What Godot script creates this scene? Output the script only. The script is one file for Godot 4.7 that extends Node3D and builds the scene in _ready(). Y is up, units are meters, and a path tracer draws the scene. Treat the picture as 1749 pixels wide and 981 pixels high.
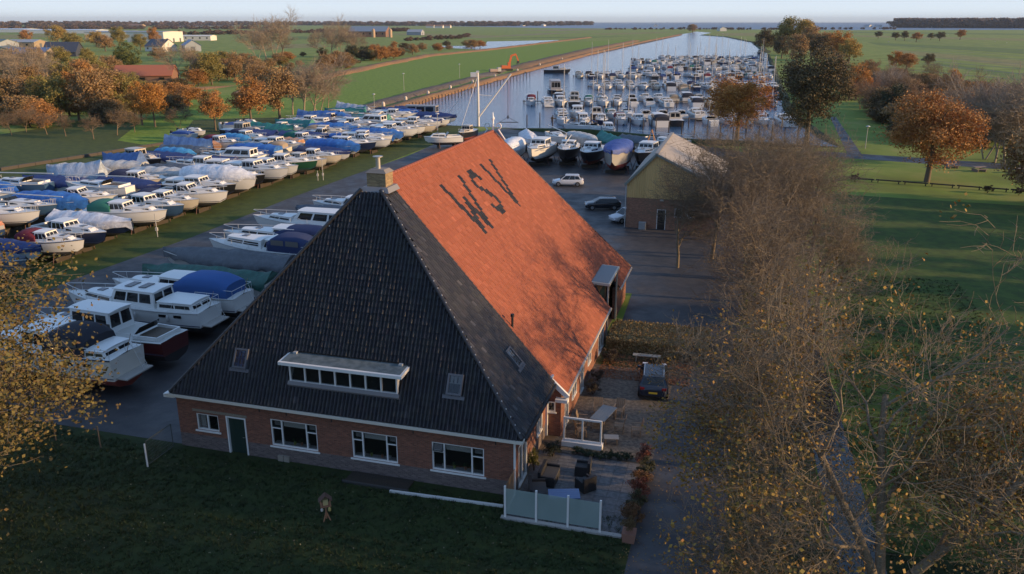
extends Node3D
# A boat club's farmhouse, its winter boatyard and marina, seen from the air on a low-sun autumn afternoon.

const PITCH := 17.967          # degrees the camera looks down
const CAM_H := 22.28
const FOCAL := 1400.0          # in pixels of a 1749 x 981 picture
const AXIS := 15.75            # degrees the farmhouse and the yard are turned
const ORIGIN := Vector3(-18.412, 0.0, -40.137)   # front left corner of the farmhouse

var rng := RandomNumberGenerator.new()
var counts := {}
var mats := {}
var texs := {}
var protos := {}

# ---------------------------------------------------------------- mesh builder
class MB:
	var v := PackedVector3Array()
	var n := PackedVector3Array()
	var c := PackedColorArray()
	var col := Color.WHITE
	func tri(a: Vector3, b: Vector3, d: Vector3) -> void:
		var m := (d - a).cross(b - a).normalized()
		v.push_back(a); v.push_back(b); v.push_back(d)
		n.push_back(m); n.push_back(m); n.push_back(m)
		c.push_back(col); c.push_back(col); c.push_back(col)
	func quad(a: Vector3, b: Vector3, d: Vector3, e: Vector3) -> void:
		var m := (d - a).cross(b - a)
		if m.length_squared() < 1e-14:
			m = (e - a).cross(d - a)
		m = m.normalized()
		v.push_back(a); v.push_back(b); v.push_back(d); v.push_back(a); v.push_back(d); v.push_back(e)
		for i in 6:
			n.push_back(m); c.push_back(col)
	func quad_out(a: Vector3, b: Vector3, d: Vector3, e: Vector3, o: Vector3) -> void:
		var m := (d - a).cross(b - a)
		if m.dot((a + b + d + e) * 0.25 - o) >= 0.0:
			quad(a, b, d, e)
		else:
			quad(e, d, b, a)
	func hexa(p: Array) -> void:    # eight corners: bottom 0-3 round, top 4-7 round
		var o := Vector3.ZERO
		for q in p: o += q
		o /= 8.0
		quad_out(p[0], p[1], p[2], p[3], o); quad_out(p[4], p[5], p[6], p[7], o)
		for i in 4:
			var j := (i + 1) % 4
			quad_out(p[i], p[j], p[j + 4], p[i + 4], o)
	func box(o: Vector3, s: Vector3, b := Basis.IDENTITY) -> void:
		var p := []
		for y in [-0.5, 0.5]:
			for q in [[-0.5, -0.5], [0.5, -0.5], [0.5, 0.5], [-0.5, 0.5]]:
				p.append(o + b * Vector3(q[0] * s.x, y * s.y, q[1] * s.z))
		hexa(p)
	func span(a: Vector3, b: Vector3) -> void:
		box((a + b) * 0.5, (b - a).abs())
	func bar(a: Vector3, b: Vector3, w: float, h: float) -> void:   # a square bar between two points
		var d := (b - a)
		var f := d.normalized()
		var up := Vector3.UP if absf(f.y) < 0.95 else Vector3.RIGHT
		var r := f.cross(up).normalized()
		box((a + b) * 0.5, Vector3(d.length(), h, w), Basis(f, r.cross(f), r))
	func tube(a: Vector3, b: Vector3, r0: float, r1: float, k := 6, caps := false) -> void:
		var f := (b - a).normalized()
		var up := Vector3.UP if absf(f.y) < 0.9 else Vector3.RIGHT
		var x := f.cross(up).normalized()
		var y := x.cross(f)
		var pr := x
		for i in range(1, k + 1):
			var t := TAU * i / k
			var q := x * cos(t) + y * sin(t)
			var p0 := a + pr * r0; var p1 := a + q * r0; var p2 := b + q * r1; var p3 := b + pr * r1
			v.push_back(p0); v.push_back(p1); v.push_back(p2); v.push_back(p0); v.push_back(p2); v.push_back(p3)
			n.push_back(pr); n.push_back(q); n.push_back(q); n.push_back(pr); n.push_back(q); n.push_back(pr)
			for j in 6: c.push_back(col)
			if caps:
				tri(b, b + pr * r1, b + q * r1)
				tri(a, a + q * r0, a + pr * r0)
			pr = q
	func path(pts: Array, r: float, k := 5) -> void:
		for i in pts.size() - 1:
			tube(pts[i], pts[i + 1], r, r, k)
	func lathe(o: Vector3, prof: Array, k := 12) -> void:     # prof: [radius, height]
		var rows := []
		for p in prof:
			var row := []
			for i in k + 1:
				var t := TAU * i / k
				row.append(o + Vector3(cos(t) * p[0], p[1], sin(t) * p[0]))
			rows.append(row)
		grid(rows, true)
	func grid(rows: Array, smooth := true, away := Vector3(1e9, 0, 0)) -> void:
		var nr: int = rows.size()
		var nc: int = rows[0].size()
		var nn := []
		var mid := Vector3.ZERO
		for r in rows:
			for p in r: mid += p
		mid /= float(nr * nc)
		if away.x < 1e8: mid = away
		var s := 0.0
		for i in nr:
			var row := []
			for j in nc:
				var ja := maxi(j - 1, 0); var jb := mini(j + 1, nc - 1)
				var ia := maxi(i - 1, 0); var ib := mini(i + 1, nr - 1)
				var du: Vector3 = rows[i][jb] - rows[i][ja]
				if nc > 3 and rows[i][0].distance_squared_to(rows[i][nc - 1]) < 1e-8 and (j == 0 or j == nc - 1):
					du = rows[i][1] - rows[i][nc - 2]
				var dv: Vector3 = rows[ib][j] - rows[ia][j]
				var m := dv.cross(du).normalized()
				if m.length_squared() < 0.5: m = Vector3.UP
				s += m.dot(rows[i][j] - mid)
				row.append(m)
			nn.append(row)
		var flip := s < 0.0
		for i in nr - 1:
			for j in nc - 1:
				var a: Vector3 = rows[i][j]; var b: Vector3 = rows[i][j + 1]; var d: Vector3 = rows[i + 1][j + 1]; var e: Vector3 = rows[i + 1][j]
				if not smooth:
					if flip: quad(e, d, b, a)
					else: quad(a, b, d, e)
					continue
				var na: Vector3 = nn[i][j]; var nb: Vector3 = nn[i][j + 1]; var nd: Vector3 = nn[i + 1][j + 1]; var ne: Vector3 = nn[i + 1][j]
				if flip:
					v.append_array([e, d, b, e, b, a]); n.append_array([-ne, -nd, -nb, -ne, -nb, -na])
				else:
					v.append_array([a, b, d, a, d, e]); n.append_array([na, nb, nd, na, nd, ne])
				for q in 6: c.push_back(col)
	func sheet(pts: PackedVector2Array, y: float) -> void:    # flat polygon in x, z
		var ix := Geometry2D.triangulate_polygon(pts)
		for i in range(0, ix.size(), 3):
			var p := [pts[ix[i]], pts[ix[i + 1]], pts[ix[i + 2]]]
			for q in p:
				v.push_back(Vector3(q.x, y, q.y)); n.push_back(Vector3.UP); c.push_back(col)
			if (p[1] - p[0]).cross(p[2] - p[0]) < 0.0:
				var m: int = v.size()
				var w := v[m - 1]; v[m - 1] = v[m - 2]; v[m - 2] = w
	func mesh() -> ArrayMesh:
		var a := []
		a.resize(Mesh.ARRAY_MAX)
		a[Mesh.ARRAY_VERTEX] = v; a[Mesh.ARRAY_NORMAL] = n; a[Mesh.ARRAY_COLOR] = c
		var m := ArrayMesh.new()
		m.add_surface_from_arrays(Mesh.PRIMITIVE_TRIANGLES, a)
		return m

# ---------------------------------------------------------------- nodes
func numbered(called: String) -> String:
	counts[called] = counts.get(called, 0) + 1
	return called if counts[called] == 1 else "%s_%03d" % [called, counts[called] - 1]

func tag(o: Node, label: String, category: String, group := "") -> void:
	o.set_meta("label", label); o.set_meta("category", category)
	if group: o.set_meta("group", group)

func thing(called: String, label: String, category: String, at := Vector3.ZERO, turn := 0.0, group := "") -> Node3D:
	var o := Node3D.new()
	o.name = numbered(called)
	add_child(o)
	o.position = at; o.rotation.y = turn
	tag(o, label, category, group)
	return o

func part(parent: Node, called: String, m, mat: Material) -> MeshInstance3D:
	var o := MeshInstance3D.new()
	o.name = called
	o.mesh = m.mesh() if m is MB else m
	o.material_override = mat
	parent.add_child(o, true)
	return o

func solo(called: String, m, mat: Material, label: String, category: String, group := "") -> MeshInstance3D:
	var o := part(self, numbered(called), m, mat)
	tag(o, label, category, group)
	return o

func struct(called: String, m, mat: Material) -> MeshInstance3D:
	var o := part(self, numbered(called), m, mat)
	o.set_meta("kind", "structure")
	return o

func copy_of(o: Node3D, at: Vector3, turn: float, size := 1.0) -> Node3D:
	var r: Node3D = o.duplicate()
	r.name = numbered(o.get_meta("called"))
	add_child(r)
	r.position = at; r.rotation = Vector3(0, turn, 0); r.scale = Vector3.ONE * size
	return r

# ---------------------------------------------------------------- places
func yard(u: float, v: float, h := 0.0) -> Vector3:      # metres along and behind the farmhouse front
	var a := deg_to_rad(AXIS)
	return ORIGIN + Vector3(cos(a), 0, sin(a)) * u + Vector3(sin(a), 0, -cos(a)) * v + Vector3(0, h, 0)

func turn_of(deg: float) -> float:                        # 0: facing the right of the yard, 90: facing away behind it
	return deg_to_rad(deg - AXIS)

func ground(px: float, py: float, h := 0.0) -> Vector3:    # a spot on the land, surveyed from the photograph
	var p := deg_to_rad(PITCH)
	var a := (px - 874.5) / FOCAL
	var b := -(py - 490.5) / FOCAL
	var r := Vector3(a, b * cos(p) - sin(p), -(cos(p) + b * sin(p)))
	return Vector3(0, CAM_H, 0) + r * ((h - CAM_H) / r.y)

func land(list: Array) -> PackedVector2Array:
	var o := PackedVector2Array()
	for q in list:
		var p := ground(q[0], q[1])
		o.push_back(Vector2(p.x, p.z))
	return o

func lot(list: Array) -> PackedVector2Array:
	var o := PackedVector2Array()
	for q in list:
		var p := yard(q[0], q[1])
		o.push_back(Vector2(p.x, p.z))
	return o

func flat(pts: PackedVector2Array, y: float) -> MB:
	var m := MB.new()
	m.sheet(pts, y)
	return m

# ---------------------------------------------------------------- materials
func lin(r: float, g: float, b: float) -> Color:
	return Color(r, g, b).linear_to_srgb()

func mat(r: float, g: float, b: float, rough := 0.7, metal := 0.0) -> StandardMaterial3D:
	var k := "%.4f %.4f %.4f %.2f %.2f" % [r, g, b, rough, metal]
	if not mats.has(k):
		var m := StandardMaterial3D.new()
		m.albedo_color = lin(r, g, b); m.roughness = rough; m.metallic = metal
		m.vertex_color_use_as_albedo = true
		mats[k] = m
	return mats[k]

func noise_tex(key: String, freq: float, ramp: Array, octaves := 5, size := 512, normal := false, kind := FastNoiseLite.TYPE_SIMPLEX_SMOOTH) -> NoiseTexture2D:
	if texs.has(key): return texs[key]
	var f := FastNoiseLite.new()
	f.seed = hash(key) % 1000
	f.noise_type = kind
	f.frequency = freq; f.fractal_octaves = octaves; f.fractal_gain = 0.6
	var t := NoiseTexture2D.new()
	t.width = size; t.height = size; t.seamless = true; t.noise = f
	if normal:
		t.as_normal_map = true; t.bump_strength = 4.0
	else:
		var g := Gradient.new()
		var off := PackedFloat32Array(); var cols := PackedColorArray()
		for q in ramp:
			off.push_back(q[0]); cols.push_back(lin(q[1], q[2], q[3]))
		g.offsets = off; g.colors = cols
		t.color_ramp = g
	texs[key] = t
	return t

func noisy(key: String, ramp: Array, metres: float, freq := 0.02, rough := 0.85, relief := 0.0, world := true, octaves := 5, size := 512) -> StandardMaterial3D:
	if mats.has(key): return mats[key]
	var m := StandardMaterial3D.new()
	m.albedo_texture = noise_tex(key, freq, ramp, octaves, size)
	m.roughness = rough
	m.uv1_triplanar = true; m.uv1_world_triplanar = world
	m.uv1_scale = Vector3.ONE / metres
	m.vertex_color_use_as_albedo = true
	if relief > 0.0:
		m.normal_enabled = true
		m.normal_texture = noise_tex(key + " relief", freq * 2.0, [], 5, size, true)
		m.normal_scale = relief
	mats[key] = m
	return m

func brick(key: String, a: Color, b: Color, mortar: Color) -> StandardMaterial3D:
	if mats.has(key): return mats[key]
	var r := RandomNumberGenerator.new()
	r.seed = hash(key)
	var im := Image.create(512, 512, false, Image.FORMAT_RGB8)
	im.fill(mortar)
	for row in 32:
		var off := (row % 2) * 16
		for k in 17:
			var c := a.lerp(b, r.randf())
			c = c * r.randf_range(0.85, 1.12)
			var x := k * 32 - off
			im.fill_rect(Rect2i(x, row * 16, 29, 12), c)
	for k in 60000:
		var x := r.randi() % 512; var y := r.randi() % 512
		var c := im.get_pixel(x, y) * r.randf_range(0.8, 1.2)
		im.set_pixel(x, y, c)
	var m := StandardMaterial3D.new()
	m.albedo_texture = ImageTexture.create_from_image(im)
	m.uv1_triplanar = true
	m.uv1_scale = Vector3(1 / 3.52, 1 / 2.08, 1 / 3.52)
	m.roughness = 0.9
	mats[key] = m
	return m

func glass_dark() -> StandardMaterial3D:
	if not mats.has("glass dark"):
		var m := StandardMaterial3D.new()
		m.albedo_color = lin(0.012, 0.014, 0.016); m.roughness = 0.06; m.metallic_specular = 0.5
		mats["glass dark"] = m
	return mats["glass dark"]

func pane(alpha := 0.22, c := Color(0.1, 0.12, 0.13), rough := 0.03) -> StandardMaterial3D:
	var k := "pane %s %s" % [alpha, c]
	if not mats.has(k):
		var m := StandardMaterial3D.new()
		m.transparency = BaseMaterial3D.TRANSPARENCY_ALPHA
		m.albedo_color = Color(c.r, c.g, c.b, alpha); m.roughness = rough
		mats[k] = m
	return mats[k]

func white() -> StandardMaterial3D: return mat(0.72, 0.71, 0.68, 0.45)

# ---------------------------------------------------------------- the scene
func _ready() -> void:
	rng.seed = 20231
	var cam := Camera3D.new()
	cam.name = "camera"
	add_child(cam)
	cam.position = Vector3(0, CAM_H, 0)
	cam.rotation_degrees = Vector3(-PITCH, 0, 0)
	cam.fov = 2.0 * rad_to_deg(atan(490.5 / FOCAL))
	cam.near = 0.1; cam.far = 60000.0
	cam.current = true
	var env := Environment.new()
	env.background_mode = Environment.BG_SKY
	var sky_mat := ProceduralSkyMaterial.new()
	sky_mat.sky_top_color = lin(0.20, 0.325, 0.56)
	sky_mat.sky_horizon_color = lin(0.72, 0.80, 0.85)
	sky_mat.sky_curve = 0.05
	sky_mat.ground_horizon_color = lin(0.30, 0.33, 0.36)
	sky_mat.ground_bottom_color = lin(0.05, 0.06, 0.05)
	sky_mat.sun_angle_max = 20.0
	sky_mat.sun_curve = 0.12
	var sky := Sky.new()
	sky.sky_material = sky_mat
	env.sky = sky
	env.tonemap_mode = Environment.TONE_MAPPER_LINEAR
	env.tonemap_exposure = 1.25
	env.sdfgi_enabled = true; env.ssao_enabled = true; env.ssil_enabled = true
	env.fog_enabled = true
	env.fog_density = 0.00004
	env.fog_light_color = Color(0.75, 0.82, 0.9)
	var we := WorldEnvironment.new()
	we.name = "environment"
	we.environment = env
	add_child(we)
	var sun := DirectionalLight3D.new()
	sun.name = "sun"
	sun.light_energy = 1.6
	sun.light_color = Color(1.0, 0.83, 0.62)
	sun.light_angular_distance = 1.0
	sun.shadow_enabled = true
	add_child(sun)
	var az := deg_to_rad(12.0); var el := deg_to_rad(12.3)
	var towards := Vector3(cos(az) * cos(el), sin(el), sin(az) * cos(el))
	sun.look_at_from_position(Vector3.ZERO, -towards)
	build_land()
	build_farmhouse()
	build_shed()
	build_far_buildings()
	build_trees()
	build_boatyard()
	build_marina()
	build_cars()
	build_garden()
	build_bits()
	for k in protos:
		if protos[k] is Node: protos[k].free()
	protos.clear()
# ---------------------------------------------------------------- land and water
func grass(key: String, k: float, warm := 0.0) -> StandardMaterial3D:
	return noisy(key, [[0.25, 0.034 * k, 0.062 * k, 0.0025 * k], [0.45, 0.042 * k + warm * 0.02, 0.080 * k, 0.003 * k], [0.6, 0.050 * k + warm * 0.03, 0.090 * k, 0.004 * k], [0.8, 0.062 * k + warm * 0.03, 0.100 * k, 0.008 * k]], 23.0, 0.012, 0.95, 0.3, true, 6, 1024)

func strip(a: Array, b: Array, y: float) -> MB:     # between two lists of picture points
	var l := a.duplicate()
	var r := b.duplicate()
	r.reverse()
	l.append_array(r)
	return flat(land(l), y)

func bank(pts: Array, width: float, h: float) -> MB:    # a raised ridge along surveyed points
	var m := MB.new()
	var rows := []
	var p := []
	for q in pts: p.append(ground(q[0], q[1]))
	var fine := []
	for i in p.size() - 1:
		var k := int(clampf(p[i].distance_to(p[i + 1]) / 6.0, 1, 30))
		for j in k: fine.append(p[i].lerp(p[i + 1], float(j) / k))
	fine.append(p[-1])
	for i in fine.size():
		var d: Vector3 = fine[mini(i + 1, fine.size() - 1)] - fine[maxi(i - 1, 0)]
		var s := d.cross(Vector3.UP).normalized() * width * 0.5
		var w := rng.randf_range(0.75, 1.25)
		var hh := h * rng.randf_range(0.8, 1.2) * clampf(minf(i, fine.size() - 1 - i) / 3.0, 0.02, 1.0)
		w *= clampf(minf(i, fine.size() - 1 - i) / 2.0 + 0.15, 0.15, 1.0)
		var o: Vector3 = fine[i]
		rows.append([o - s * w, o - s * w * 0.6 + Vector3.UP * hh, o + Vector3.UP * hh * 1.05, o + s * w * 0.6 + Vector3.UP * hh, o + s * w])
	m.grid(rows, true, fine[0] + Vector3(0, -50, 0))
	return m

func build_land() -> void:
	var base := MB.new()
	base.sheet(PackedVector2Array([Vector2(-18000, -18000), Vector2(18000, -18000), Vector2(18000, 3000), Vector2(-18000, 3000)]), 0.0)
	struct("ground", base, noisy("meadow", [[0.2, 0.11, 0.15, 0.014], [0.45, 0.14, 0.205, 0.018], [0.6, 0.16, 0.22, 0.024], [0.8, 0.21, 0.235, 0.045]], 160.0, 0.008, 0.95, 0.0, true, 6, 1024))
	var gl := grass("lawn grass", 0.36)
	var gf := grass("field grass", 1.0)
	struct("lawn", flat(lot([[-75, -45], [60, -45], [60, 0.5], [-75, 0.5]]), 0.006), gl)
	struct("meadow", flat(lot([[35, 0.5], [130, 0.5], [130, 78], [38, 84]]), 0.006), grass("right meadow", 0.95))
	struct("yard_grass", flat(lot([[-120, 0.5], [-28.2, 0.5], [-28.2, 150], [-70, 150], [-120, 130]]), 0.007), grass("yard grass", 0.8, 0.2))
	struct("avenue_verge", flat(lot([[28.9, -16], [33.9, -16], [33.6, 10], [33.4, 42], [40, 84], [30.5, 90], [29.4, 60], [29.2, 26], [29.3, 0]]), 0.008), noisy("verge", [[0.2, 0.026, 0.040, 0.007], [0.45, 0.042, 0.052, 0.012], [0.6, 0.070, 0.052, 0.020], [0.8, 0.095, 0.058, 0.022]], 9.0, 0.02, 0.95, 0.4))
	# asphalt
	var asph := noisy("asphalt", [[0.2, 0.036, 0.037, 0.041], [0.45, 0.044, 0.044, 0.048], [0.6, 0.050, 0.049, 0.052], [0.85, 0.062, 0.060, 0.062]], 17.0, 0.01, 0.55, 0.25, true, 6, 1024)
	asph.roughness_texture = noise_tex("wet", 0.008, [[0.3, 0.45, 0.45, 0.45], [0.6, 0.8, 0.8, 0.8], [0.75, 1, 1, 1]], 4)
	asph.roughness = 0.7
	var edge := [[-29.0, 0.4], [-28.6, 12], [-28.9, 25], [-28.2, 40], [-28.7, 60], [-28.3, 80], [-27.6, 100], [-28.5, 118], [-24, 140], [-6, 146], [14, 132], [30, 118], [31, 90], [29.5, 60], [29.5, 26], [20.6, 26], [20.4, 33.5], [0.2, 33.5], [0.2, 0.4]]
	struct("yard_asphalt", flat(lot(edge), 0.012), asph)
	struct("lane", flat(lot([[25.3, -16], [28.9, -16], [29.3, 0], [29.2, 26], [25.6, 26], [25.2, 6]]), 0.012), asph)
	struct("side_verge", flat(lot([[19.9, 17.6], [25.6, 17.6], [25.6, 26.1], [19.9, 26.1]]), 0.009), mats["verge"])
	struct("path", flat(land([[1395, 258], [1749, 282], [1749, 292], [1390, 266]]), 0.012), asph)
	struct("path", flat(land([[1418, 200], [1428, 200], [1475, 268], [1450, 268]]), 0.016), asph)
	# ditch beside the avenue
	var water := StandardMaterial3D.new()
	water.albedo_color = lin(0.030, 0.085, 0.17); water.roughness = 0.09; water.metallic_specular = 0.6
	water.normal_enabled = true
	water.normal_texture = noise_tex("ripple", 0.03, [], 3, 512, true)
	water.normal_scale = 0.7
	water.uv1_triplanar = true; water.uv1_world_triplanar = true; water.uv1_scale = Vector3.ONE / 9.0
	mats["water"] = water
	var murk := StandardMaterial3D.new()
	murk.albedo_color = lin(0.012, 0.014, 0.014); murk.roughness = 0.08
	murk.normal_enabled = true
	murk.normal_texture = texs["ripple"]
	murk.normal_scale = 0.06
	murk.uv1_triplanar = true; murk.uv1_world_triplanar = true; murk.uv1_scale = Vector3.ONE / 5.0
	struct("ditch_water", flat(lot([[33.7, 40], [33.4, 25], [33.6, 10], [34.0, -2], [34.4, -14], [36.6, -14], [36.0, -2], [35.6, 10], [35.0, 25], [35.0, 40]]), 0.02), murk)
	# canal and marina basin
	struct("canal_water", flat(land([[560, 222], [700, 180], [870, 130], [1000, 95], [1100, 72], [1165, 58.5], [1190, 54], [1215, 56], [1196, 60], [1240, 63], [1290, 73], [1312, 92], [1330, 140], [1352, 200], [1432, 251], [1190, 244], [1060, 232], [900, 220], [760, 214], [690, 214]]), 0.03), water)
	struct("pond_water", flat(land([[832, 71], [955, 68.5], [940, 72], [830, 85.5], [735, 80], [745, 78.5], [828, 78.5]]), 0.03), water)
	var sea := StandardMaterial3D.new()
	sea.albedo_color = lin(0.03, 0.06, 0.11); sea.roughness = 0.35
	struct("sea", flat(PackedVector2Array([Vector2(150, -3000), Vector2(900, -2300), Vector2(2600, -2500), Vector2(9000, -3500), Vector2(17500, -15000), Vector2(17500, -17500), Vector2(-3000, -17500), Vector2(-1200, -6500)]), 0.03), sea)
	# banks
	var reed := noisy("reed", [[0.2, 0.15, 0.075, 0.03], [0.5, 0.26, 0.14, 0.06], [0.8, 0.36, 0.22, 0.10]], 9.0, 0.03, 1.0, 0.6)
	var earth := noisy("earth", [[0.2, 0.06, 0.045, 0.035], [0.5, 0.11, 0.085, 0.065], [0.8, 0.20, 0.16, 0.12]], 14.0, 0.03, 1.0, 0.6)
	struct("earth_bank", strip([[500, 238], [560, 213], [700, 172], [870, 124], [1000, 91], [1165, 57]], [[560, 232], [600, 218], [700, 182], [870, 133], [1000, 97], [1165, 60.5]], 0.05), earth)
	struct("bank", bank([[580, 214], [700, 178], [870, 129], [1000, 94.5], [1100, 71.5], [1165, 59]], 5.0, 0.9), reed)
	struct("bank", bank([[560, 203], [700, 163], [800, 137], [905, 108], [1010, 83], [1080, 71]], 6.0, 0.7), earth)
	struct("bank", bank([[880, 118], [950, 101], [1010, 86], [1090, 69]], 12.0, 1.0), reed)
	struct("bank", bank([[1196, 60], [1240, 63], [1290, 73], [1312, 91]], 7.0, 0.6), grass("bank grass", 0.5))
	struct("bank", bank([[1312, 92], [1330, 140], [1352, 200], [1432, 251]], 2.5, 0.5), gl)
	struct("bank", bank([[1432, 252], [1190, 246], [1060, 234], [900, 222], [870, 221]], 3.0, 0.9), grass("quay hedge", 0.45))
	# reed belts between the fields
	struct("reed_belt", bank([[395, 160], [480, 148], [575, 128], [660, 110], [730, 96], [830, 86], [945, 72], [1010, 64]], 8.0, 1.0), reed)
	struct("reed_belt", bank([[300, 158], [345, 152], [400, 146]], 8.0, 1.1), reed)
	# fields
	struct("field", flat(land([[290, 255], [330, 205], [570, 196], [700, 158], [870, 116], [1000, 85], [1100, 67], [940, 73], [830, 87], [730, 97], [660, 112], [575, 130], [480, 150], [395, 162], [300, 162], [200, 240]]), 0.010), grass("canal field", 2.6, 0.6))
	var pale := noisy("pale field", [[0.2, 0.12, 0.13, 0.045], [0.5, 0.17, 0.17, 0.07], [0.8, 0.24, 0.21, 0.11]], 200.0, 0.01, 0.95)
	var plough := noisy("ploughed", [[0.2, 0.10, 0.07, 0.05], [0.5, 0.15, 0.10, 0.07], [0.8, 0.2, 0.14, 0.1]], 150.0, 0.02, 0.95)
	struct("field", flat(land([[330, 56], [470, 52], [540, 52], [420, 58]]), 0.012), plough)
	struct("field", flat(land([[790, 64], [930, 56.5], [1010, 55], [870, 62], [820, 65]]), 0.012), pale)
	struct("field", flat(land([[290, 44], [400, 43], [400, 44.5], [290, 46]]), 0.012), plough)
	struct("field", flat(land([[880, 52], [1010, 49], [1060, 50], [960, 53]]), 0.012), pale)
	struct("field", flat(land([[0, 47], [130, 46], [250, 48], [120, 52], [0, 54]]), 0.012), pale)
	# strips of other crops and mown grass
	var tan_grass := noisy("dry grass", [[0.2, 0.13, 0.13, 0.03], [0.5, 0.18, 0.18, 0.045], [0.8, 0.23, 0.21, 0.07]], 90.0, 0.015, 0.95)
	var deep_grass := noisy("deep grass", [[0.2, 0.06, 0.11, 0.012], [0.5, 0.085, 0.15, 0.016], [0.8, 0.12, 0.17, 0.025]], 90.0, 0.015, 0.95)
	for q in [[640, 58, 720, 57, 880, 61.5, 800, 63.5, 0], [820, 66.5, 900, 64, 1090, 61.5, 1010, 64.5, 1], [560, 52, 700, 50.5, 760, 52, 600, 54, 0], [1000, 57.5, 1120, 55, 1150, 56, 1040, 59.5, 0], [400, 64, 520, 62, 560, 66, 420, 70, 1], [420, 78, 540, 74, 560, 80, 430, 86, 0], [1450, 60, 1749, 66, 1749, 70, 1470, 63, 0], [1480, 72, 1749, 84, 1749, 92, 1500, 77, 1], [1520, 84, 1749, 104, 1749, 116, 1545, 92, 0], [1580, 104, 1749, 126, 1749, 138, 1610, 112, 1], [1440, 54, 1749, 57.5, 1749, 60, 1450, 56, 1], [0, 60, 90, 58, 130, 62, 0, 66, 0], [330, 48, 470, 46.5, 490, 48, 340, 50, 1], [1220, 57, 1290, 56, 1300, 62, 1240, 61, 0]]:
		struct("field", flat(land([[q[0], q[1]], [q[2], q[3]], [q[4], q[5]], [q[6], q[7]]]), 0.016), tan_grass if q[8] == 0 else deep_grass)
	# drainage ditches in the right meadow
	for k in 14:
		var y := 66.0 + k * k * 0.42 + k * 2.0
		var x0 := 1500.0 + k * 4.0 + (k % 3) * 22.0
		var a := ground(x0, y); var b := ground(1790, y + 14.0 + k)
		var d := (b - a).normalized().cross(Vector3.UP) * 1.1
		var m := MB.new()
		m.quad(a + d + Vector3.UP * 0.02, b + d + Vector3.UP * 0.02, b - d + Vector3.UP * 0.02, a - d + Vector3.UP * 0.02)
		struct("field_ditch", m, mat(0.03, 0.035, 0.02, 0.6))
# ---------------------------------------------------------------- farmhouse
# In the house's own axes: x along the front, y up, z towards the viewer (so a depth v behind the front is z = -v).
const EAVE := 3.33
const RIDGE := 14.28
const SLOPE := 1.137            # rise per metre on the sides

func H(u: float, h: float, v: float) -> Vector3: return Vector3(u, h, -v)

func tiles(o: Vector3, s: Vector3, t: Vector3, poly: PackedVector2Array, w: float, rowh: float, dull: Color, bright: Color, pick: Callable, streak := 0.0) -> MB:
	var m := MB.new()
	var nrm := t.cross(s).normalized()
	if nrm.y < 0: nrm = -nrm
	var lo := Vector2(1e9, 1e9); var hi := -lo
	for p in poly:
		lo = lo.min(p); hi = hi.max(p)
	var prof: Array[float] = [0.004, 0.062, 0.050, -0.020, 0.004]
	for r in range(int(floor(lo.y / rowh)), int(ceil(hi.y / rowh))):
		for k in range(int(floor(lo.x / w)), int(ceil(hi.x / w))):
			var c := Vector2((k + 0.5) * w, (r + 0.5) * rowh)
			if not Geometry2D.is_point_in_polygon(c, poly) or not pick.call(c): continue
			var q := rng.randf()
			m.col = dull.lerp(bright, q * q) * (1.0 + streak * rng.randf() * float(rng.randf() < 0.06))
			m.col.a = 1.0
			var lift := rng.randf_range(0.026, 0.044)
			var slip := rng.randf_range(-0.008, 0.008)
			var a := o + s * (k * w) + t * (r * rowh - 0.03 + slip) + nrm * lift
			var b := o + s * (k * w) + t * ((r + 1) * rowh + 0.01)
			var pa := a + nrm * prof[0]; var pb: Vector3 = b + nrm * prof[0]
			for i in range(1, 5):
				var na: Vector3 = a + s * (w * i / 4.0) + nrm * prof[i]
				var nb: Vector3 = b + s * (w * i / 4.0) + nrm * prof[i]
				m.quad(pa, pb, nb, na)
				m.quad(pa - nrm * 0.034, pa, na, na - nrm * 0.034)
				pa = na; pb = nb
	return m

func wall_holes(m: MB, o: Vector3, s: Vector3, inward: Vector3, w: float, h0: float, h1: float, holes: Array, depth := 0.16) -> void:
	var xs := [0.0, w]; var ys := [h0, h1]
	for q in holes:
		for x in [q[0], q[2]]:
			if x > 0 and x < w and not xs.has(x): xs.append(x)
		for y in [q[1], q[3]]:
			if y > h0 and y < h1 and not ys.has(y): ys.append(y)
	xs.sort(); ys.sort()
	for i in xs.size() - 1:
		for j in ys.size() - 1:
			var cx: float = (xs[i] + xs[i + 1]) * 0.5; var cy: float = (ys[j] + ys[j + 1]) * 0.5
			var inside := false
			for q in holes:
				if cx > q[0] and cx < q[2] and cy > q[1] and cy < q[3]: inside = true
			if inside: continue
			var a: Vector3 = o + s * xs[i] + Vector3.UP * ys[j]; var b: Vector3 = o + s * xs[i + 1] + Vector3.UP * ys[j]
			var c: Vector3 = o + s * xs[i + 1] + Vector3.UP * ys[j + 1]; var d: Vector3 = o + s * xs[i] + Vector3.UP * ys[j + 1]
			m.quad_out(a, b, c, d, (a + c) * 0.5 + inward)
			m.quad_out(a + inward * 0.3, b + inward * 0.3, c + inward * 0.3, d + inward * 0.3, (a + c) * 0.5)
	for q in holes:
		var y0 := maxf(q[1], h0); var y1 := minf(q[3], h1)
		if y1 <= y0: continue
		var p := [o + s * q[0] + Vector3.UP * y0, o + s * q[2] + Vector3.UP * y0, o + s * q[2] + Vector3.UP * y1, o + s * q[0] + Vector3.UP * y1]
		var mid: Vector3 = (p[0] + p[2]) * 0.5
		for i in 4:
			if (i == 0 and q[1] < h0) or (i == 2 and q[3] > h1): continue
			var e: Vector3 = p[i]; var f: Vector3 = p[(i + 1) % 4]
			m.quad_out(e, f, f + inward * 0.3, e + inward * 0.3, mid + (((e + f) * 0.5) - mid) * 2.0)

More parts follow.
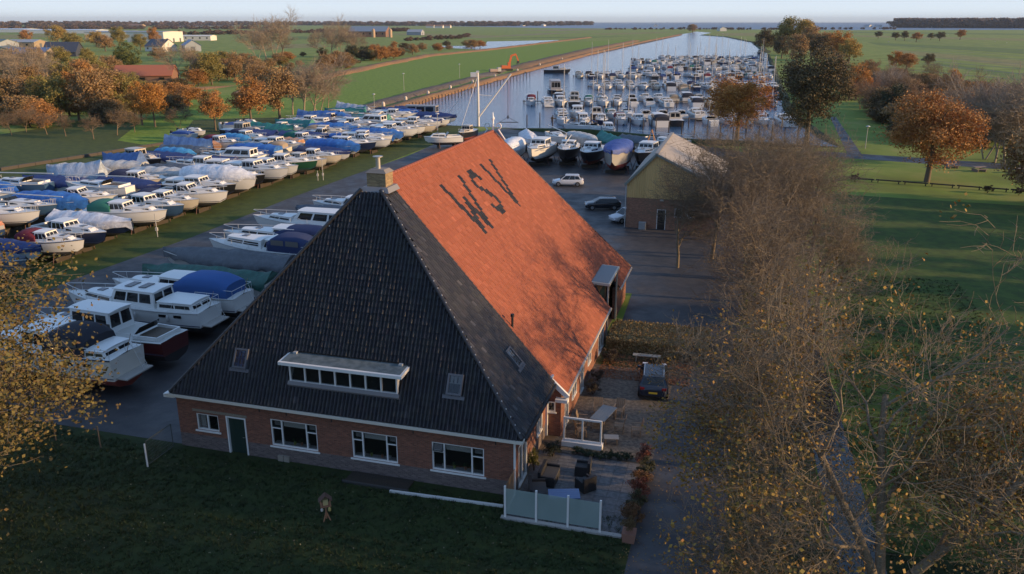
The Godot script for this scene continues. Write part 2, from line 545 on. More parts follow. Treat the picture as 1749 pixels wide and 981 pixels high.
func beam(parent: Node, called: String, a: Vector3, b: Vector3, m: Material) -> MeshInstance3D:
	var g := MB.new()
	g.span(a, b)
	return part(parent, called, g, m)

# a white window in a wall facing the viewer; x0..x1, y0..y1 at depth v
func big_window(house: Node, x0: float, x1: float, y0: float, y1: float, v: float, tilted := false) -> void:
	var g := MB.new()
	var w := 0.07
	var z := -v + 0.0
	g.span(Vector3(x0, y0, z - 0.10), Vector3(x0 + w, y1, z + 0.012)); g.span(Vector3(x1 - w, y0, z - 0.10), Vector3(x1, y1, z + 0.012))
	g.span(Vector3(x0 + w, y1 - w, z - 0.10), Vector3(x1 - w, y1, z + 0.012)); g.span(Vector3(x0 + w, y0, z - 0.10), Vector3(x1 - w, y0 + w, z + 0.012))
	var c0 := x0 + (x1 - x0) * 0.235; var c1 := x1 - (x1 - x0) * 0.235
	g.span(Vector3(c0 - w * 0.5, y0 + w, z - 0.09), Vector3(c0 + w * 0.5, y1 - w, z + 0.009)); g.span(Vector3(c1 - w * 0.5, y0 + w, z - 0.09), Vector3(c1 + w * 0.5, y1 - w, z + 0.009))
	var ym := y0 + (y1 - y0) * 0.66
	g.span(Vector3(x0 + w, ym - 0.03, z - 0.085), Vector3(c0 - w * 0.5, ym + 0.03, z + 0.006)); g.span(Vector3(c1 + w * 0.5, ym - 0.03, z - 0.085), Vector3(x1 - w, ym + 0.03, z + 0.006))
	var fr := part(house, "window", g, white())
	beam(fr, "sill", Vector3(x0 - 0.1, y0 - 0.09, z - 0.1), Vector3(x1 + 0.1, y0 - 0.002, z + 0.11), white())
	var gz := z - 0.055
	for q in [[x0 + w, y0 + w, c0 - w * 0.5, ym - 0.03], [c1 + w * 0.5, y0 + w, x1 - w, ym - 0.03], [c0 + w * 0.5, y0 + w, c1 - w * 0.5, y1 - w]]:
		beam(fr, "pane", Vector3(q[0], q[1], gz - 0.004), Vector3(q[2], q[3], gz + 0.004), pane())
	var first := true
	for q in [[x0 + w, c0 - w * 0.5], [c1 + w * 0.5, x1 - w]]:
		var f := MB.new()
		var y2 := ym + 0.03; var y3 := y1 - w
		f.box(Vector3((q[0] + q[1]) * 0.5, y3 - 0.025, 0), Vector3(q[1] - q[0], 0.05, 0.05)); f.box(Vector3((q[0] + q[1]) * 0.5, y2 + 0.025, 0), Vector3(q[1] - q[0], 0.05, 0.05))
		f.box(Vector3(q[0] + 0.025, (y2 + y3) * 0.5, 0), Vector3(0.05, y3 - y2 - 0.1, 0.05)); f.box(Vector3(q[1] - 0.025, (y2 + y3) * 0.5, 0), Vector3(0.05, y3 - y2 - 0.1, 0.05))
		var gl := MB.new()
		gl.box(Vector3((q[0] + q[1]) * 0.5, (y2 + y3) * 0.5, 0), Vector3(q[1] - q[0] - 0.1, y3 - y2 - 0.1, 0.008))
		var vent := part(fr, "vent_light", f, mat(0.012, 0.022, 0.02, 0.4))
		vent.position.z = z - 0.04
		var vp := part(vent.get_parent(), "pane", gl, pane(0.3))
		vp.position.z = z - 0.04
		if tilted and first:
			for o in [vent, vp]:
				o.rotation.x = -0.35
				o.position.y += y3 * (1 - cos(0.35)); o.position.z += y3 * sin(0.35)
		else:
			beam(fr, "curtain", Vector3(q[0] + 0.06, y2 + 0.06, z - 0.17), Vector3(q[1] - 0.06, y3 - 0.06, z - 0.165), mat(0.5, 0.52, 0.5, 0.9))
		first = false
	beam(fr, "blind", Vector3(c0 + w * 0.5 + 0.01, y1 - w - (y1 - y0) * 0.24, z - 0.16), Vector3(c1 - w * 0.5 - 0.01, y1 - w - 0.005, z - 0.15), mat(0.55, 0.57, 0.52, 0.9))
	# inner ledge with pot plants
	beam(fr, "inner_ledge", Vector3(x0 + 0.02, y0 + 0.02, z - 0.42), Vector3(x1 - 0.02, y0 + 0.06, z - 0.14), mat(0.45, 0.45, 0.43, 0.6))
	for k in 4:
		var px := lerpf(x0 + 0.3, x1 - 0.3, (k + rng.randf_range(0.2, 0.8)) / 4.0)
		var p := MB.new()
		p.lathe(Vector3(px, y0 + 0.062, z - 0.27), [[0.0, 0.0], [0.06, 0.0], [0.08, 0.14], [0.07, 0.14], [0.0, 0.12]], 9)
		var pot := part(fr, "flower_pot", p, [mat(0.6, 0.6, 0.58, 0.5), mat(0.35, 0.4, 0.1, 0.5), mat(0.4, 0.2, 0.12, 0.8)][k % 3])
		var lf := MB.new()
		for i in 40:
			var d := Vector3(rng.randfn(), absf(rng.randfn()) + 0.4, rng.randfn() * 0.6).normalized()
			var e := Vector3(px, y0 + 0.2, z - 0.27) + d * rng.randf_range(0.05, 0.22)
			lf.tri(e, e + Vector3(rng.randf_range(-0.05, 0.05), 0.06, 0.02), e + Vector3(rng.randf_range(-0.06, 0.06), 0.01, 0.04))
		part(pot, "leaves", lf, mat(0.06, 0.12, 0.03, 0.6))

func skylight(house: Node, o: Vector3, s: Vector3, t: Vector3, w: float, h: float, blue: bool) -> void:
	var nrm := t.cross(s).normalized()
	if nrm.y < 0: nrm = -nrm
	var b := Basis(s, t, nrm) if s.cross(t).dot(nrm) > 0 else Basis(s, t, -nrm)
	var g := MB.new()
	for q in [[0.0, h * 0.5 + 0.05, w + 0.2, 0.1], [0.0, -h * 0.5 - 0.05, w + 0.2, 0.1], [w * 0.5 + 0.05, 0.0, 0.1, h], [-w * 0.5 - 0.05, 0.0, 0.1, h]]:
		g.box(o + s * q[0] + t * q[1] + nrm * 0.10, Vector3(q[2], q[3], 0.14), b)
	var f := part(house, "skylight", g, mat(0.10, 0.10, 0.11, 0.5))
	var fl := MB.new()
	fl.box(o - t * (h * 0.5 + 0.2) + nrm * 0.075, Vector3(w + 0.55, 0.18, 0.03), b)
	part(f, "flashing", fl, mat(0.10, 0.10, 0.11, 0.55))
	var gl := MB.new()
	gl.box(o + nrm * 0.13, Vector3(w, h, 0.012), b)
	part(f, "pane", gl, pane(0.35, Color(0.1, 0.13, 0.16), 0.02))
	var bl := MB.new()
	bl.box(o + nrm * 0.06 + t * (0.0 if blue else h * 0.27), Vector3(w, h if blue else h * 0.45, 0.01), b)
	part(f, "blind", bl, mat(0.10, 0.17, 0.38, 0.8) if blue else mat(0.55, 0.55, 0.52, 0.8))

func build_farmhouse() -> void:
	var house := thing("farmhouse", "large brick farmhouse with steep black and orange tiled roof lettered WSV", "farmhouse", ORIGIN, -deg_to_rad(AXIS))
	var red := brick("house brick", lin(0.18, 0.060, 0.034), lin(0.25, 0.088, 0.048), lin(0.16, 0.115, 0.09))
	var grey := brick("weathered brick", lin(0.095, 0.072, 0.068), lin(0.16, 0.125, 0.118), lin(0.15, 0.13, 0.12))
	var dark := mat(0.02, 0.02, 0.022, 0.7)
	var black_tile := mat(1, 1, 1, 0.52)
	var red_tile := mat(1, 1, 1, 0.75)
	# walls
	var wins := [[1.25, 1.14, 2.62, 2.12], [3.12, -1.0, 4.32, 2.2], [5.8, 0.84, 8.52, 2.4], [10.5, 0.84, 13.02, 2.4], [14.88, 0.84, 17.62, 2.4]]
	for q in [[0.0, 0.82, grey, "plinth"], [0.82, EAVE - 0.1, red, "wall"]]:
		var m := MB.new()
		var hs := []
		for w in wins: hs.append([w[0] - 0.12, w[1], w[2] - 0.12, w[3]])
		if q[3] == "plinth":
			wall_holes(m, H(0.12, 0, 0.3), Vector3(1, 0, 0), Vector3(0, 0, -1), 3.0, q[0], q[1], [])
			part(house, q[3], m, q[2])
			m = MB.new()
			wall_holes(m, H(4.32, 0, 0.3), Vector3(1, 0, 0), Vector3(0, 0, -1), 14.86, q[0], q[1], [])
		else:
			wall_holes(m, H(0.12, 0, 0.3), Vector3(1, 0, 0), Vector3(0, 0, -1), 19.06, q[0], q[1], hs)
		part(house, q[3], m, q[2])
		# right wall of the front part
		var r := MB.new()
		if q[3] == "plinth":
			wall_holes(r, H(19.18, 0, 0.3), Vector3(0, 0, -1), Vector3(-1, 0, 0), 0.7, q[0], q[1], [])
			part(house, q[3], r, q[2])
			r = MB.new()
			wall_holes(r, H(19.18, 0, 2.6), Vector3(0, 0, -1), Vector3(-1, 0, 0), 4.3, q[0], q[1], [])
		else:
			wall_holes(r, H(19.18, 0, 0.3), Vector3(0, 0, -1), Vector3(-1, 0, 0), 6.6, q[0], q[1], [[0.7, -1.0, 2.3, 2.35], [4.4, 0.9, 5.6, 2.35]])
		part(house, q[3], r, q[2])
	var m := MB.new()
	for q in [[H(0.12, 0, 0.62), H(0.42, EAVE - 0.1, 6.9)], [H(-0.5, 0, 6.9), H(-0.2, 2.3, 32.3)], [H(-0.2, 0, 32.0), H(20.0, 2.3, 32.3)]]:
		beam(house, "wall", q[0], q[1], red)
	# wider barn behind: its short front wall and long right wall
	m = MB.new()
	wall_holes(m, H(18.6, 0, 6.9), Vector3(1, 0, 0), Vector3(0, 0, -1), 1.42, 0.0, 2.66, [[0.65, 1.5, 1.1, 2.12]])
	m.tri(H(18.6, 2.66, 6.9), H(18.6, 4.5, 6.9), H(20.02, 2.66, 6.9))
	part(house, "wall", m, red)
	m = MB.new()
	wall_holes(m, H(20.02, 0, 6.9), Vector3(0, 0, -1), Vector3(-1, 0, 0), 15.1, 0.0, 2.6, [[1.0, -1.0, 2.1, 2.2], [3.0, 0.8, 4.4, 2.2], [5.6, -1.0, 6.7, 2.2], [8.0, 0.9, 9.2, 2.2], [12.0, -1.0, 14.2, 2.3]])
	part(house, "wall", m, red)
	beam(house, "wall", H(19.72, 0, 26.8), H(20.02, 2.5, 31.99), red)
	beam(house, "interior_floor", H(0.45, -0.02, 0.65), H(19.8, 0.02, 31.9), mat(0.12, 0.09, 0.06, 0.7))
	beam(house, "interior_partition", H(0.45, 0.03, 4.2), H(19.0, EAVE - 0.15, 4.3), mat(0.25, 0.22, 0.18, 0.9))
	# front openings
	big_window(house, 5.8, 8.52, 0.84, 2.4, 0.36)
	big_window(house, 10.5, 13.02, 0.84, 2.4, 0.36)
	big_window(house, 14.88, 17.62, 0.84, 2.4, 0.36, true)
	m = MB.new()
	for q in [[1.25, 1.14, 1.32, 2.12], [2.55, 1.14, 2.62, 2.12], [1.32, 2.05, 2.55, 2.12], [1.32, 1.14, 2.55, 1.21], [1.9, 1.21, 1.97, 2.05]]:
		m.span(H(q[0], q[1], 0.46), H(q[2], q[3], 0.35))
	var sw := part(house, "window", m, white())
	beam(sw, "sill", H(1.15, 1.05, 0.46), H(2.72, 1.138, 0.24), white())
	beam(sw, "pane", H(1.97, 1.21, 0.41), H(2.55, 2.05, 0.40), pane())
	m = MB.new()
	m.box(Vector3(0.28, 0, 0), Vector3(0.54, 0.82, 0.035))
	var open_leaf := part(sw, "open_casement", m, pane(0.35, Color(0.5, 0.5, 0.48)))
	open_leaf.position = H(1.33, 1.63, 0.36); open_leaf.rotation.y = 0.5
	beam(sw, "curtain", H(1.34, 1.22, 0.62), H(1.6, 2.04, 0.60), mat(0.55, 0.55, 0.52, 0.9))
	m = MB.new()
	m.span(H(3.12, 0, 0.5), H(3.2, 2.2, 0.27)); m.span(H(4.24, 0, 0.5), H(4.32, 2.2, 0.27)); m.span(H(3.2, 2.12, 0.5), H(4.24, 2.2, 0.28))
	var dr := part(house, "door", m, white())
	for k in 6:
		beam(dr, "plank", H(3.205 + k * 0.172, 0.02, 0.44), H(3.205 + k * 0.172 + 0.168, 2.115, 0.40 - 0.006 * (k % 2)), mat(0.012, 0.032, 0.025, 0.45))
	var hd := MB.new()
	hd.tube(H(4.12, 1.0, 0.41), H(4.12, 1.0, 0.33), 0.015, 0.015, 6, true); hd.tube(H(4.13, 1.0, 0.34), H(4.0, 1.0, 0.34), 0.014, 0.012, 6, true)
	part(dr, "handle", hd, mat(0.4, 0.4, 0.4, 0.3, 1.0))
	beam(house, "lintel", H(1.08, 2.24, 0.4), H(4.42, 2.38, 0.27), noisy("lintel wood", [[0.2, 0.18, 0.15, 0.11], [0.8, 0.30, 0.26, 0.2]], 1.0, 0.03, 0.9))
	for x in [6.15, 6.5]:
		beam(house, "vent_block", H(x, 0.02, 0.3), H(x + 0.31, 0.34, 0.16), mat(0.26, 0.23, 0.19, 0.9))
	for x in [5.2, 6.8, 9.4, 13.9, 18.2]:
		beam(house, "wall_anchor", H(x, 2.72, 0.3), H(x + 0.05, 3.05, 0.27), dark)
	# side openings (front part, right side): tall glazed doors and a window
	for q in [[0.7, 0.02, 2.3, 2.35, 19.18, 0.3], [4.4, 0.9, 5.6, 2.35, 19.18, 0.3], [1.0, 0.02, 2.1, 2.2, 20.02, 6.9], [3.0, 0.8, 4.4, 2.2, 20.02, 6.9], [5.6, 0.02, 6.7, 2.2, 20.02, 6.9], [8.0, 0.9, 9.2, 2.2, 20.02, 6.9], [12.0, 0.02, 14.2, 2.3, 20.02, 6.9]]:
		m = MB.new()
		var v0: float = q[5] + q[0]; var v1: float = q[5] + q[2]
		m.span(H(q[4] - 0.12, q[1], v0), H(q[4] + 0.02, q[3], v0 + 0.09)); m.span(H(q[4] - 0.12, q[1], v1 - 0.09), H(q[4] + 0.02, q[3], v1))
		m.span(H(q[4] - 0.12, q[3] - 0.09, v0 + 0.09), H(q[4] + 0.02, q[3], v1 - 0.09)); m.span(H(q[4] - 0.12, q[1], v0 + 0.09), H(q[4] + 0.06, q[1] + 0.08, v1 - 0.09))
		m.span(H(q[4] - 0.1, q[1] + 0.08, (v0 + v1) * 0.5 - 0.03), H(q[4] + 0.01, q[3] - 0.09, (v0 + v1) * 0.5 + 0.03))
		var f := part(house, "window" if q[1] > 0.5 else "glazed_door", m, white())
		for s in [[v0 + 0.09, (v0 + v1) * 0.5 - 0.03], [(v0 + v1) * 0.5 + 0.03, v1 - 0.09]]:
			beam(f, "pane", H(q[4] - 0.06, q[1] + 0.08, s[0]), H(q[4] - 0.05, q[3] - 0.09, s[1]), pane())
	m = MB.new()
	for q in [[19.25, 1.5, 19.32, 2.12], [19.63, 1.5, 19.70, 2.12], [19.32, 2.05, 19.63, 2.12], [19.32, 1.5, 19.63, 1.57]]:
		m.span(H(q[0], q[1], 7.0), H(q[2], q[3], 6.86))
	var ew := part(house, "window", m, white())
	beam(ew, "sill", H(19.18, 1.42, 7.0), H(19.77, 1.498, 6.8), white())
	beam(ew, "pane", H(19.32, 1.57, 6.97), H(19.63, 2.05, 6.96), pane())
	# roof boards under the tiles
	var fs := Vector3(0, RIDGE - 0.42 - EAVE, -5.6)   # front slope
	var A := H(-0.02, EAVE - 0.06, -0.02); var B := H(19.65, EAVE - 0.06, -0.02)
	var AL := H(9.7, RIDGE - 0.5, 5.6); var AR := H(10.3, RIDGE - 0.5, 5.6)
	var R0 := H(10.0, RIDGE - 0.06, 6.6); var R1 := H(10.0, RIDGE - 0.06, 27.0)
	m = MB.new()
	var cen := H(10, 6, 14)
	m.quad_out(A, B, AR, AL, cen)
	m.quad_out(AL, AR, R0, R0, cen)
	var e1 := H(19.65, EAVE - 0.06, 7.0); var x1 := H(20.28, EAVE - 0.06 - 0.63 * SLOPE, 7.0)
	m.quad_out(B, e1, R0, AR, cen)
	# right slope with the porch notch (v 22.1 to 26.8, below u 19.1)
	var un := 19.1; var hn := EAVE - 0.06 + (19.65 - un) * SLOPE
	m.quad_out(H(20.28, x1.y, 7.0), H(20.28, x1.y, 22.1), H(un, hn, 22.1), H(un, hn, 7.0), cen)
	m.quad_out(H(20.28, x1.y, 26.8), H(20.28, x1.y, 32.8), H(un, hn, 32.15), H(un, hn, 26.8), cen)
	m.quad_out(H(un, hn, 7.0), H(un, hn, 32.15), R1, R0, cen)
	m.quad_out(A, H(-0.02, EAVE - 0.06, 7.0), R0, AL, cen)
	m.quad_out(H(-0.65, x1.y, 7.0), H(-0.65, x1.y, 32.8), R1, R0, cen)
	m.quad_out(H(-0.65, x1.y, 32.8), H(20.28, x1.y, 32.8), R1, R1, cen)
	part(house, "roof_boards", m, mat(0.03, 0.025, 0.022, 0.9))
	# tiles
	var blk0 := Color(0.013, 0.013, 0.016); var blk1 := Color(0.030, 0.029, 0.030)
	var red0 := Color(0.32, 0.094, 0.046); var red1 := Color(0.395, 0.124, 0.064)
	var yes := func(_c): return true
	var fl := fs.length(); var ft := fs / fl
	# dormer hole in front slope: s 7.0..13.1
	var front_pick := func(c): return not (c.x > 7.15 and c.x < 12.95 and c.y > 1.35 and c.y < 3.0)
	var roof := part(house, "front_roof_tiles", tiles(H(0, EAVE, 0), Vector3(1, 0, 0), ft, PackedVector2Array([Vector2(0, 0), Vector2(19.63, 0), Vector2(10.45, fl - 0.15), Vector2(9.18, fl - 0.15)]), 0.205, 0.335, blk0, blk1, front_pick, 1.0), black_tile)
	roof.set_meta("kind", "stuff")
	var st := Vector3(-1, SLOPE, 0).normalized()
	var sl := Vector2(1, SLOPE).length()
	var so := H(20.25, EAVE - 0.62 * SLOPE, 0)       # the barn's lower eave line
	var t_eave := 0.62 * sl; var t_ridge := 10.25 * sl
	# black part of the right slope
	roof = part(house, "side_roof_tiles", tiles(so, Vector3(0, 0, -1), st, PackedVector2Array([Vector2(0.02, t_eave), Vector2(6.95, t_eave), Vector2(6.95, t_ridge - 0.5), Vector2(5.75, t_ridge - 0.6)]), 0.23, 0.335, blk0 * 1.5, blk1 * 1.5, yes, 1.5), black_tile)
	roof.set_meta("kind", "stuff")
	var strokes := [[12.2, 13.45, 12.95, 10.0], [12.95, 10.0, 13.7, 12.2], [13.7, 12.2, 14.2, 10.0], [14.2, 10.0, 15.4, 13.45], [20.0, 13.5, 20.8, 10.05], [20.8, 10.05, 21.98, 13.5]]
	var s_rows := ["..####..", ".######.", "##....##", "##......", ".###....", "...###..", "....###.", "......##", "##....##", ".######.", "..####.."]
	var lettered := func(c):
		var ci := int(floor(c.x / 0.23)) - 72
		var ri := 40 - int(floor(c.y / 0.335))
		if ci >= 0 and ci < 8 and ri >= 0 and ri < 11: return s_rows[ri][ci] == "#"
		for q in strokes:
			if Geometry2D.get_closest_point_to_segment(c, Vector2(q[0], q[1]), Vector2(q[2], q[3])).distance_to(c) < 0.235: return true
		return false
	var plain := func(c): return not lettered.call(c) and not (c.x > 22.1 and c.x < 26.8 and c.y < 1.15 * sl)
	var red_poly := PackedVector2Array([Vector2(6.95, 0), Vector2(32.8, 0), Vector2(27.1, t_ridge), Vector2(6.95, t_ridge)])
	roof = part(house, "orange_roof_tiles", tiles(so, Vector3(0, 0, -1), st, red_poly, 0.23, 0.335, red0, red1, plain, 0.25), red_tile)
	roof.set_meta("kind", "stuff")
	roof = part(house, "lettering_tiles", tiles(so, Vector3(0, 0, -1), st, red_poly, 0.23, 0.335, blk0, blk1, lettered), black_tile)
	roof.set_meta("kind", "stuff")
	roof.set_meta("label", "black tiles spelling WSV in the orange roof")
	# ridge and hip tiles
	var ridge_run := func(called: String, a: Vector3, b: Vector3, r: float, mm: Material):
		var g := MB.new()
		var d := b - a
		var k := int(d.length() / 0.36)
		for i in k:
			var p := a + d * (float(i) / k); var q := a + d * (float(i + 1) / k)
			g.tube(p, q + (q - p) * 0.06, r * 1.06, r * 0.92, 8)
		var o := part(house, called, g, mm)
		o.set_meta("kind", "stuff")
	var hip_m := mat(0.022, 0.022, 0.025, 0.4)
	ridge_run.call("hip_tiles", H(0.02, EAVE + 0.02, 0.02), H(9.25, RIDGE - 0.46, 5.5), 0.11, hip_m)
	ridge_run.call("hip_tiles", H(19.6, EAVE + 0.02, 0.02), H(10.4, RIDGE - 0.46, 5.5), 0.11, hip_m)
	var rm := mat(0.27, 0.08, 0.045, 0.7)
	ridge_run.call("ridge_tiles", H(10, RIDGE, 7.0), H(10, RIDGE, 27.0), 0.12, rm)
	ridge_run.call("hip_tiles", H(20.25, EAVE - 0.62 * SLOPE + 0.02, 32.75), H(10, RIDGE, 27.0), 0.10, mat(0.10, 0.04, 0.03, 0.6))
	# little snow hooks along the right hip catch the light
	var dots := MB.new()
	for i in 34:
		var p := H(19.6, EAVE + 0.02, 0.02).lerp(H(10.4, RIDGE - 0.46, 5.5), (i + 0.5) / 34.0)
		dots.box(p + Vector3(0.02, 0.13, 0.0), Vector3(0.05, 0.05, 0.05))
	part(house, "hip_clips", dots, mat(0.5, 0.5, 0.5, 0.4)).set_meta("kind", "stuff")
	# gutters and barge boards
	m = MB.new()
	m.span(H(-0.1, EAVE - 0.20, 0.28), H(19.7, EAVE - 0.06, -0.12))
	part(house, "gutter", m, mat(0.62, 0.57, 0.48, 0.6))
	beam(house, "gutter", H(19.6, EAVE - 0.22, 0.3), H(19.78, EAVE - 0.06, 6.9), dark)
	beam(house, "gutter", H(20.22, x1.y - 0.12, 7.0), H(20.40, x1.y + 0.03, 22.1), mat(0.45, 0.42, 0.38, 0.6))
	beam(house, "gutter", H(20.22, x1.y - 0.12, 26.8), H(20.40, x1.y + 0.03, 32.8), mat(0.45, 0.42, 0.38, 0.6))
	m = MB.new()
	m.bar(H(19.45, EAVE + 0.1, 6.82), H(20.42, x1.y - 0.02, 6.82), 0.16, 0.26)
	part(house, "barge_board", m, white())
	beam(house, "eave_box", H(19.75, x1.y - 0.3, 6.95), H(20.45, x1.y - 0.12, 6.55), white())
	beam(house, "barge_cap", H(19.3, EAVE + 0.22, 7.1), H(19.55, EAVE + 0.34, 6.7), mat(0.4, 0.4, 0.42, 0.4))
	beam(house, "corner_post", H(19.14, 0.05, 0.24), H(19.24, EAVE - 0.25, 0.299), white())
	beam(house, "corner_post", H(19.185, 0.05, 6.7), H(19.3, 2.6, 6.86), white())
	# left side: end boxes of the gutters
	m = MB.new()
	m.bar(H(0.0, EAVE + 0.05, 6.7), H(-0.75, x1.y + 0.1, 6.7), 0.16, 0.26)
	part(house, "barge_board", m, white())
	beam(house, "eave_box", H(-0.55, EAVE - 0.42, 0.75), H(0.10, EAVE - 0.22, 0.15), white())
	m = MB.new()
	m.bar(H(-0.12, EAVE - 0.05, -0.1), H(-0.5, EAVE - 0.35, 0.35), 0.22, 0.06)
	part(house, "barge_board", m, white())
	beam(house, "gutter", H(-0.18, EAVE - 0.14, 0.2), H(-0.02, EAVE - 0.02, 6.9), mat(0.5, 0.47, 0.42, 0.6))
	# chimney
	m = MB.new()
	m.span(H(9.46, RIDGE - 1.0, 6.8), H(10.54, RIDGE + 0.36, 5.85))
	var ch := part(house, "chimney", m, brick("chimney brick", lin(0.22, 0.15, 0.075), lin(0.33, 0.235, 0.12), lin(0.26, 0.21, 0.14)))
	m = MB.new()
	m.hexa([H(9.4, RIDGE + 0.362, 5.8), H(10.6, RIDGE + 0.362, 5.8), H(10.6, RIDGE + 0.362, 6.86), H(9.4, RIDGE + 0.362, 6.86), H(9.6, RIDGE + 0.54, 5.98), H(10.4, RIDGE + 0.54, 5.98), H(10.4, RIDGE + 0.54, 6.7), H(9.6, RIDGE + 0.54, 6.7)])
	part(ch, "cap", m, mat(0.22, 0.2, 0.18, 0.9))
	m = MB.new()
	m.hexa([H(9.15, RIDGE - 0.62, 5.5), H(10.85, RIDGE - 0.62, 5.5), H(10.85, RIDGE - 0.62, 7.0), H(9.15, RIDGE - 0.62, 7.0), H(9.3, RIDGE - 0.36, 5.68), H(10.7, RIDGE - 0.36, 5.68), H(10.7, RIDGE - 0.36, 6.95), H(9.3, RIDGE - 0.36, 6.95)])
	part(ch, "lead_flashing", m, mat(0.2, 0.2, 0.21, 0.6))
	m = MB.new()
	m.tube(H(9.95, RIDGE + 0.5, 6.3), H(9.95, RIDGE + 1.12, 6.3), 0.13, 0.12, 10, true)
	m.tube(H(9.95, RIDGE + 1.16, 6.3), H(9.95, RIDGE + 1.2, 6.3), 0.27, 0.27, 12, true)
	part(ch, "flue", m, mat(0.45, 0.43, 0.4, 0.4, 0.6))
	m = MB.new()
	m.tube(H(17.15, 6.0, 7.1), H(17.15, 6.95, 7.1), 0.07, 0.07, 8, true); m.tube(H(17.15, 6.85, 7.1), H(17.15, 7.0, 7.1), 0.11, 0.11, 8, true)
	part(house, "vent_pipe", m, dark)
	# finial: post with two scrolls and a turned top
	m = MB.new()
	m.lathe(H(10, RIDGE + 0.05, 27.0), [[0.0, 0.0], [0.10, 0.0], [0.10, 0.3], [0.15, 0.36], [0.09, 0.5], [0.07, 0.75], [0.12, 0.85], [0.14, 0.95], [0.06, 1.1], [0.05, 1.3], [0.0, 1.42]], 10)
	for s in [-1, 1]:
		var pts := []
		for i in 15:
			var t := i / 14.0
			var ang := -PI * 0.5 + t * TAU * 1.05
			var r := 0.27 * (1.0 - 0.62 * t)
			pts.append(H(10 + s * (0.42 + cos(ang) * r), RIDGE + 0.42 + sin(ang) * r, 27.0))
		m.path(pts, 0.05, 6)
		m.path([H(10 + s * 0.42, RIDGE + 0.15, 27.0), H(10 + s * 0.62, RIDGE - 0.15, 27.0), H(10 + s * 0.95, RIDGE - 0.62, 27.02)], 0.06, 6)
	part(house, "finial", m, mat(0.8, 0.79, 0.76, 0.5))
	# dormer with seven panes
	var dv := 0.62; var y0 := 4.66; var y1 := 5.52
	m = MB.new()
	m.span(H(7.05, y0 - 0.12, dv + 0.08), H(13.05, y0, dv - 0.08))
	m.span(H(7.05, y1, dv + 0.08), H(13.05, y1 + 0.08, dv - 0.08))
	for k in 8:
		var x := 7.05 + k * (5.93 / 7.0)
		m.span(H(x, y0, dv + 0.06), H(x + 0.08, y1, dv - 0.06))
	var dm := part(house, "dormer", m, white())
	for k in 7:
		var x := 7.05 + k * (5.93 / 7.0) + 0.08
		beam(dm, "pane", H(x, y0, dv), H(x + 5.93 / 7.0 - 0.08, y1, dv + 0.01), pane(0.3))
	for x in [7.06, 12.98]:
		m = MB.new()
		m.hexa([H(x, y0 - 0.1, dv + 0.1), H(x + 0.05, y0 - 0.1, dv + 0.1), H(x + 0.05, y0 - 0.05, dv + 0.16), H(x, y0 - 0.05, dv + 0.16), H(x, y1 + 0.06, dv + 0.1), H(x + 0.05, y1 + 0.06, dv + 0.1), H(x + 0.05, y1 + 0.06, dv + 0.7), H(x, y1 + 0.06, dv + 0.7)])
		part(dm, "cheek", m, white())
	m = MB.new()
	m.hexa([H(6.65, y1 + 0.085, 0.22), H(13.45, y1 + 0.085, 0.22), H(13.45, y1 + 0.2, 1.62), H(6.65, y1 + 0.2, 1.62), H(6.65, y1 + 0.25, 0.22), H(13.45, y1 + 0.25, 0.22), H(13.45, y1 + 0.36, 1.62), H(6.65, y1 + 0.36, 1.62)])
	var dr2 := part(dm, "fascia", m, white())
	m = MB.new()
	m.hexa([H(6.78, y1 + 0.24, 0.36), H(13.32, y1 + 0.24, 0.36), H(13.32, y1 + 0.35, 1.5), H(6.78, y1 + 0.35, 1.5), H(6.78, y1 + 0.275, 0.36), H(13.32, y1 + 0.275, 0.36), H(13.32, y1 + 0.385, 1.5), H(6.78, y1 + 0.385, 1.5)])
	part(dr2, "felt_roof", m, noisy("felt", [[0.3, 0.09, 0.115, 0.12], [0.7, 0.15, 0.18, 0.185]], 3.0, 0.01, 0.5))
	m = MB.new()
	m.hexa([H(6.95, 4.36, 0.50), H(13.15, 4.36, 0.50), H(13.15, 4.5, 0.62), H(6.95, 4.5, 0.62), H(6.95, 4.47, 0.445), H(13.15, 4.47, 0.445), H(13.15, 4.64, 0.535), H(6.95, 4.64, 0.535)])
	part(dr2, "lead_apron", m, mat(0.20, 0.19, 0.19, 0.7))
	for x in [7.1, 13.0]:
		beam(dr2, "roof_outlet", H(x - 0.1, y1 + 0.36, 1.35), H(x + 0.1, y1 + 0.46, 1.15), mat(0.35, 0.37, 0.38, 0.5))
	# skylights
	skylight(house, H(3.98, EAVE + 1.98, 0) + Vector3(0, 0, -1.98 * 5.6 / fs.y), Vector3(1, 0, 0), ft, 0.6, 0.85, true)
	skylight(house, H(15.95, EAVE + 1.96, 0) + Vector3(0, 0, -1.96 * 5.6 / fs.y), Vector3(1, 0, 0), ft, 0.6, 0.85, false)
	var su := 17.82
	skylight(house, H(su, EAVE + (19.63 - su) * SLOPE, 4.75), Vector3(0, 0, -1), st, 0.6, 0.95, false)
	# porch cut into the orange slope
	m = MB.new()
	m.span(H(un - 0.02, 0, 22.1), H(un + 0.08, hn + 0.3, 26.8))
	var pw := part(house, "porch_wall", m, mat(0.10, 0.07, 0.05, 0.8))
	for k in 6:
		beam(pw, "door_plank", H(un + 0.08, 0.05, 23.0 + k * 0.5), H(un + 0.115, 3.1, 23.0 + k * 0.5 + 0.47), mat(0.02, 0.045, 0.035, 0.6))
	for q in [22.1, 26.72]:
		m = MB.new()
		m.hexa([H(un, hn - 0.1, q), H(20.1, x1.y - 0.1, q), H(20.1, x1.y - 0.1, q + 0.08), H(un, hn - 0.1, q + 0.08), H(un, hn + 0.25, q), H(un + 0.1, hn + 0.25, q), H(un + 0.1, hn + 0.25, q + 0.08), H(un, hn + 0.25, q + 0.08)])
		part(house, "porch_cheek", m, dark)
	m = MB.new()
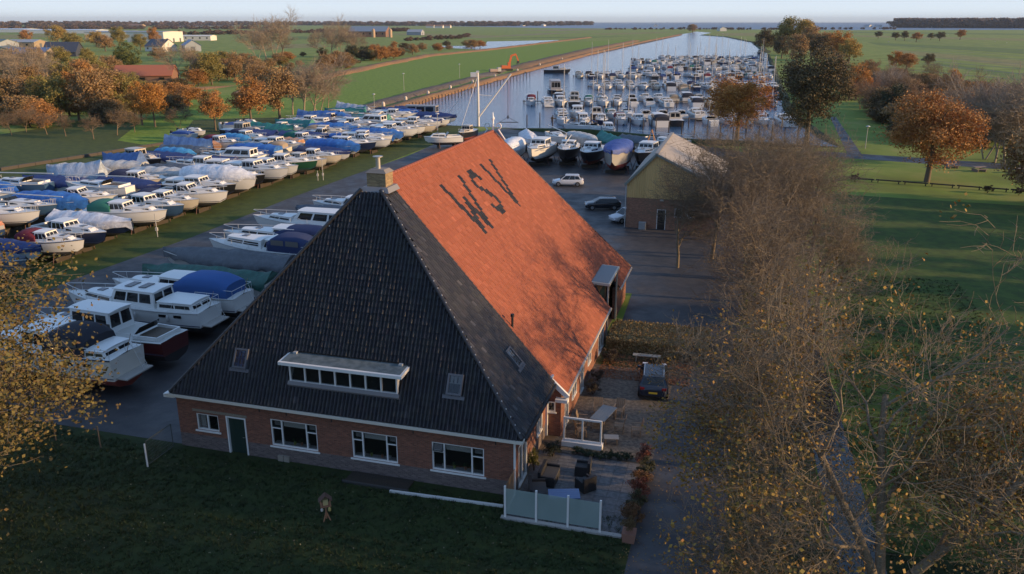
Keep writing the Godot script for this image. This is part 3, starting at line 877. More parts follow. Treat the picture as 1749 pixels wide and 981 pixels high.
	m.hexa([H(18.6, hn + 0.28, 22.35), H(20.15, hn + 0.2, 22.35), H(20.15, hn + 0.2, 27.0), H(18.6, hn + 0.28, 27.0), H(18.6, hn + 0.46, 22.35), H(20.15, hn + 0.38, 22.35), H(20.15, hn + 0.38, 27.0), H(18.6, hn + 0.46, 27.0)])
	var pr := part(house, "porch_roof", m, mat(0.5, 0.46, 0.38, 0.6))
	m = MB.new()
	m.hexa([H(18.68, hn + 0.455, 22.5), H(20.03, hn + 0.387, 22.5), H(20.03, hn + 0.387, 26.85), H(18.68, hn + 0.455, 26.85), H(18.68, hn + 0.475, 22.5), H(20.03, hn + 0.407, 22.5), H(20.03, hn + 0.407, 26.85), H(18.68, hn + 0.475, 26.85)])
	part(pr, "felt_roof", m, mat(0.09, 0.10, 0.11, 0.35))
	for q in [22.5, 26.7]:
		beam(house, "porch_post", H(19.95, 0, q), H(20.07, hn + 0.2, q + 0.12), mat(0.42, 0.38, 0.32, 0.6))
# ---------------------------------------------------------------- the shed and the far buildings
func gable_roof(parent: Node, called: String, w: float, l: float, eave: float, ridge: float, over: float, m: Material, thick := 0.12) -> MeshInstance3D:
	# gable faces +z and -z; centred on x, from z = 0 back to z = -l
	var g := MB.new()
	var k := (ridge - eave) / (w * 0.5)
	for s in [-1.0, 1.0]:
		var xe: float = s * (w * 0.5 + over); var ye := eave - over * k
		g.hexa([Vector3(0, ridge, over), Vector3(xe, ye, over), Vector3(xe, ye, -l - over), Vector3(0, ridge, -l - over), Vector3(0, ridge + thick, over), Vector3(xe, ye + thick, over), Vector3(xe, ye + thick, -l - over), Vector3(0, ridge + thick, -l - over)])
	return part(parent, called, g, m)

func build_shed() -> void:
	var t := thing("boat_shed", "yellow corrugated shed on brick base with grey roof, behind the parked cars", "shed", yard(21.5, 57.2), -deg_to_rad(AXIS))
	var w := 10.2; var l := 18.0; var eave := 5.1; var ridge := 8.4; var base := 3.5
	var rx := -2.0
	var m := MB.new()
	wall_holes(m, Vector3(-w * 0.5, 0, 0), Vector3(1, 0, 0), Vector3(0, 0, -1), w, 0.0, base, [[3.45, -1.0, 4.45, 2.3], [5.4, 1.6, 6.2, 2.5], [6.8, 1.6, 7.6, 2.5]])
	part(t, "brick_wall", m, brick("shed brick", lin(0.28, 0.12, 0.07), lin(0.36, 0.165, 0.10), lin(0.26, 0.19, 0.14)))
	m = MB.new()
	m.span(Vector3(-w * 0.5, 0, -l), Vector3(-w * 0.5 + 0.25, eave, -0.3)); m.span(Vector3(w * 0.5 - 0.25, 0, -l), Vector3(w * 0.5, eave, -0.3))
	m.span(Vector3(-w * 0.5 + 0.25, 0, -l), Vector3(w * 0.5 - 0.25, eave, -l + 0.25))
	part(t, "side_wall", m, mat(0.2, 0.17, 0.1, 0.8))
	# corrugated gable sheets, each sheet a part
	var sheet := [mat(0.68, 0.46, 0.19, 0.6), mat(0.64, 0.435, 0.175, 0.6), mat(0.71, 0.485, 0.20, 0.6)]
	var nsh := 10
	for i in nsh:
		m = MB.new()
		var x0 := -w * 0.5 + w * i / nsh; var x1 := -w * 0.5 + w * (i + 1) / nsh - 0.006
		for j in 4:
			for q in [[0.0, 0.05, 0.3, 0.05], [0.3, 0.05, 0.42, 0.0], [0.42, 0.0, 0.88, 0.0], [0.88, 0.0, 1.0, 0.05]]:
				var a: float = lerpf(x0, x1, (j + q[0]) / 4.0); var b: float = lerpf(x0, x1, (j + q[2]) / 4.0)
				var ta := eave + (ridge - eave) * (1.0 - ((rx - a) / (rx + w * 0.5) if a < rx else (a - rx) / (w * 0.5 - rx))); var tb := eave + (ridge - eave) * (1.0 - ((rx - b) / (rx + w * 0.5) if b < rx else (b - rx) / (w * 0.5 - rx)))
				m.quad(Vector3(a, base - 0.03, q[1]), Vector3(a, ta, q[1]), Vector3(b, tb, q[3]), Vector3(b, base - 0.03, q[3]))
		part(t, "corrugated_sheet", m, sheet[i % 3])
	m = MB.new()
	for xe in [-w * 0.5 - 0.25, w * 0.5 + 0.3]:
		var ye := eave - 0.22
		m.hexa([Vector3(rx, ridge, 0.25), Vector3(xe, ye, 0.25), Vector3(xe, ye, -l - 0.25), Vector3(rx, ridge, -l - 0.25), Vector3(rx, ridge + 0.12, 0.25), Vector3(xe, ye + 0.12, 0.25), Vector3(xe, ye + 0.12, -l - 0.25), Vector3(rx, ridge + 0.12, -l - 0.25)])
	var rf := part(t, "roof", m, noisy("shed roof", [[0.2, 0.27, 0.24, 0.205], [0.5, 0.34, 0.305, 0.26], [0.8, 0.42, 0.375, 0.32]], 7.0, 0.02, 0.8))
	m = MB.new()
	m.bar(Vector3(rx, ridge + 0.14, 0.3), Vector3(rx, ridge + 0.14, -l - 0.3), 0.4, 0.05)
	part(rf, "ridge_cap", m, mat(0.28, 0.26, 0.23, 0.7))
	for s in [-1.0, 1.0]:
		m = MB.new()
		m.bar(Vector3(rx, ridge + 0.02, 0.27), Vector3(s * (w * 0.5 + 0.25), eave - 0.18, 0.27), 0.06, 0.25)
		part(rf, "verge_trim", m, mat(0.22, 0.24, 0.2, 0.6))
	m = MB.new()
	m.span(Vector3(-1.65, 0.0, -0.12), Vector3(-1.57, 2.3, 0.03)); m.span(Vector3(-0.73, 0.0, -0.12), Vector3(-0.65, 2.3, 0.03)); m.span(Vector3(-1.57, 2.22, -0.12), Vector3(-0.73, 2.3, 0.03))
	var d := part(t, "door", m, white())
	beam(d, "leaf", Vector3(-1.57, 0.02, -0.1), Vector3(-0.73, 2.22, -0.06), mat(0.025, 0.02, 0.018, 0.5))
	for x in [0.3, 1.7]:
		m = MB.new()
		m.span(Vector3(x, 1.6, -0.1), Vector3(x + 0.07, 2.5, 0.03)); m.span(Vector3(x + 0.73, 1.6, -0.1), Vector3(x + 0.8, 2.5, 0.03)); m.span(Vector3(x + 0.07, 2.43, -0.1), Vector3(x + 0.73, 2.5, 0.03)); m.span(Vector3(x - 0.06, 1.5, -0.1), Vector3(x + 0.86, 1.598, 0.08))
		var f := part(t, "window", m, white())
		beam(f, "pane", Vector3(x + 0.07, 1.6, -0.06), Vector3(x + 0.73, 2.43, -0.05), glass_dark())
	m = MB.new()
	m.span(Vector3(-1.35, 3.28, 0.02), Vector3(-0.95, 3.42, 0.2))
	part(t, "wall_lamp", m, mat(0.6, 0.6, 0.56, 0.4))
	m = MB.new()
	m.tube(Vector3(-w * 0.5 - 0.1, 0, 0.1), Vector3(-w * 0.5 - 0.1, eave - 0.2, 0.1), 0.05, 0.05, 6, true)
	part(t, "downpipe", m, mat(0.45, 0.45, 0.44, 0.5))
	# meter cabinet beside the door
	var cab := thing("meter_cabinet", "small grey louvred cabinet standing against the shed's brick wall", "cabinet", yard(18.35, 56.75), -deg_to_rad(AXIS))
	m = MB.new()
	m.span(Vector3(-0.4, 0, -0.2), Vector3(0.4, 0.85, 0.2))
	part(cab, "case", m, mat(0.30, 0.31, 0.31, 0.6))
	for k in 5:
		beam(cab, "louvre", Vector3(-0.36, 0.1 + k * 0.15, 0.203), Vector3(0.36, 0.2 + k * 0.15, 0.225), mat(0.36, 0.37, 0.37, 0.6))

func hall(called: String, label: String, px: float, py: float, turn: float, w: float, l: float, eave: float, ridge: float, wall: Material, roof: Material, doors := 0, windows := 0) -> Node3D:
	var t := thing(called, label, "building", ground(px, py), deg_to_rad(turn))
	var m := MB.new()
	m.span(Vector3(-w * 0.5, 0, -l), Vector3(w * 0.5, eave, 0))
	for z in [0.0, -l]:
		m.tri(Vector3(-w * 0.5, eave, z), Vector3(0, ridge, z), Vector3(w * 0.5, eave, z))
	part(t, "wall", m, wall)
	gable_roof(t, "roof", w, l, eave, ridge, 0.4, roof, 0.3)
	for k in doors:
		var x := lerpf(-w * 0.5, w * 0.5, (k + 0.5) / doors)
		beam(t, "door", Vector3(x - 1.6, 0, 0.02), Vector3(x + 1.6, minf(eave * 0.8, 4.0), 0.12), mat(0.12, 0.13, 0.14, 0.6))
	for k in windows:
		var z := lerpf(0, -l, (k + 0.5) / windows)
		for s in [-1.0, 1.0]:
			beam(t, "window", Vector3(s * (w * 0.5 + 0.02), eave * 0.45, z - 0.9), Vector3(s * (w * 0.5 + 0.1), eave * 0.75, z + 0.9), glass_dark())
	return t

func build_far_buildings() -> void:
	var blue := mat(0.055, 0.11, 0.24, 0.35)
	var slate := mat(0.05, 0.055, 0.075, 0.5)
	var green := mat(0.10, 0.15, 0.15, 0.6)
	var tan := mat(0.34, 0.26, 0.17, 0.8)
	var wh := mat(0.66, 0.63, 0.56, 0.7)
	var gry := mat(0.30, 0.33, 0.36, 0.6)
	var tile := mat(0.36, 0.12, 0.06, 0.8)
	var bk := mat(0.22, 0.12, 0.08, 0.9)
	hall("barn", "barn with wide blue sheet roof and tan walls among the autumn trees", 88, 103, 96, 22, 34, 4.0, 7.2, tan, blue, 2, 4)
	hall("barn", "black steep barn next to the blue roofed barn", 138, 96, 90, 13, 22, 3.0, 9.0, slate, slate, 1)
	hall("barn", "grey green sheet barn beyond the bare birch, white verge", 2, 104, 20, 20, 30, 4.5, 8.0, green, green, 1)
	hall("barn", "low grey green barn in front of the far greenhouses", 15, 84, 80, 24, 40, 5.0, 8.0, gry, green, 1, 4)
	hall("workshop", "grey corrugated hall with shallow roof beyond the dark barns", 70, 82, 85, 18, 38, 5.0, 7.0, tan, gry, 1, 3)
	hall("warehouse", "long white flat warehouse at the far industrial estate", 297, 71.5, 80, 40, 45, 11.0, 11.6, wh, gry, 3)
	hall("warehouse", "grey long warehouse beside the white warehouse", 235, 67, 85, 40, 60, 9.0, 10.5, wh, gry, 3)
	hall("greenhouse", "very long pale glass greenhouse far behind the estate", 55, 55, 88, 60, 240, 6.0, 7.5, mat(0.5, 0.55, 0.58, 0.3), mat(0.5, 0.56, 0.6, 0.25))
	hall("greenhouse", "pale greenhouse roofs behind the white warehouse", 175, 57, 88, 50, 150, 6.0, 7.5, mat(0.5, 0.55, 0.58, 0.3), mat(0.52, 0.56, 0.6, 0.25))
	hall("shed", "row of low white sheds beyond the white warehouse", 365, 69, 88, 20, 70, 5.0, 6.2, wh, wh, 0, 8)
	hall("barn", "far barn with tan end wall by the ploughed field", 245, 46.5, 80, 30, 60, 7.0, 12.0, tan, bk, 1)
	hall("house", "house with dark hipped roof and white gable behind the bare birch", 290, 88, 60, 14, 20, 4.0, 9.0, wh, slate, 1, 3)
	hall("house", "blue grey house with white verge boards near dark house", 330, 88, 30, 12, 16, 4.5, 8.5, gry, blue, 1, 2)
	hall("house", "low house with orange tiled roof among orange trees", 300, 139, 99, 13, 21, 2.6, 6.0, bk, tile, 0, 3)
	hall("farm_shed", "large farm shed with solar panels on its grey roof", 664, 63, 82, 32, 58, 8.0, 15.0, bk, mat(0.17, 0.21, 0.25, 0.35), 2, 6)
	hall("farm_shed", "small pale shed standing on the far green field", 722, 60, 75, 16, 26, 5.0, 9.0, gry, gry, 1)
	for q in [[757, 47.8], [770, 47.6], [742, 47.4]]:
		hall("farmhouse_far", "white farm building under the distant woods", q[0], q[1], 80, 18, 30, 6, 11, wh, bk, 0)
	for q in [[895, 44.2], [930, 44.6], [1120, 45.5], [1478, 46.5], [1495, 46.3], [1592, 47.5], [1660, 47.4], [1230, 53]]:
		hall("distant_house", "tiny white house near the far shore", q[0], q[1], 60 + q[0] * 0.1, 16, 26, 6, 10, wh, gry, 0).set_meta("group", "houses near the far shore")
	for k in range(counts["farmhouse_far"]):
		var n := get_node("farmhouse_far" if k == 0 else "farmhouse_far_%03d" % k)
		n.set_meta("group", "farm buildings under the woods")
	# silos by the solar shed
	for x in [638, 667]:
		var m := MB.new()
		m.lathe(ground(x, 64), [[2.6, 0.0], [2.6, 10.0], [1.4, 12.0], [0.0, 12.4]], 14)
		solo("silo", m, mat(0.4, 0.28, 0.18, 0.6), "round silo standing beside the solar roofed farm shed", "silo", "silos by the farm shed")
# ---------------------------------------------------------------- trees
func leaf_crown(n: int, leaf: float, clumps: int, low := 0.0, seedv := 1) -> ArrayMesh:
	# a crown of unit half-width, from y = 0 to 2: leaf-sized faces gathered in clumps
	var r := RandomNumberGenerator.new()
	r.seed = seedv
	var m := MB.new()
	var cs := []
	for i in clumps:
		var d := Vector3(r.randfn(), r.randfn() * 0.9 + low, r.randfn()).normalized()
		var k := pow(r.randf(), 0.45) * 0.80
		cs.append([Vector3(d.x * k * r.randf_range(0.8, 1.1), 1.0 + d.y * k * 1.08, d.z * k * r.randf_range(0.8, 1.1)), r.randf_range(0.16, 0.34), r.randf_range(0.75, 1.2)])
	for i in n:
		var q = cs[r.randi() % clumps]
		var d := Vector3(r.randfn(), r.randfn() * 0.75, r.randfn())
		d = d.normalized() * pow(r.randf(), 0.5)
		var p: Vector3 = q[0] + d * q[1]
		var a := Vector3(r.randfn(), r.randfn(), r.randfn()).normalized()
		var b := a.cross(Vector3(r.randfn(), r.randfn(), r.randfn())).normalized()
		var s := leaf * r.randf_range(0.6, 1.3)
		var g: float = q[2] * r.randf_range(0.65, 1.35)
		m.col = Color(g * r.randf_range(0.9, 1.12), g, g * r.randf_range(0.8, 1.1))
		m.quad(p - a * s - b * s * 0.45, p + b * s * 0.7, p + a * s + b * s * 0.35, p - b * s * 0.6)
	return m.mesh()

class Twigs:
	var m: MB
	var r: RandomNumberGenerator
	var ends := []
	var levels := 5
	var thin := 0.012
	var kids := [6, 5, 4, 4, 3]
	var spread := 0.75
	var lift := 0.25
	func grow(p: Vector3, d: Vector3, length: float, rad: float, lev: int) -> void:
		var segs := 4 if lev <= 1 else (3 if lev <= 3 else 2)
		var sides := 7 if lev == 0 else (5 if lev == 1 else (4 if lev == 2 else 3))
		var q := p
		var dir := d
		var pts := [p]
		var rads := [rad]
		var endr := maxf(rad * (0.55 if lev == 0 else 0.35), thin * 0.5)
		for i in segs:
			var wob := Vector3(r.randfn(), r.randfn() * 0.6, r.randfn()) * (0.09 if lev == 0 else 0.20)
			dir = (dir + wob + Vector3.UP * lift * 0.14 * float(lev > 0)).normalized()
			var nq := q + dir * length / segs
			var r0 := lerpf(rad, endr, float(i) / segs); var r1 := lerpf(rad, endr, float(i + 1) / segs)
			m.tube(q, nq, r0, r1, sides)
			q = nq
			pts.append(q); rads.append(r1)
		if lev >= levels:
			ends.append(q)
			return
		var n: int = kids[lev]
		for i in n:
			var t := (0.35 if lev == 0 else 0.25) + (0.65 if lev == 0 else 0.75) * (i + r.randf_range(0.3, 1.0)) / n
			t = minf(t, 1.0) * segs
			var k := mini(int(t), segs - 1)
			var a: Vector3 = pts[k].lerp(pts[k + 1], t - k)
			var ar: float = lerpf(rads[k], rads[k + 1], t - k)
			var along: Vector3 = (pts[k + 1] - pts[k]).normalized()
			var side := along.cross(Vector3(r.randfn(), r.randfn(), r.randfn())).normalized()
			var sp := spread * r.randf_range(0.7, 1.35)
			var cd := (along * cos(sp) + side * sin(sp)).normalized()
			if lev >= 1 and cd.y < -0.2: cd.y *= 0.3
			grow(a, cd.normalized(), length * r.randf_range(0.5, 0.72) * (1.05 if lev > 0 else 0.95), maxf(ar * r.randf_range(0.5, 0.7), thin), lev + 1)

func bare_tree(key: String, height: float, seedv: int, levels: int, kids: Array, thin: float, trunk_r: float, spread := 0.75, stems := 1) -> Dictionary:
	if protos.has(key): return protos[key]
	var t := Twigs.new()
	t.m = MB.new(); t.r = RandomNumberGenerator.new(); t.r.seed = seedv
	t.levels = levels; t.kids = kids; t.thin = thin; t.spread = spread
	for s in stems:
		var d := Vector3(0, 1, 0)
		if stems > 1: d = Vector3(cos(TAU * s / stems + 0.5) * 0.42, 1, sin(TAU * s / stems + 0.5) * 0.42).normalized()
		t.grow(d * 0.0 + Vector3(d.x, 0, d.z) * 0.4, d, height * (0.52 if stems == 1 else 0.58) * t.r.randf_range(0.9, 1.1), trunk_r * (1.0 if stems == 1 else 0.7), 0)
	# split the wood into a trunk (first tube rows) and limbs would cut a growing thing: keep the wood whole
	protos[key] = {"wood": t.m.mesh(), "ends": t.ends}
	return protos[key]

func leaves_at(key: String, ends: Array, share: float, per: int, size: float, around: float, below := 1e9) -> ArrayMesh:
	if protos.has(key): return protos[key]
	var r := RandomNumberGenerator.new()
	r.seed = hash(key)
	var m := MB.new()
	for e in ends:
		if r.randf() > share or (e.y > below and r.randf() < 0.86): continue
		for i in per:
			var p: Vector3 = e + Vector3(r.randfn(), r.randfn(), r.randfn()) * around
			var a := Vector3(r.randfn(), r.randfn() * 0.6, r.randfn()).normalized()
			var b := a.cross(Vector3(r.randfn(), r.randfn(), r.randfn())).normalized()
			var s := size * r.randf_range(0.6, 1.2)
			var g := r.randf_range(0.55, 1.3)
			m.col = Color(g * r.randf_range(0.85, 1.15), g * r.randf_range(0.8, 1.1), g)
			m.tri(p - a * s, p + b * s * 0.75, p + a * s)
			m.tri(p - a * s, p + a * s, p - b * s * 0.75)
	protos[key] = m.mesh()
	return protos[key]

func leaf_mat(r: float, g: float, b: float) -> StandardMaterial3D:
	var k := "leaf %.3f %.3f %.3f" % [r, g, b]
	if not mats.has(k):
		var m := StandardMaterial3D.new()
		m.albedo_color = lin(r, g, b); m.roughness = 0.75
		m.vertex_color_use_as_albedo = true
		m.backlight_enabled = true
		m.backlight = lin(r * 0.5, g * 0.5, b * 0.5)
		mats[k] = m
	return mats[k]

var crowns := []
func leafy(called: String, label: String, at: Vector3, h: float, w: float, which: int, m: Material, group := "", bole := 0.22) -> void:
	var t := thing(called, label, "tree", at, rng.randf() * TAU, group)
	var k := "bole %d" % (which % 2)
	if not protos.has(k):
		var g := MB.new()
		var r := RandomNumberGenerator.new()
		r.seed = 5 + which % 2
		g.tube(Vector3.ZERO, Vector3(0.01, 0.3, 0), 0.032, 0.024, 7)
		g.tube(Vector3(0.01, 0.3, 0), Vector3(0, 0.62, 0.01), 0.024, 0.012, 6)
		for i in 8:
			var a := TAU * i / 8.0 + r.randf()
			var y := r.randf_range(0.2, 0.55)
			var e := Vector3(cos(a) * 0.26, y + r.randf_range(0.1, 0.25), sin(a) * 0.26)
			g.tube(Vector3(0, y, 0), e * Vector3(0.5, 1, 0.5) - Vector3(0, 0.02, 0), 0.012, 0.008, 5)
			g.tube(e * Vector3(0.5, 1, 0.5) - Vector3(0, 0.02, 0), e, 0.008, 0.003, 4)
		protos[k] = g.mesh()
	var b := part(t, "trunk", protos[k], mat(0.14, 0.11, 0.075, 0.95))
	b.scale = Vector3(w * 0.9, h, w * 0.9)
	b.scale.x = maxf(b.scale.x, h * 0.55); b.scale.z = b.scale.x
	var c := part(t, "crown", crowns[which if which < crowns.size() else which % 5], m)
	c.scale = Vector3(w * 0.5, h * (1.0 - bole) * 0.5, w * 0.5)
	c.position.y = h * bole * 0.85
	t.scale = Vector3.ONE * rng.randf_range(0.96, 1.04)

func bare(called: String, label: String, at: Vector3, kind: Dictionary, size: float, m: Material, group := "", leaves: Mesh = null, lm: Material = null, turn := -1.0) -> void:
	var t := thing(called, label, "tree", at, rng.randf() * TAU if turn < 0 else turn, group)
	part(t, "trunk_and_branches", kind.wood, m)
	if leaves: part(t, "foliage", leaves, lm)
	t.scale = Vector3.ONE * size

func scatter(poly: Array, n: int, far_first := true) -> Array:
	var p := PackedVector2Array()
	for q in poly: p.push_back(Vector2(q[0], q[1]))
	var lo := Vector2(1e9, 1e9); var hi := -lo
	for q in p:
		lo = lo.min(q); hi = hi.max(q)
	var out := []
	var tries := 0
	while out.size() < n and tries < 5000:
		tries += 1
		var q := Vector2(rng.randf_range(lo.x, hi.x), rng.randf_range(lo.y, hi.y))
		if Geometry2D.is_point_in_polygon(q, p): out.append(q)
	return out

func build_trees() -> void:
	for i in 5: crowns.append(leaf_crown(9000, 0.036, 50 + i * 7, 0.15, 11 + i))
	for i in 3: crowns.append(leaf_crown(24000, 0.022, 80 + i * 9, 0.15, 71 + i))
	var orange := leaf_mat(0.50, 0.245, 0.055)
	var rust := leaf_mat(0.43, 0.215, 0.065)
	var brown := leaf_mat(0.35, 0.225, 0.10)
	var olive := leaf_mat(0.27, 0.225, 0.06)
	var green := leaf_mat(0.12, 0.14, 0.03)
	var dark := leaf_mat(0.045, 0.055, 0.02)
	var gold := leaf_mat(0.42, 0.30, 0.08)
	var dusk := leaf_mat(0.12, 0.09, 0.038)
	var twig := mat(0.19, 0.135, 0.085, 0.95)
	var twig_pale := mat(0.30, 0.24, 0.17, 0.9)
	var twig_red := mat(0.22, 0.125, 0.075, 0.95)
	# bare kinds
	var av1 := bare_tree("avenue a", 13.0, 3, 5, [9, 6, 4, 4, 3], 0.012, 0.30, 0.78)
	var av2 := bare_tree("avenue b", 13.0, 8, 5, [9, 6, 4, 4, 3], 0.012, 0.29, 0.85)
	var av3 := bare_tree("avenue c", 13.0, 21, 5, [5, 5, 4, 3, 3], 0.013, 0.32, 0.7, 3)
	var thick := bare_tree("avenue thick", 13.0, 14, 5, [10, 6, 5, 4, 3], 0.014, 0.24, 0.8)
	var small1 := bare_tree("small a", 10.0, 31, 4, [9, 6, 5, 4], 0.022, 0.16, 0.75)
	var small2 := bare_tree("small b", 10.0, 47, 4, [8, 6, 5, 4], 0.022, 0.15, 0.6, 2)
	# oaks on the right
	leafy("oak_tree", "rusty orange oak beside the marina basin, behind the yellow shed", ground(1258, 240), 14.0, 16.0, 5, orange, "", 0.16)
	leafy("oak_tree", "tall dark olive oak at the corner of the marina basin", ground(1377, 252), 19.0, 17.0, 6, dusk, "", 0.20)
	leafy("oak_tree", "round orange oak on the meadow beside the low log fence", ground(1583, 311), 13.6, 15.0, 7, rust, "", 0.16)
	# left row of orange trees on the field edge
	for q in [[265, 217, 10.5, 8.5, 3, orange], [243, 214, 10.0, 7.5, 1, orange], [368, 223, 9.2, 8.0, 0, rust], [430, 217, 11.2, 10.5, 2, rust], [478, 207, 13.5, 12.0, 4, brown]]:
		leafy("autumn_tree", "orange leaved tree in the row between the boatyard and the field", ground(q[0], q[1]), q[2], q[3], q[4], q[5], "orange trees by the boatyard")
	for q in [[165, 208, 12.5, 12, 0, brown], [135, 206, 11.5, 11, 1, rust], [105, 208, 11, 11, 2, olive], [195, 204, 12, 10, 3, brown], [75, 206, 10.5, 10, 4, olive], [38, 206, 11, 11, 0, brown], [5, 207, 11, 11, 1, dusk], [215, 203, 11, 9, 2, olive], [60, 190, 12, 11, 3, brown], [20, 190, 11.5, 11, 4, dusk], [185, 180, 11, 11, 1, brown], [110, 176, 12, 11, 2, olive], [150, 186, 13, 11, 0, rust]]:
		leafy("autumn_tree", "brown and olive leaved tree in the thick wood behind the small orchard", ground(q[0], q[1]), q[2], q[3], q[4], q[5], "trees of the wood behind the orchard", 0.1)
	for q in scatter([[0, 216], [60, 222], [215, 214], [330, 196], [330, 160], [200, 150], [0, 150]], 46):
		var sc := rng.randf_range(3.5, 7.0)
		leafy("shrub", "low brown shrub under the trees of the orchard wood", ground(q.x, q.y), sc, sc * rng.randf_range(1.4, 2.0), rng.randi() % 5, [brown, dusk, olive, brown, rust][rng.randi() % 5], "undergrowth of the orchard wood", 0.0)
	for q in [[520, 202, 1.45], [500, 196, 1.3], [545, 196, 1.25], [536, 199, 1.3], [40, 190, 1.75], [315, 145, 1.4], [55, 178, 1.6], [560, 188, 0.9]]:
		bare("birch_tree", "bare pale stemmed birch standing among the autumn trees", ground(q[0], q[1]), [small1, small2][int(q[0]) % 2], q[2] * 1.05, twig_pale, "bare birches on the left")
	for q in [[45, 226], [112, 233], [160, 238], [200, 231], [305, 223], [80, 230], [20, 232], [230, 226]]:
		bare("orchard_tree", "low bare fruit tree in the small orchard beside the yard", ground(q[0], q[1]), [small1, small2][int(q[0]) % 2], rng.randf_range(0.5, 0.66), twig, "fruit trees of the orchard")
	leafy("willow_tree", "dense round green tree beyond the orange roofed house", ground(220, 122), 14, 17, 1, green, "", 0.05)
	leafy("willow_tree", "bright olive green willow beside the orange roofed house", ground(362, 145), 12.5, 13, 3, olive, "", 0.04)
	leafy("willow_tree", "small orange brown tree to the side of the green willow", ground(402, 137), 11, 10, 2, brown, "", 0.05)
	for q in [[100, 77, 20, 26, gold], [165, 80, 14, 22, gold], [205, 78, 18, 20, olive], [265, 80, 18, 14, rust], [45, 72, 14, 18, rust], [240, 86, 14, 16, olive], [125, 84, 14, 20, olive], [180, 88, 13, 18, brown], [60, 122, 12, 13, brown], [105, 120, 12, 14, olive], [150, 110, 9, 10, olive], [20, 130, 12, 14, brown], [190, 128, 9, 13, brown], [160, 140, 10, 13, olive], [140, 150, 10, 13, brown], [90, 150, 11, 13, olive], [270, 105, 8, 12, brown], [330, 110, 8, 13, olive], [380, 112, 8, 13, olive], [420, 118, 8, 13, brown]]:
		leafy("autumn_tree", "golden or olive tree standing between the barns of the far estate", ground(q[0], q[1]), q[2], q[3], int(q[0]) % 5, q[4], "trees between the far barns", 0.08)
	# tall pale poplars in the middle distance
	for q in [[455, 103, 2.3], [470, 101, 2.6], [485, 102, 2.4], [440, 105, 1.9], [565, 97, 2.1], [580, 96, 2.2], [595, 97, 2.0], [608, 98, 1.7], [550, 99, 1.8]]:
		bare("poplar_tree", "tall bare poplar with pale fan of branches in the distance", ground(q[0], q[1]), [small2, small1][int(q[0]) % 2], q[2], twig_pale, "bare poplars in the distance")
	# bushes between the canal field and the estate
	var bush_mats := [brown, rust, dusk, olive, brown]
	for q in scatter([[330, 150], [330, 112], [450, 100], [560, 92], [700, 78], [830, 74], [826, 84], [725, 92], [640, 108], [560, 124], [450, 142]], 70):
		var sc := rng.randf_range(3.0, 7.0)
		leafy("shrub", "low brown shrub in the thicket behind the reed belt", ground(q.x, q.y), sc, sc * rng.randf_range(1.5, 2.2), rng.randi() % 5, bush_mats[rng.randi() % 5], "thicket behind the reed belt", 0.0)
	for q in [[600, 104, 9, 12, dark], [625, 100, 8, 12, dark], [650, 104, 9, 12, rust], [672, 100, 8, 12, rust], [705, 94, 8, 12, brown], [575, 112, 8, 11, brown], [805, 84, 8, 16, brown], [820, 82, 7, 14, rust], [640, 92, 7, 12, brown], [690, 86, 6, 12, dusk]]:
		leafy("shrub", "tall dark or rusty bush rising from the thicket", ground(q[0], q[1]), q[2], q[3], int(q[0]) % 5, q[4], "tall bushes of the thicket", 0.02)
	# woods right of the marina
	for q in [[1305, 88, 17, 20, dusk], [1322, 86, 14, 18, olive], [1345, 92, 26, 24, olive], [1368, 93, 25, 24, gold], [1385, 95, 20, 20, brown], [1410, 96, 17, 20, rust], [1432, 104, 17, 20, orange], [1395, 102, 15, 18, dusk], [1450, 108, 14, 16, gold], [1360, 106, 16, 16, brown], [1335, 100, 14, 14, dusk], [1183, 55, 18, 30, brown]]:
		leafy("autumn_tree", "autumn tree of the tall wood beyond the marina", ground(q[0], q[1]), q[2], q[3], int(q[0]) % 5, q[4], "tall wood beyond the marina", 0.06)
	for q in [[1462, 170, 11, 11, orange], [1450, 172, 9, 9, brown], [1530, 118, 9, 11, orange], [1548, 120, 8, 10, rust], [1625, 160, 8, 7, orange], [1585, 112, 6.5, 8, dusk], [1530, 210, 9, 9, dark], [1505, 205, 8, 8, dusk]]:
		leafy("autumn_tree", "orange or dark tree standing out of the scrub beside the meadow", ground(q[0], q[1]), q[2], q[3], int(q[0]) % 5, q[4], "trees in the meadow scrub", 0.08)
	for q in scatter([[1400, 110], [1450, 112], [1520, 128], [1620, 152], [1749, 165], [1749, 258], [1660, 250], [1540, 236], [1480, 196], [1450, 178], [1420, 140]], 130):
		var sc := rng.randf_range(3.5, 8.0)
		if rng.randf() < 0.35:
			bare("scrub_tree", "thin bare tree in the brown scrub along the meadow", ground(q.x, q.y), [small1, small2][rng.randi() % 2], sc * 0.13, [twig, twig_red][rng.randi() % 2], "bare trees of the scrub")
		else:
			leafy("shrub", "brown leafy bush in the scrub along the meadow", ground(q.x, q.y), sc * 0.85, sc * rng.randf_range(1.3, 1.9), rng.randi() % 5, [brown, dusk, brown, rust, dusk][rng.randi() % 5], "bushes of the scrub", 0.0)
	for q in [[1682, 272, 1.3], [1700, 278, 1.2], [1715, 280, 1.4], [1735, 280, 1.5], [1745, 275, 1.4], [1510, 180, 1.0], [1760, 290, 1.6]]:
		bare("birch_tree", "bare white stemmed birch at the wood edge behind the meadow fence", ground(q[0], q[1]), [small2, small1][int(q[0]) % 2], q[2], mat(0.30, 0.25, 0.2, 0.85), "birches at the meadow wood")
	for q in [[1590, 68], [1545, 70], [1530, 69], [1565, 72], [1605, 70], [1640, 68], [1500, 66]]:
		leafy("field_tree", "small lone tree on the sunlit far meadow", ground(q[0], q[1]), rng.randf_range(7, 14), rng.randf_range(9, 16), int(q[0]) % 5, [dusk, brown, rust][int(q[0]) % 3], "lone trees on the far meadow", 0.2)
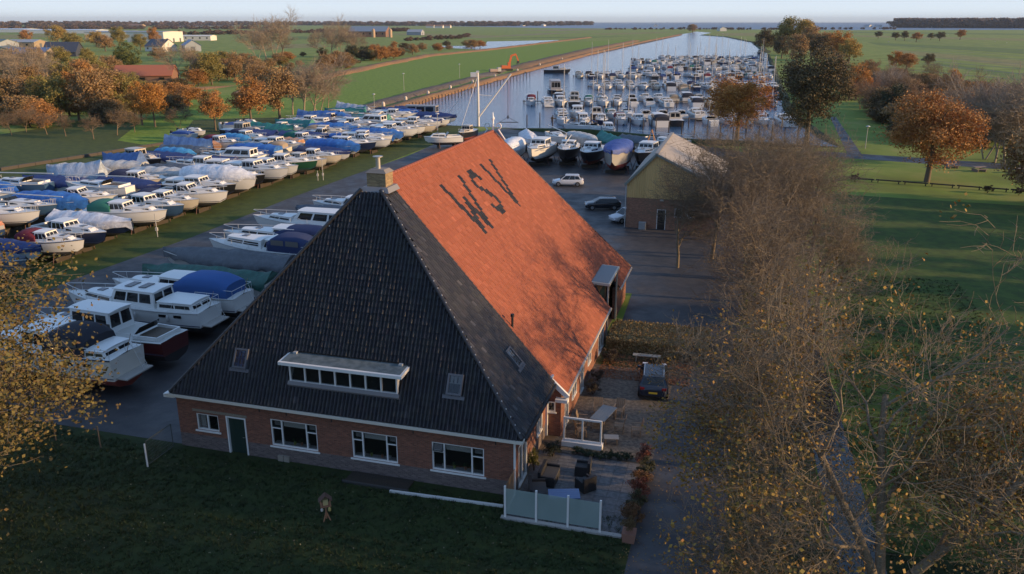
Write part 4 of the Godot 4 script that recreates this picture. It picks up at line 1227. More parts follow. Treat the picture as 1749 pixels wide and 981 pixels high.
	# the wood goes on to the right, out of view, and shades the meadow
	for k in 22:
		var p := Vector3(70.0 + (k % 3) * 8.0 + rng.randf_range(-3, 3), 0, 42.0 - k * 6.9)
		var big := 17.5 if k < 14 else 10.5
		leafy("autumn_tree", "brown tree of the wood along the right side of the meadow", p, rng.randf_range(big - 1.5, big + 1.5), rng.randf_range(9, 12), k % 5, brown, "wood right of the meadow", 0.08)
	# avenue of bare trees along the lane
	var lv1 := leaves_at("avenue leaves", av1.ends, 0.10, 5, 0.075, 0.16)
	var lv2 := leaves_at("low leaves", av2.ends, 0.42, 12, 0.08, 0.24, 6.5)
	var lv3 := leaves_at("golden leaves", av3.ends, 0.5, 16, 0.085, 0.30, 7.5)
	var leaf_gold := leaf_mat(0.30, 0.185, 0.03)
	var leaf_dull := leaf_mat(0.20, 0.14, 0.04)
	var bark := noisy("bark", [[0.2, 0.12, 0.095, 0.06], [0.5, 0.19, 0.15, 0.098], [0.8, 0.27, 0.22, 0.15]], 1.5, 0.03, 0.95)
	for q in [[31.0, 6.0, 0, 0.92], [30.4, 13.5, 1, 0.90], [31.2, 21.0, 0, 0.92], [31.5, 28.0, 1, 0.94], [31.5, 34.0, 2, 0.95], [30.6, 40.0, 2, 1.0], [26.5, 46.5, 2, 0.92], [32.5, 48.0, 2, 0.98], [23.5, 42.5, 2, 0.66], [35.0, 41.0, 2, 0.9], [35.0, 29.0, 2, 0.75], [28.0, 54.0, 2, 0.85], [33.5, 56.0, 2, 0.88], [31.0, 64.0, 2, 0.75]]:
		var kind: Dictionary = [av1, av2, thick][q[2]]
		bare("avenue_tree", "densely twigged bare tree in the clump in front of the yellow shed" if q[2] == 2 else "bare brown avenue tree between the lane and the ditch", yard(q[0], q[1]), kind, q[3], bark, "bare avenue along the lane", lv1 if q[2] == 0 and q[1] < 14.0 else null, leaf_gold)
	bare("avenue_tree", "bare avenue tree with yellow leaves left on its lower branches", yard(31.2, -0.5), av2, 0.9, bark, "", lv2, leaf_gold, 1.0)
	bare("maple_tree", "many stemmed tree with golden leaves and bare top beside the ditch", yard(35.5, -3.0), av3, 1.0, bark, "", lv3, leaf_gold, 2.2)
	bare("maple_tree", "golden leaved tree right of the ditch, half bare", yard(42.0, -3.0), av3, 0.72, bark, "", lv3, leaf_dull, 4.4)
	bare("avenue_tree", "leafy young avenue tree nearest the lawn's lower edge", yard(30.6, -6.5), av2, 0.66, bark, "", lv2, leaf_dull, 3.0)
	# yellowing tree in front of the yard on the left
	var wd := bare_tree("front tree", 13.0, 77, 4, [10, 6, 5, 4], 0.014, 0.22, 0.9)
	var lv4 := leaves_at("front leaves", wd.ends, 0.98, 27, 0.08, 0.38)
	bare("chestnut_tree", "yellow leaved tree at the lawn edge in front of the boatyard", Vector3(-27.5, 0, -33.0), wd, 1.15, bark, "", lv4, leaf_mat(0.15, 0.118, 0.03), 0.6)
	# far woods on the horizon
	far_wood("far_woodland", "dark line of woods along the far horizon on the land side", [[-60, 45.5], [60, 45.2], [140, 44.8], [250, 44.4], [400, 43.2], [520, 43.0], [620, 43.6], [720, 43.8], [820, 44.4], [930, 43.6], [1010, 42.5]], 900, 26.0)
	far_wood("far_woodland", "brown line of woods on the shore right of the lake", [[1530, 46.8], [1620, 47.2], [1700, 47.6], [1800, 47.8]], 420, 36.0)
	far_wood("far_woodland", "low hedge line near the lake edge", [[1030, 50.5], [1180, 50.3], [1290, 51.0], [1420, 50.2], [1530, 49.8]], 120, 7.0)
	far_wood("far_woodland", "hedgerow belt between the far fields and the industrial estate", [[300, 60], [420, 58], [540, 56], [640, 54], [700, 53]], 130, 9.0)
	far_wood("far_woodland", "tree belt behind the greenhouses of the estate", [[-20, 51], [130, 50], [260, 49.5], [380, 50], [480, 48.5]], 170, 12.0)
	far_wood("far_woodland", "brown hedgerow across the middle fields beside the farm shed", [[690, 70], [780, 66], [800, 62]], 40, 6.0)

func far_wood(called: String, label: String, pts: Array, n: int, h: float) -> void:
	var mm := MultiMesh.new()
	mm.transform_format = MultiMesh.TRANSFORM_3D
	mm.use_colors = true
	mm.mesh = protos["far crown"] if protos.has("far crown") else leaf_crown(420, 0.17, 18, 0.1, 99)
	protos["far crown"] = mm.mesh
	mm.instance_count = n
	for i in n:
		var t := rng.randf() * (pts.size() - 1)
		var k := mini(int(t), pts.size() - 2)
		var a: Array = pts[k]; var b: Array = pts[k + 1]
		var p := ground(lerpf(a[0], b[0], t - k), lerpf(a[1], b[1], t - k) + rng.randf_range(-0.5, 0.5))
		var s := h * rng.randf_range(0.6, 1.1)
		mm.set_instance_transform(i, Transform3D(Basis().scaled(Vector3(s * rng.randf_range(0.7, 1.3), s * 0.5, s * rng.randf_range(0.7, 1.3))), p - Vector3(0, s * 0.06, 0)))
		var g := rng.randf_range(0.75, 1.25)
		mm.set_instance_color(i, Color(g, g * rng.randf_range(0.85, 1.0), g * 0.9))
	var o := MultiMeshInstance3D.new()
	o.name = numbered(called)
	o.multimesh = mm
	o.material_override = leaf_mat(0.15, 0.105, 0.075)
	add_child(o)
	tag(o, label, "woods")
	o.set_meta("kind", "stuff")
# ---------------------------------------------------------------- boats
# Boat axes: x towards the bow, y up from the keel, z to starboard.
func hb(s: Dictionary, t: float) -> float:
	var k: float = s.get("stern", 0.84)
	if t < 0.45: return s.B * 0.5 * (k + (1.0 - k) * sin(t / 0.45 * PI * 0.5))
	return s.B * 0.5 * maxf(1.0 - pow((t - 0.45) / 0.55, s.get("fine", 2.3)), 0.015)
func sheer(s: Dictionary, t: float) -> float:
	return s.D * (1.0 + s.get("spring", 0.24) * pow(maxf(t - 0.15, 0.0), 1.8)) + 0.04 * s.D * pow(1.0 - t, 3.0)
func keel(s: Dictionary, t: float) -> float:
	return s.D * 0.62 * pow(maxf(t - 0.62, 0.0) / 0.38, 2.2)
func bx(s: Dictionary, t: float, f := 1.0) -> float:
	return -s.L * 0.5 + s.L * t * 0.95 + s.L * 0.05 * pow(t, 3.0) * f
func deck_y(s: Dictionary, x: float) -> float:
	return sheer(s, clampf((x + s.L * 0.5) / s.L, 0.0, 1.0))

func mcol(c: Array, rough := 0.4) -> StandardMaterial3D: return mat(c[0], c[1], c[2], rough)

func face(parent: Node, a: Vector3, b: Vector3, c: Vector3, d: Vector3, list: Array, m: Material, called := "window") -> void:
	# panes on a quad a-b along the bottom, d-c along the top
	var nrm := (c - a).cross(b - a).normalized()
	for q in list:
		var f := func(u: float, v: float) -> Vector3: return a.lerp(b, u).lerp(d.lerp(c, u), v)
		var g := MB.new()
		var p: Array = [f.call(q[0], q[1]), f.call(q[2], q[1]), f.call(q[2], q[3]), f.call(q[0], q[3])]
		g.quad(p[0] + nrm * 0.014, p[1] + nrm * 0.014, p[2] + nrm * 0.014, p[3] + nrm * 0.014)
		for i in 4:
			var j := (i + 1) % 4
			g.quad(p[i] - nrm * 0.01, p[j] - nrm * 0.01, p[j] + nrm * 0.014, p[i] + nrm * 0.014)
		part(parent, called, g, m)

# a cabin: x0 (aft) to x1 (front) with widths w0, w1, from y0 up h; rake of the front and back faces, inward lean of the sides
func cabin(root: Node, called: String, x0: float, x1: float, w0: float, w1: float, y0: float, y1f: float, h: float, rf: float, rb: float, inn: float, m: Material, glass: Material, sides: int, front: int, over := 0.0, back := false) -> MeshInstance3D:
	var p := [Vector3(x0, y0 - 0.1, -w0 * 0.5), Vector3(x1, y1f - 0.1, -w1 * 0.5), Vector3(x1, y1f - 0.1, w1 * 0.5), Vector3(x0, y0 - 0.1, w0 * 0.5),
		Vector3(x0 + rb, y0 + h, -w0 * 0.5 + inn), Vector3(x1 - rf, y0 + h, -w1 * 0.5 + inn), Vector3(x1 - rf, y0 + h, w1 * 0.5 - inn), Vector3(x0 + rb, y0 + h, w0 * 0.5 - inn)]
	var g := MB.new()
	g.hexa(p)
	var o := part(root, called, g, m)
	var lo := 0.34; var hi := 0.88
	if h < 0.8: lo = 0.4; hi = 0.78
	var ps := []
	for i in sides: ps.append([0.05 + i * 0.9 / sides + 0.02, lo, 0.05 + (i + 1) * 0.9 / sides - 0.02, hi])
	if sides > 0:
		face(o, p[0], p[1], p[5], p[4], ps, glass)
		face(o, p[2], p[3], p[7], p[6], ps, glass)
	ps = []
	for i in front: ps.append([0.05 + i * 0.9 / front + 0.02, lo, 0.05 + (i + 1) * 0.9 / front - 0.02, hi])
	if front > 0: face(o, p[1], p[2], p[6], p[5], ps, glass)
	if back: face(o, p[3], p[0], p[4], p[7], [[0.08, lo, 0.46, hi], [0.54, lo, 0.92, hi]], glass)
	g = MB.new()
	var rows := []
	for i in 5:
		var f := i / 4.0
		var xx := lerpf(x0 + rb - over, x1 - rf + over, f)
		var ww := lerpf(w0, w1, f) * 0.5 - inn + 0.05
		var row := []
		for j in 5:
			var e := j / 2.0 - 1.0
			row.append(Vector3(xx, y0 + h + 0.05 + 0.07 * (1.0 - e * e) - 0.02 * absf(f - 0.5), ww * e))
		rows.append(row)
	g.grid(rows, true, Vector3(0, y0 - 10, 0))
	g.hexa([Vector3(x0 + rb - over, y0 + h, -w0 * 0.5 + inn - 0.05), Vector3(x1 - rf + over, y0 + h, -w1 * 0.5 + inn - 0.05), Vector3(x1 - rf + over, y0 + h, w1 * 0.5 - inn + 0.05), Vector3(x0 + rb - over, y0 + h, w0 * 0.5 - inn + 0.05),
		Vector3(x0 + rb - over, y0 + h + 0.045, -w0 * 0.5 + inn - 0.05), Vector3(x1 - rf + over, y0 + h + 0.045, -w1 * 0.5 + inn - 0.05), Vector3(x1 - rf + over, y0 + h + 0.045, w1 * 0.5 - inn + 0.05), Vector3(x0 + rb - over, y0 + h + 0.045, w0 * 0.5 - inn + 0.05)])
	part(o, "roof", g, m)
	return o

func canopy(root: Node, x0: float, x1: float, w: float, y0: float, h: float, m: Material, clear := false, called := "canopy") -> MeshInstance3D:
	var g := MB.new()
	var rows := []
	var n := 8
	for i in n + 1:
		var f := float(i) / n
		var k := 1.0 - 0.35 * pow(absf(f * 2.0 - 1.0), 3.0)
		var sag := 0.03 * absf(sin(f * PI * 4.0))
		var row := []
		for q in [[-1.0, 0.0], [-1.0, 0.45], [-0.92, 0.82], [-0.6, 0.97], [0.0, 1.02], [0.6, 0.97], [0.92, 0.82], [1.0, 0.45], [1.0, 0.0]]:
			row.append(Vector3(lerpf(x0, x1, f), y0 + q[1] * h * k - sag * float(q[1] > 0.5), q[0] * w * 0.5 * (0.94 + 0.06 * k)))
		rows.append(row)
	g.grid(rows, true)
	for e in [0, n]:
		for j in 4:
			g.quad(rows[e][j], rows[e][j + 1], rows[e][7 - j], rows[e][8 - j])
	var o := part(root, called, g, m)
	if clear:
		for s in [-1.0, 1.0]:
			for k in 2:
				var a := lerpf(x0, x1, 0.12 + k * 0.4); var b := lerpf(x0, x1, 0.46 + k * 0.4)
				var y := y0 + h * 0.42; var z: float = s * (w * 0.5 + 0.012)
				var wn := MB.new()
				wn.quad(Vector3(a, y, z), Vector3(b, y, z), Vector3(b, y0 + h * 0.74, z * 0.985), Vector3(a, y0 + h * 0.74, z * 0.985))
				part(o, "clear_panel", wn, mat(0.14, 0.13, 0.12, 0.15))
	return o

func tarp(root: Node, s: Dictionary, m: Material, high: float, drop: float, shape: String, seedv: int) -> void:
	var r := RandomNumberGenerator.new()
	r.seed = seedv
	var g := MB.new()
	var rows := []
	var n := 18
	for i in n + 1:
		var t := float(i) / n
		var b := maxf(hb(s, minf(t, 0.995)) * 1.05, 0.10)
		var y := sheer(s, t)
		var rise := high * (0.80 + 0.20 * sin(t * PI)) * (1.0 - 0.55 * pow(t, 4.0))
		if shape == "round": rise = high * (1.0 - 0.5 * pow(absf(t * 2.0 - 0.8), 3.0))
		if shape == "tent": rise = high * (1.15 - 0.5 * t)
		rise = maxf(rise - 0.17 * absf(sin(t * PI * 5.0)) + r.randf_range(-0.05, 0.05), 0.12)
		var row := []
		var prof := [[-1.0, -drop], [-1.02, 0.05], [-0.66, 0.40], [-0.26, 0.78], [0.0, 1.0], [0.26, 0.78], [0.66, 0.40], [1.02, 0.05], [1.0, -drop]]
		if shape == "round": prof = [[-1.0, -drop], [-1.02, 0.15], [-0.86, 0.66], [-0.45, 0.95], [0.0, 1.0], [0.45, 0.95], [0.86, 0.66], [1.02, 0.15], [1.0, -drop]]
		for q in prof:
			var hh: float = q[1] * rise if q[1] >= 0 else -drop * r.randf_range(0.55, 1.4)
			row.append(Vector3(bx(s, t) + r.randf_range(-0.06, 0.06), y + hh + r.randf_range(-0.05, 0.05), q[0] * b + r.randf_range(-0.05, 0.05)))
		rows.append(row)
	g.grid(rows, true)
	for j in 4:
		g.quad(rows[0][j], rows[0][j + 1], rows[0][7 - j], rows[0][8 - j])
	part(root, "tarpaulin", g, m)

func boat_proto(key: String, s: Dictionary, afloat: bool) -> Node3D:
	var pk := key + ("~" if afloat else "")
	if protos.has(pk): return protos[pk]
	var root := Node3D.new()
	root.set_meta("called", s.get("called", "motor_boat"))
	var inner := root
	var n := 14
	var wl: float = s.D * s.get("wl", 0.42)
	var off := -wl if afloat else s.get("stand", 0.5)
	var body := []
	var hullm := mcol(s.hull, 0.28)
	var deckm := mcol(s.get("deck", [0.62, 0.62, 0.59]), 0.5)
	var wht := mcol(s.get("house", [0.74, 0.74, 0.71]), 0.35)
	# topsides and bottom
	var top := MB.new()
	var bot := MB.new()
	for sd in [-1.0, 1.0]:
		var rows := []
		var rb := []
		for i in n + 1:
			var t := float(i) / n
			var b := hb(s, t)
			var bw := b * (0.93 - 0.30 * t * t)
			var y0 := keel(s, t)
			var w := maxf(wl, y0 + 0.02)
			var y1 := sheer(s, t)
			rows.append([Vector3(bx(s, t, 0.25), w, sd * bw), Vector3(bx(s, t, 0.55), lerpf(w, y1, 0.4), sd * lerpf(bw, b, 0.62)), Vector3(bx(s, t, 0.8), lerpf(w, y1, 0.72), sd * lerpf(bw, b, 0.88)), Vector3(bx(s, t), y1, sd * b)])
			rb.append([Vector3(bx(s, t, -0.5), y0, sd * 0.02), Vector3(bx(s, t, -0.2), lerpf(y0, w, 0.35), sd * bw * 0.72), Vector3(bx(s, t, 0.1), lerpf(y0, w, 0.7), sd * bw * 0.94), Vector3(bx(s, t, 0.25), w, sd * bw)])
		top.grid(rows, true, Vector3(0, s.D * 0.8, 0))
		bot.grid(rb, true, Vector3(0, s.D * 0.9, 0))
		body.append(rows)
		body.append(rb)
	for i in 3:
		top.quad(body[0][0][i], body[2][0][i], body[2][0][i + 1], body[0][0][i + 1])
		bot.quad(body[1][0][i], body[3][0][i], body[3][0][i + 1], body[1][0][i + 1])
	var hull := part(inner, "hull", top, hullm)
	part(hull, "bottom", bot, mcol(s.get("bottom", [0.05, 0.05, 0.06]), 0.8))
	# boot stripe above the bottom paint
	if s.L > 8.0 and not s.has("tarp"):
		var bs := MB.new()
		for sd in [-1.0, 1.0]:
			var pts := []
			for i in n + 1:
				var t := float(i) / n
				var b := hb(s, t)
				var bw := b * (0.93 - 0.30 * t * t)
				var w := maxf(wl, keel(s, t) + 0.02)
				pts.append(Vector3(bx(s, t, 0.30), lerpf(w, sheer(s, t), 0.10), sd * (lerpf(bw, b, 0.16) + 0.004)))
			bs.path(pts, 0.035, 4)
		part(hull, "boot_stripe", bs, mcol(s.get("stripe", [0.02, 0.03, 0.07]), 0.4))
	if s.has("stern_rail"):
		for sd in [-1.0, 1.0]:
			for f: float in [0.14, 0.24, 0.52, 0.62, 0.70]:
				var hw := MB.new()
				var b := hb(s, f); var bw: float = b * (0.93 - 0.30 * f * f)
				hw.box(Vector3(bx(s, f, 0.7), lerpf(wl, sheer(s, f), 0.70), sd * (lerpf(bw, b, 0.86) + 0.004)), Vector3(0.62, 0.20, 0.05))
				part(hull, "hull_window", hw, glass_dark())
			for f: float in [0.2, 0.42, 0.58]:
				var fe := MB.new()
				var p := Vector3(bx(s, f), sheer(s, f) - 0.75, sd * (hb(s, f) + 0.11))
				fe.lathe(p, [[0.0, 0.0], [0.08, 0.03], [0.10, 0.2], [0.10, 0.42], [0.05, 0.52], [0.0, 0.54]], 7)
				fe.tube(p + Vector3(0, 0.5, 0), Vector3(p.x, sheer(s, f) + 0.1, sd * hb(s, f) * 0.97), 0.012, 0.012, 3)
				part(inner, "fender", fe, mat(0.5, 0.5, 0.48, 0.5) if f < 0.5 else mat(0.03, 0.05, 0.15, 0.5))
		var fl := MB.new()
		fl.tube(Vector3(-s.L * 0.5, sheer(s, 0), 0), Vector3(-s.L * 0.5 - 0.5, sheer(s, 0) + 1.3, 0), 0.02, 0.015, 5, true)
		part(inner, "flagstaff", fl, mat(0.3, 0.18, 0.08, 0.6))
	# deck
	var dk := MB.new()
	var rows := []
	for i in n + 1:
		var t := float(i) / n
		var b := hb(s, t) * 0.97
		var y := sheer(s, t) - 0.03
		rows.append([Vector3(bx(s, t), y, -b), Vector3(bx(s, t), y + 0.07 * b, 0), Vector3(bx(s, t), y, b)])
	dk.grid(rows, true, Vector3(0, -20, 0))
	part(inner, "deck", dk, deckm)
	# rubbing strake along the sheer
	var rub := MB.new()
	for sd in [-1.0, 1.0]:
		var pts := []
		for i in n + 1:
			var t := float(i) / n
			pts.append(Vector3(bx(s, t), sheer(s, t) - 0.04, sd * hb(s, t)))
		rub.path(pts, 0.05, 5)
	part(inner, "rubbing_strake", rub, mcol(s.get("rub", [0.5, 0.5, 0.48]), 0.5))
	var glass := glass_dark()
	var sx := func(f: float) -> float: return -s.L * 0.5 + s.L * f
	if s.has("fore"):       # low trunk cabin forward
		var q: Array = s.fore
		cabin(inner, "fore_cabin", sx.call(q[0]), sx.call(q[1]), s.B * 0.72, s.B * 0.34, deck_y(s, sx.call(q[0])), deck_y(s, sx.call(q[1])), q[2], 0.55, 0.0, 0.10, wht, glass, 2, 2 if q[2] > 0.5 else 0)
		var hatch := MB.new()
		var hxx := lerpf(sx.call(q[0]), sx.call(q[1]), 0.5)
		hatch.box(Vector3(hxx, deck_y(s, sx.call(q[0])) + q[2] + 0.14, 0), Vector3(0.55, 0.06, 0.55))
		part(inner, "hatch", hatch, mat(0.10, 0.11, 0.13, 0.3))
	if s.has("wheel"):      # wheelhouse
		var q: Array = s.wheel
		var wm: Material = wht if not s.has("wheel_col") else mcol(s.wheel_col)
		var wh := cabin(inner, "wheelhouse", sx.call(q[0]), sx.call(q[1]), s.B * 0.74, s.B * 0.66, deck_y(s, sx.call(q[0])), deck_y(s, sx.call(q[1])), q[2], s.get("rake", 0.5), 0.1, 0.13, wm, glass, 3 if q[1] - q[0] > 0.2 else 2, 3, 0.15, true)
		if s.has("roof_hatch"):
			for k in 2:
				var g := MB.new()
				g.box(Vector3(lerpf(sx.call(q[0]), sx.call(q[1]), 0.35 + 0.3 * k), deck_y(s, sx.call(q[0])) + q[2] + 0.15, 0), Vector3(0.6, 0.05, 1.1))
				part(wh, "roof_hatch", g, mat(0.07, 0.075, 0.085, 0.25))
	if s.has("aft"):
		var q: Array = s.aft
		cabin(inner, "aft_cabin", sx.call(q[0]), sx.call(q[1]), s.B * 0.72, s.B * 0.76, deck_y(s, sx.call(q[0])), deck_y(s, sx.call(q[1])), q[2], 0.0, 0.25, 0.10, wht, glass, 2, 0, 0.05, true)
	if s.has("canopy"):
		var q: Array = s.canopy
		canopy(inner, sx.call(q[0]), sx.call(q[1]), s.B * 0.84, deck_y(s, sx.call(q[0])) - 0.05, q[2], mcol(s.canopy_col, 0.9), s.get("clear", false))
	if s.has("tarp"):
		var q: Array = s.tarp
		var tm := noisy("cloth %s" % key, [[0.25, q[3][0] * 0.8, q[3][1] * 0.8, q[3][2] * 0.8], [0.55, q[3][0], q[3][1], q[3][2]], [0.8, minf(q[3][0] * 1.25, 0.85), minf(q[3][1] * 1.25, 0.85), minf(q[3][2] * 1.2, 0.85)]], 3.0, 0.015, s.get("shine", 0.6), 0.7, false, 4, 256)
		tarp(inner, s, tm, q[0], q[1], q[2], hash(key))
	if s.has("rail"):
		var g := MB.new()
		var f0: float = s.rail
		for sd in [-1.0, 1.0]:
			var pts := []
			for i in 8:
				var t := lerpf(f0, 0.985, i / 7.0)
				var p := Vector3(bx(s, t), sheer(s, t), sd * hb(s, t) * 0.94)
				pts.append(p + Vector3(0.06 * i / 7.0, 0.55, 0))
				if i % 2 == 0: g.tube(p, p + Vector3(0, 0.55, 0), 0.018, 0.018, 4)
			pts[0].y -= 0.3
			g.path(pts, 0.028, 4)
		var tip := Vector3(bx(s, 0.985) + 0.06, sheer(s, 0.985) + 0.55, 0)
		g.tube(tip + Vector3(0, 0, -hb(s, 0.985)), tip + Vector3(0, 0, hb(s, 0.985)), 0.022, 0.022, 4)
		part(inner, "pulpit_rail", g, mat(0.62, 0.62, 0.6, 0.3, 0.3))
	if s.has("stern_rail"):
		var g := MB.new()
		var z := hb(s, 0.0) * 0.94; var y := sheer(s, 0.0); var x: float = -s.L * 0.5 + 0.1
		g.path([Vector3(x + 2.2, y + 0.1, -z), Vector3(x + 2.0, y + 0.6, -z), Vector3(x, y + 0.6, -z), Vector3(x, y + 0.6, z), Vector3(x + 2.0, y + 0.6, z), Vector3(x + 2.2, y + 0.1, z)], 0.022, 4)
		for q in [[x + 1.0, -z], [x, -z], [x, 0.0], [x, z], [x + 1.0, z]]:
			g.tube(Vector3(q[0], y, q[1]), Vector3(q[0], y + 0.6, q[1]), 0.018, 0.018, 4)
		part(inner, "stern_rail", g, mat(0.62, 0.62, 0.6, 0.3, 0.3))
		g = MB.new()
		g.box(Vector3(x - 0.5, wl + 0.12, 0), Vector3(0.8, 0.08, z * 1.7))
		part(inner, "swim_platform", g, mat(0.35, 0.33, 0.30, 0.7))
		g = MB.new()
		for e in [-0.2, 0.2]:
			g.tube(Vector3(x - 0.9, wl + 0.2, z * 0.4 + e), Vector3(x - 0.12, y + 0.55, z * 0.4 + e), 0.022, 0.022, 4)
		for k in 4:
			var f := 0.15 + k * 0.22
			g.tube(Vector3(lerpf(x - 0.9, x - 0.12, f), lerpf(wl + 0.2, y + 0.55, f), z * 0.4 - 0.2), Vector3(lerpf(x - 0.9, x - 0.12, f), lerpf(wl + 0.2, y + 0.55, f), z * 0.4 + 0.2), 0.02, 0.02, 4)
		part(inner, "boarding_ladder", g, mat(0.62, 0.62, 0.6, 0.3, 0.3))
	if s.has("cockpit"):
		var q: Array = s.cockpit
		var g := MB.new()
		var y := deck_y(s, sx.call(q[0]))
		for sd in [-1.0, 1.0]:
			g.bar(Vector3(sx.call(q[0]), y + 0.12, sd * s.B * 0.36), Vector3(sx.call(q[1]), y + 0.12, sd * s.B * 0.38), 0.09, 0.26)
		g.bar(Vector3(sx.call(q[0]), y + 0.12, -s.B * 0.36), Vector3(sx.call(q[0]), y + 0.12, s.B * 0.36), 0.09, 0.26)
		part(inner, "cockpit_coaming", g, wht)
		g = MB.new()
		g.box(Vector3(sx.call((q[0] + q[1]) * 0.5), y + 0.045, 0), Vector3((q[1] - q[0]) * s.L * 0.94, 0.06, s.B * 0.66))
		part(inner, "cockpit_floor", g, mat(0.10, 0.08, 0.06, 0.8))
		g = MB.new()
		g.hexa([Vector3(sx.call(q[1]) - 0.05, y + 0.2, -s.B * 0.35), Vector3(sx.call(q[1]) + 0.02, y + 0.2, -s.B * 0.35), Vector3(sx.call(q[1]) + 0.02, y + 0.2, s.B * 0.35), Vector3(sx.call(q[1]) - 0.05, y + 0.2, s.B * 0.35), Vector3(sx.call(q[1]) - 0.45, y + 0.75, -s.B * 0.3), Vector3(sx.call(q[1]) - 0.42, y + 0.75, -s.B * 0.3), Vector3(sx.call(q[1]) - 0.42, y + 0.75, s.B * 0.3), Vector3(sx.call(q[1]) - 0.45, y + 0.75, s.B * 0.3)])
		part(inner, "windscreen", g, glass)
	if s.has("mast"):
		var g := MB.new()
		var mx: float = sx.call(0.56)
		g.tube(Vector3(mx, deck_y(s, mx), 0), Vector3(mx, deck_y(s, mx) + s.mast, 0), 0.085, 0.06, 6, true)
		g.tube(Vector3(mx, deck_y(s, mx) + s.mast * 0.6, -0.7), Vector3(mx, deck_y(s, mx) + s.mast * 0.6, 0.7), 0.03, 0.03, 4)
		part(inner, "mast", g, mat(0.62, 0.6, 0.55, 0.35, 0.2))
		g = MB.new()
		g.tube(Vector3(mx, deck_y(s, mx) + 1.3, 0), Vector3(mx - s.L * 0.42, deck_y(s, mx) + 1.25, 0), 0.16, 0.10, 6, true)
		part(inner, "boom", g, mcol(s.get("sail_cover", [0.05, 0.08, 0.2]), 0.9))
		g = MB.new()
		for e in [[0.99, 0.0], [0.02, 0.0], [0.52, -0.95], [0.52, 0.95]]:
			g.tube(Vector3(sx.call(e[0]), deck_y(s, sx.call(e[0])), e[1] * hb(s, e[0])), Vector3(mx, deck_y(s, mx) + s.mast * 0.97, 0), 0.012, 0.012, 3)
		part(inner, "rigging", g, mat(0.3, 0.3, 0.3, 0.4, 0.5))
	if s.has("laid_mast"):
		var g := MB.new()
		g.tube(Vector3(-s.L * 0.58, deck_y(s, 0) + 1.2, 0.1), Vector3(s.L * 0.6, deck_y(s, 0) + 1.05, 0.0), 0.07, 0.06, 6, true)
		part(inner, "lowered_mast", g, mat(0.65, 0.64, 0.6, 0.35))
	if s.has("frame"):      # wooden trestle on the roof
		var g := MB.new()
		for sd in [-1.0, 1.0]:
			g.tube(Vector3(sd * 0.7 - 2.2, deck_y(s, 0) + 0.3, 0.8), Vector3(-2.2 - sd * 0.25, deck_y(s, 0) + 2.9, 0), 0.06, 0.05, 5, true)
			g.tube(Vector3(sd * 0.7 - 2.2, deck_y(s, 0) + 0.3, -0.8), Vector3(-2.2 - sd * 0.25, deck_y(s, 0) + 2.9, 0), 0.06, 0.05, 5, true)
		part(inner, "mast_trestle", g, mat(0.5, 0.23, 0.07, 0.7))
	if s.has("outboard"):
		var g := MB.new()
		g.box(Vector3(-s.L * 0.5 - 0.25, s.D + 0.25, 0), Vector3(0.4, 0.5, 0.35)); g.box(Vector3(-s.L * 0.5 - 0.25, s.D * 0.45, 0), Vector3(0.15, s.D * 0.9, 0.1))
		part(inner, "outboard_motor", g, mat(0.03, 0.03, 0.03, 0.4))
	for c in root.get_children(): c.position.y = off
	if not afloat:
		var wood := mat(0.045, 0.035, 0.025, 0.9)
		for f in [0.22, 0.62]:
			var g := MB.new()
			g.box(Vector3(sx.call(f), 0.5 * (off + 0.03), 0), Vector3(0.25, off + 0.03, s.B * 0.75))
			part(root, "keel_block", g, wood)
			for sd in [-1.0, 1.0]:
				g = MB.new()
				g.tube(Vector3(sx.call(f), 0.0, sd * s.B * 0.52), Vector3(sx.call(f), off + s.D * 0.40, sd * hb(s, f) * 0.82), 0.05, 0.05, 5, true)
				part(root, "hull_prop", g, mat(0.12, 0.06, 0.05, 0.7))
	protos[pk] = root
	return root

var STYLES := {}
const SITES := {"yard": "in the boatyard's roadside column", "yard2": "in the boatyard's middle column", "yard3": "in the boatyard's back column", "near": "beside the farmhouse", "back": "standing behind the farmhouse", "marina": "moored in the marina"}

func put_boat(key: String, at: Vector3, turn: float, site: String, size := 1.0, extra := "") -> Node3D:
	var s: Dictionary = STYLES[key]
	var o := copy_of(boat_proto(key, s, site == "marina"), at, turn, size)
	tag(o, "%s %s" % [s.desc, SITES[site] if extra == "" else extra], "boat", "boats " + SITES[site])
	if site == "marina": o.position.y = 0.03
	return o

func in_view(p: Vector3, margin := 90.0) -> bool:
	var d := p - Vector3(0, CAM_H, 0)
	var a := deg_to_rad(PITCH)
	var z := -d.z * cos(a) - d.y * sin(a)
	return z > 1.0 and absf(FOCAL * d.x / z) < 874.5 + margin

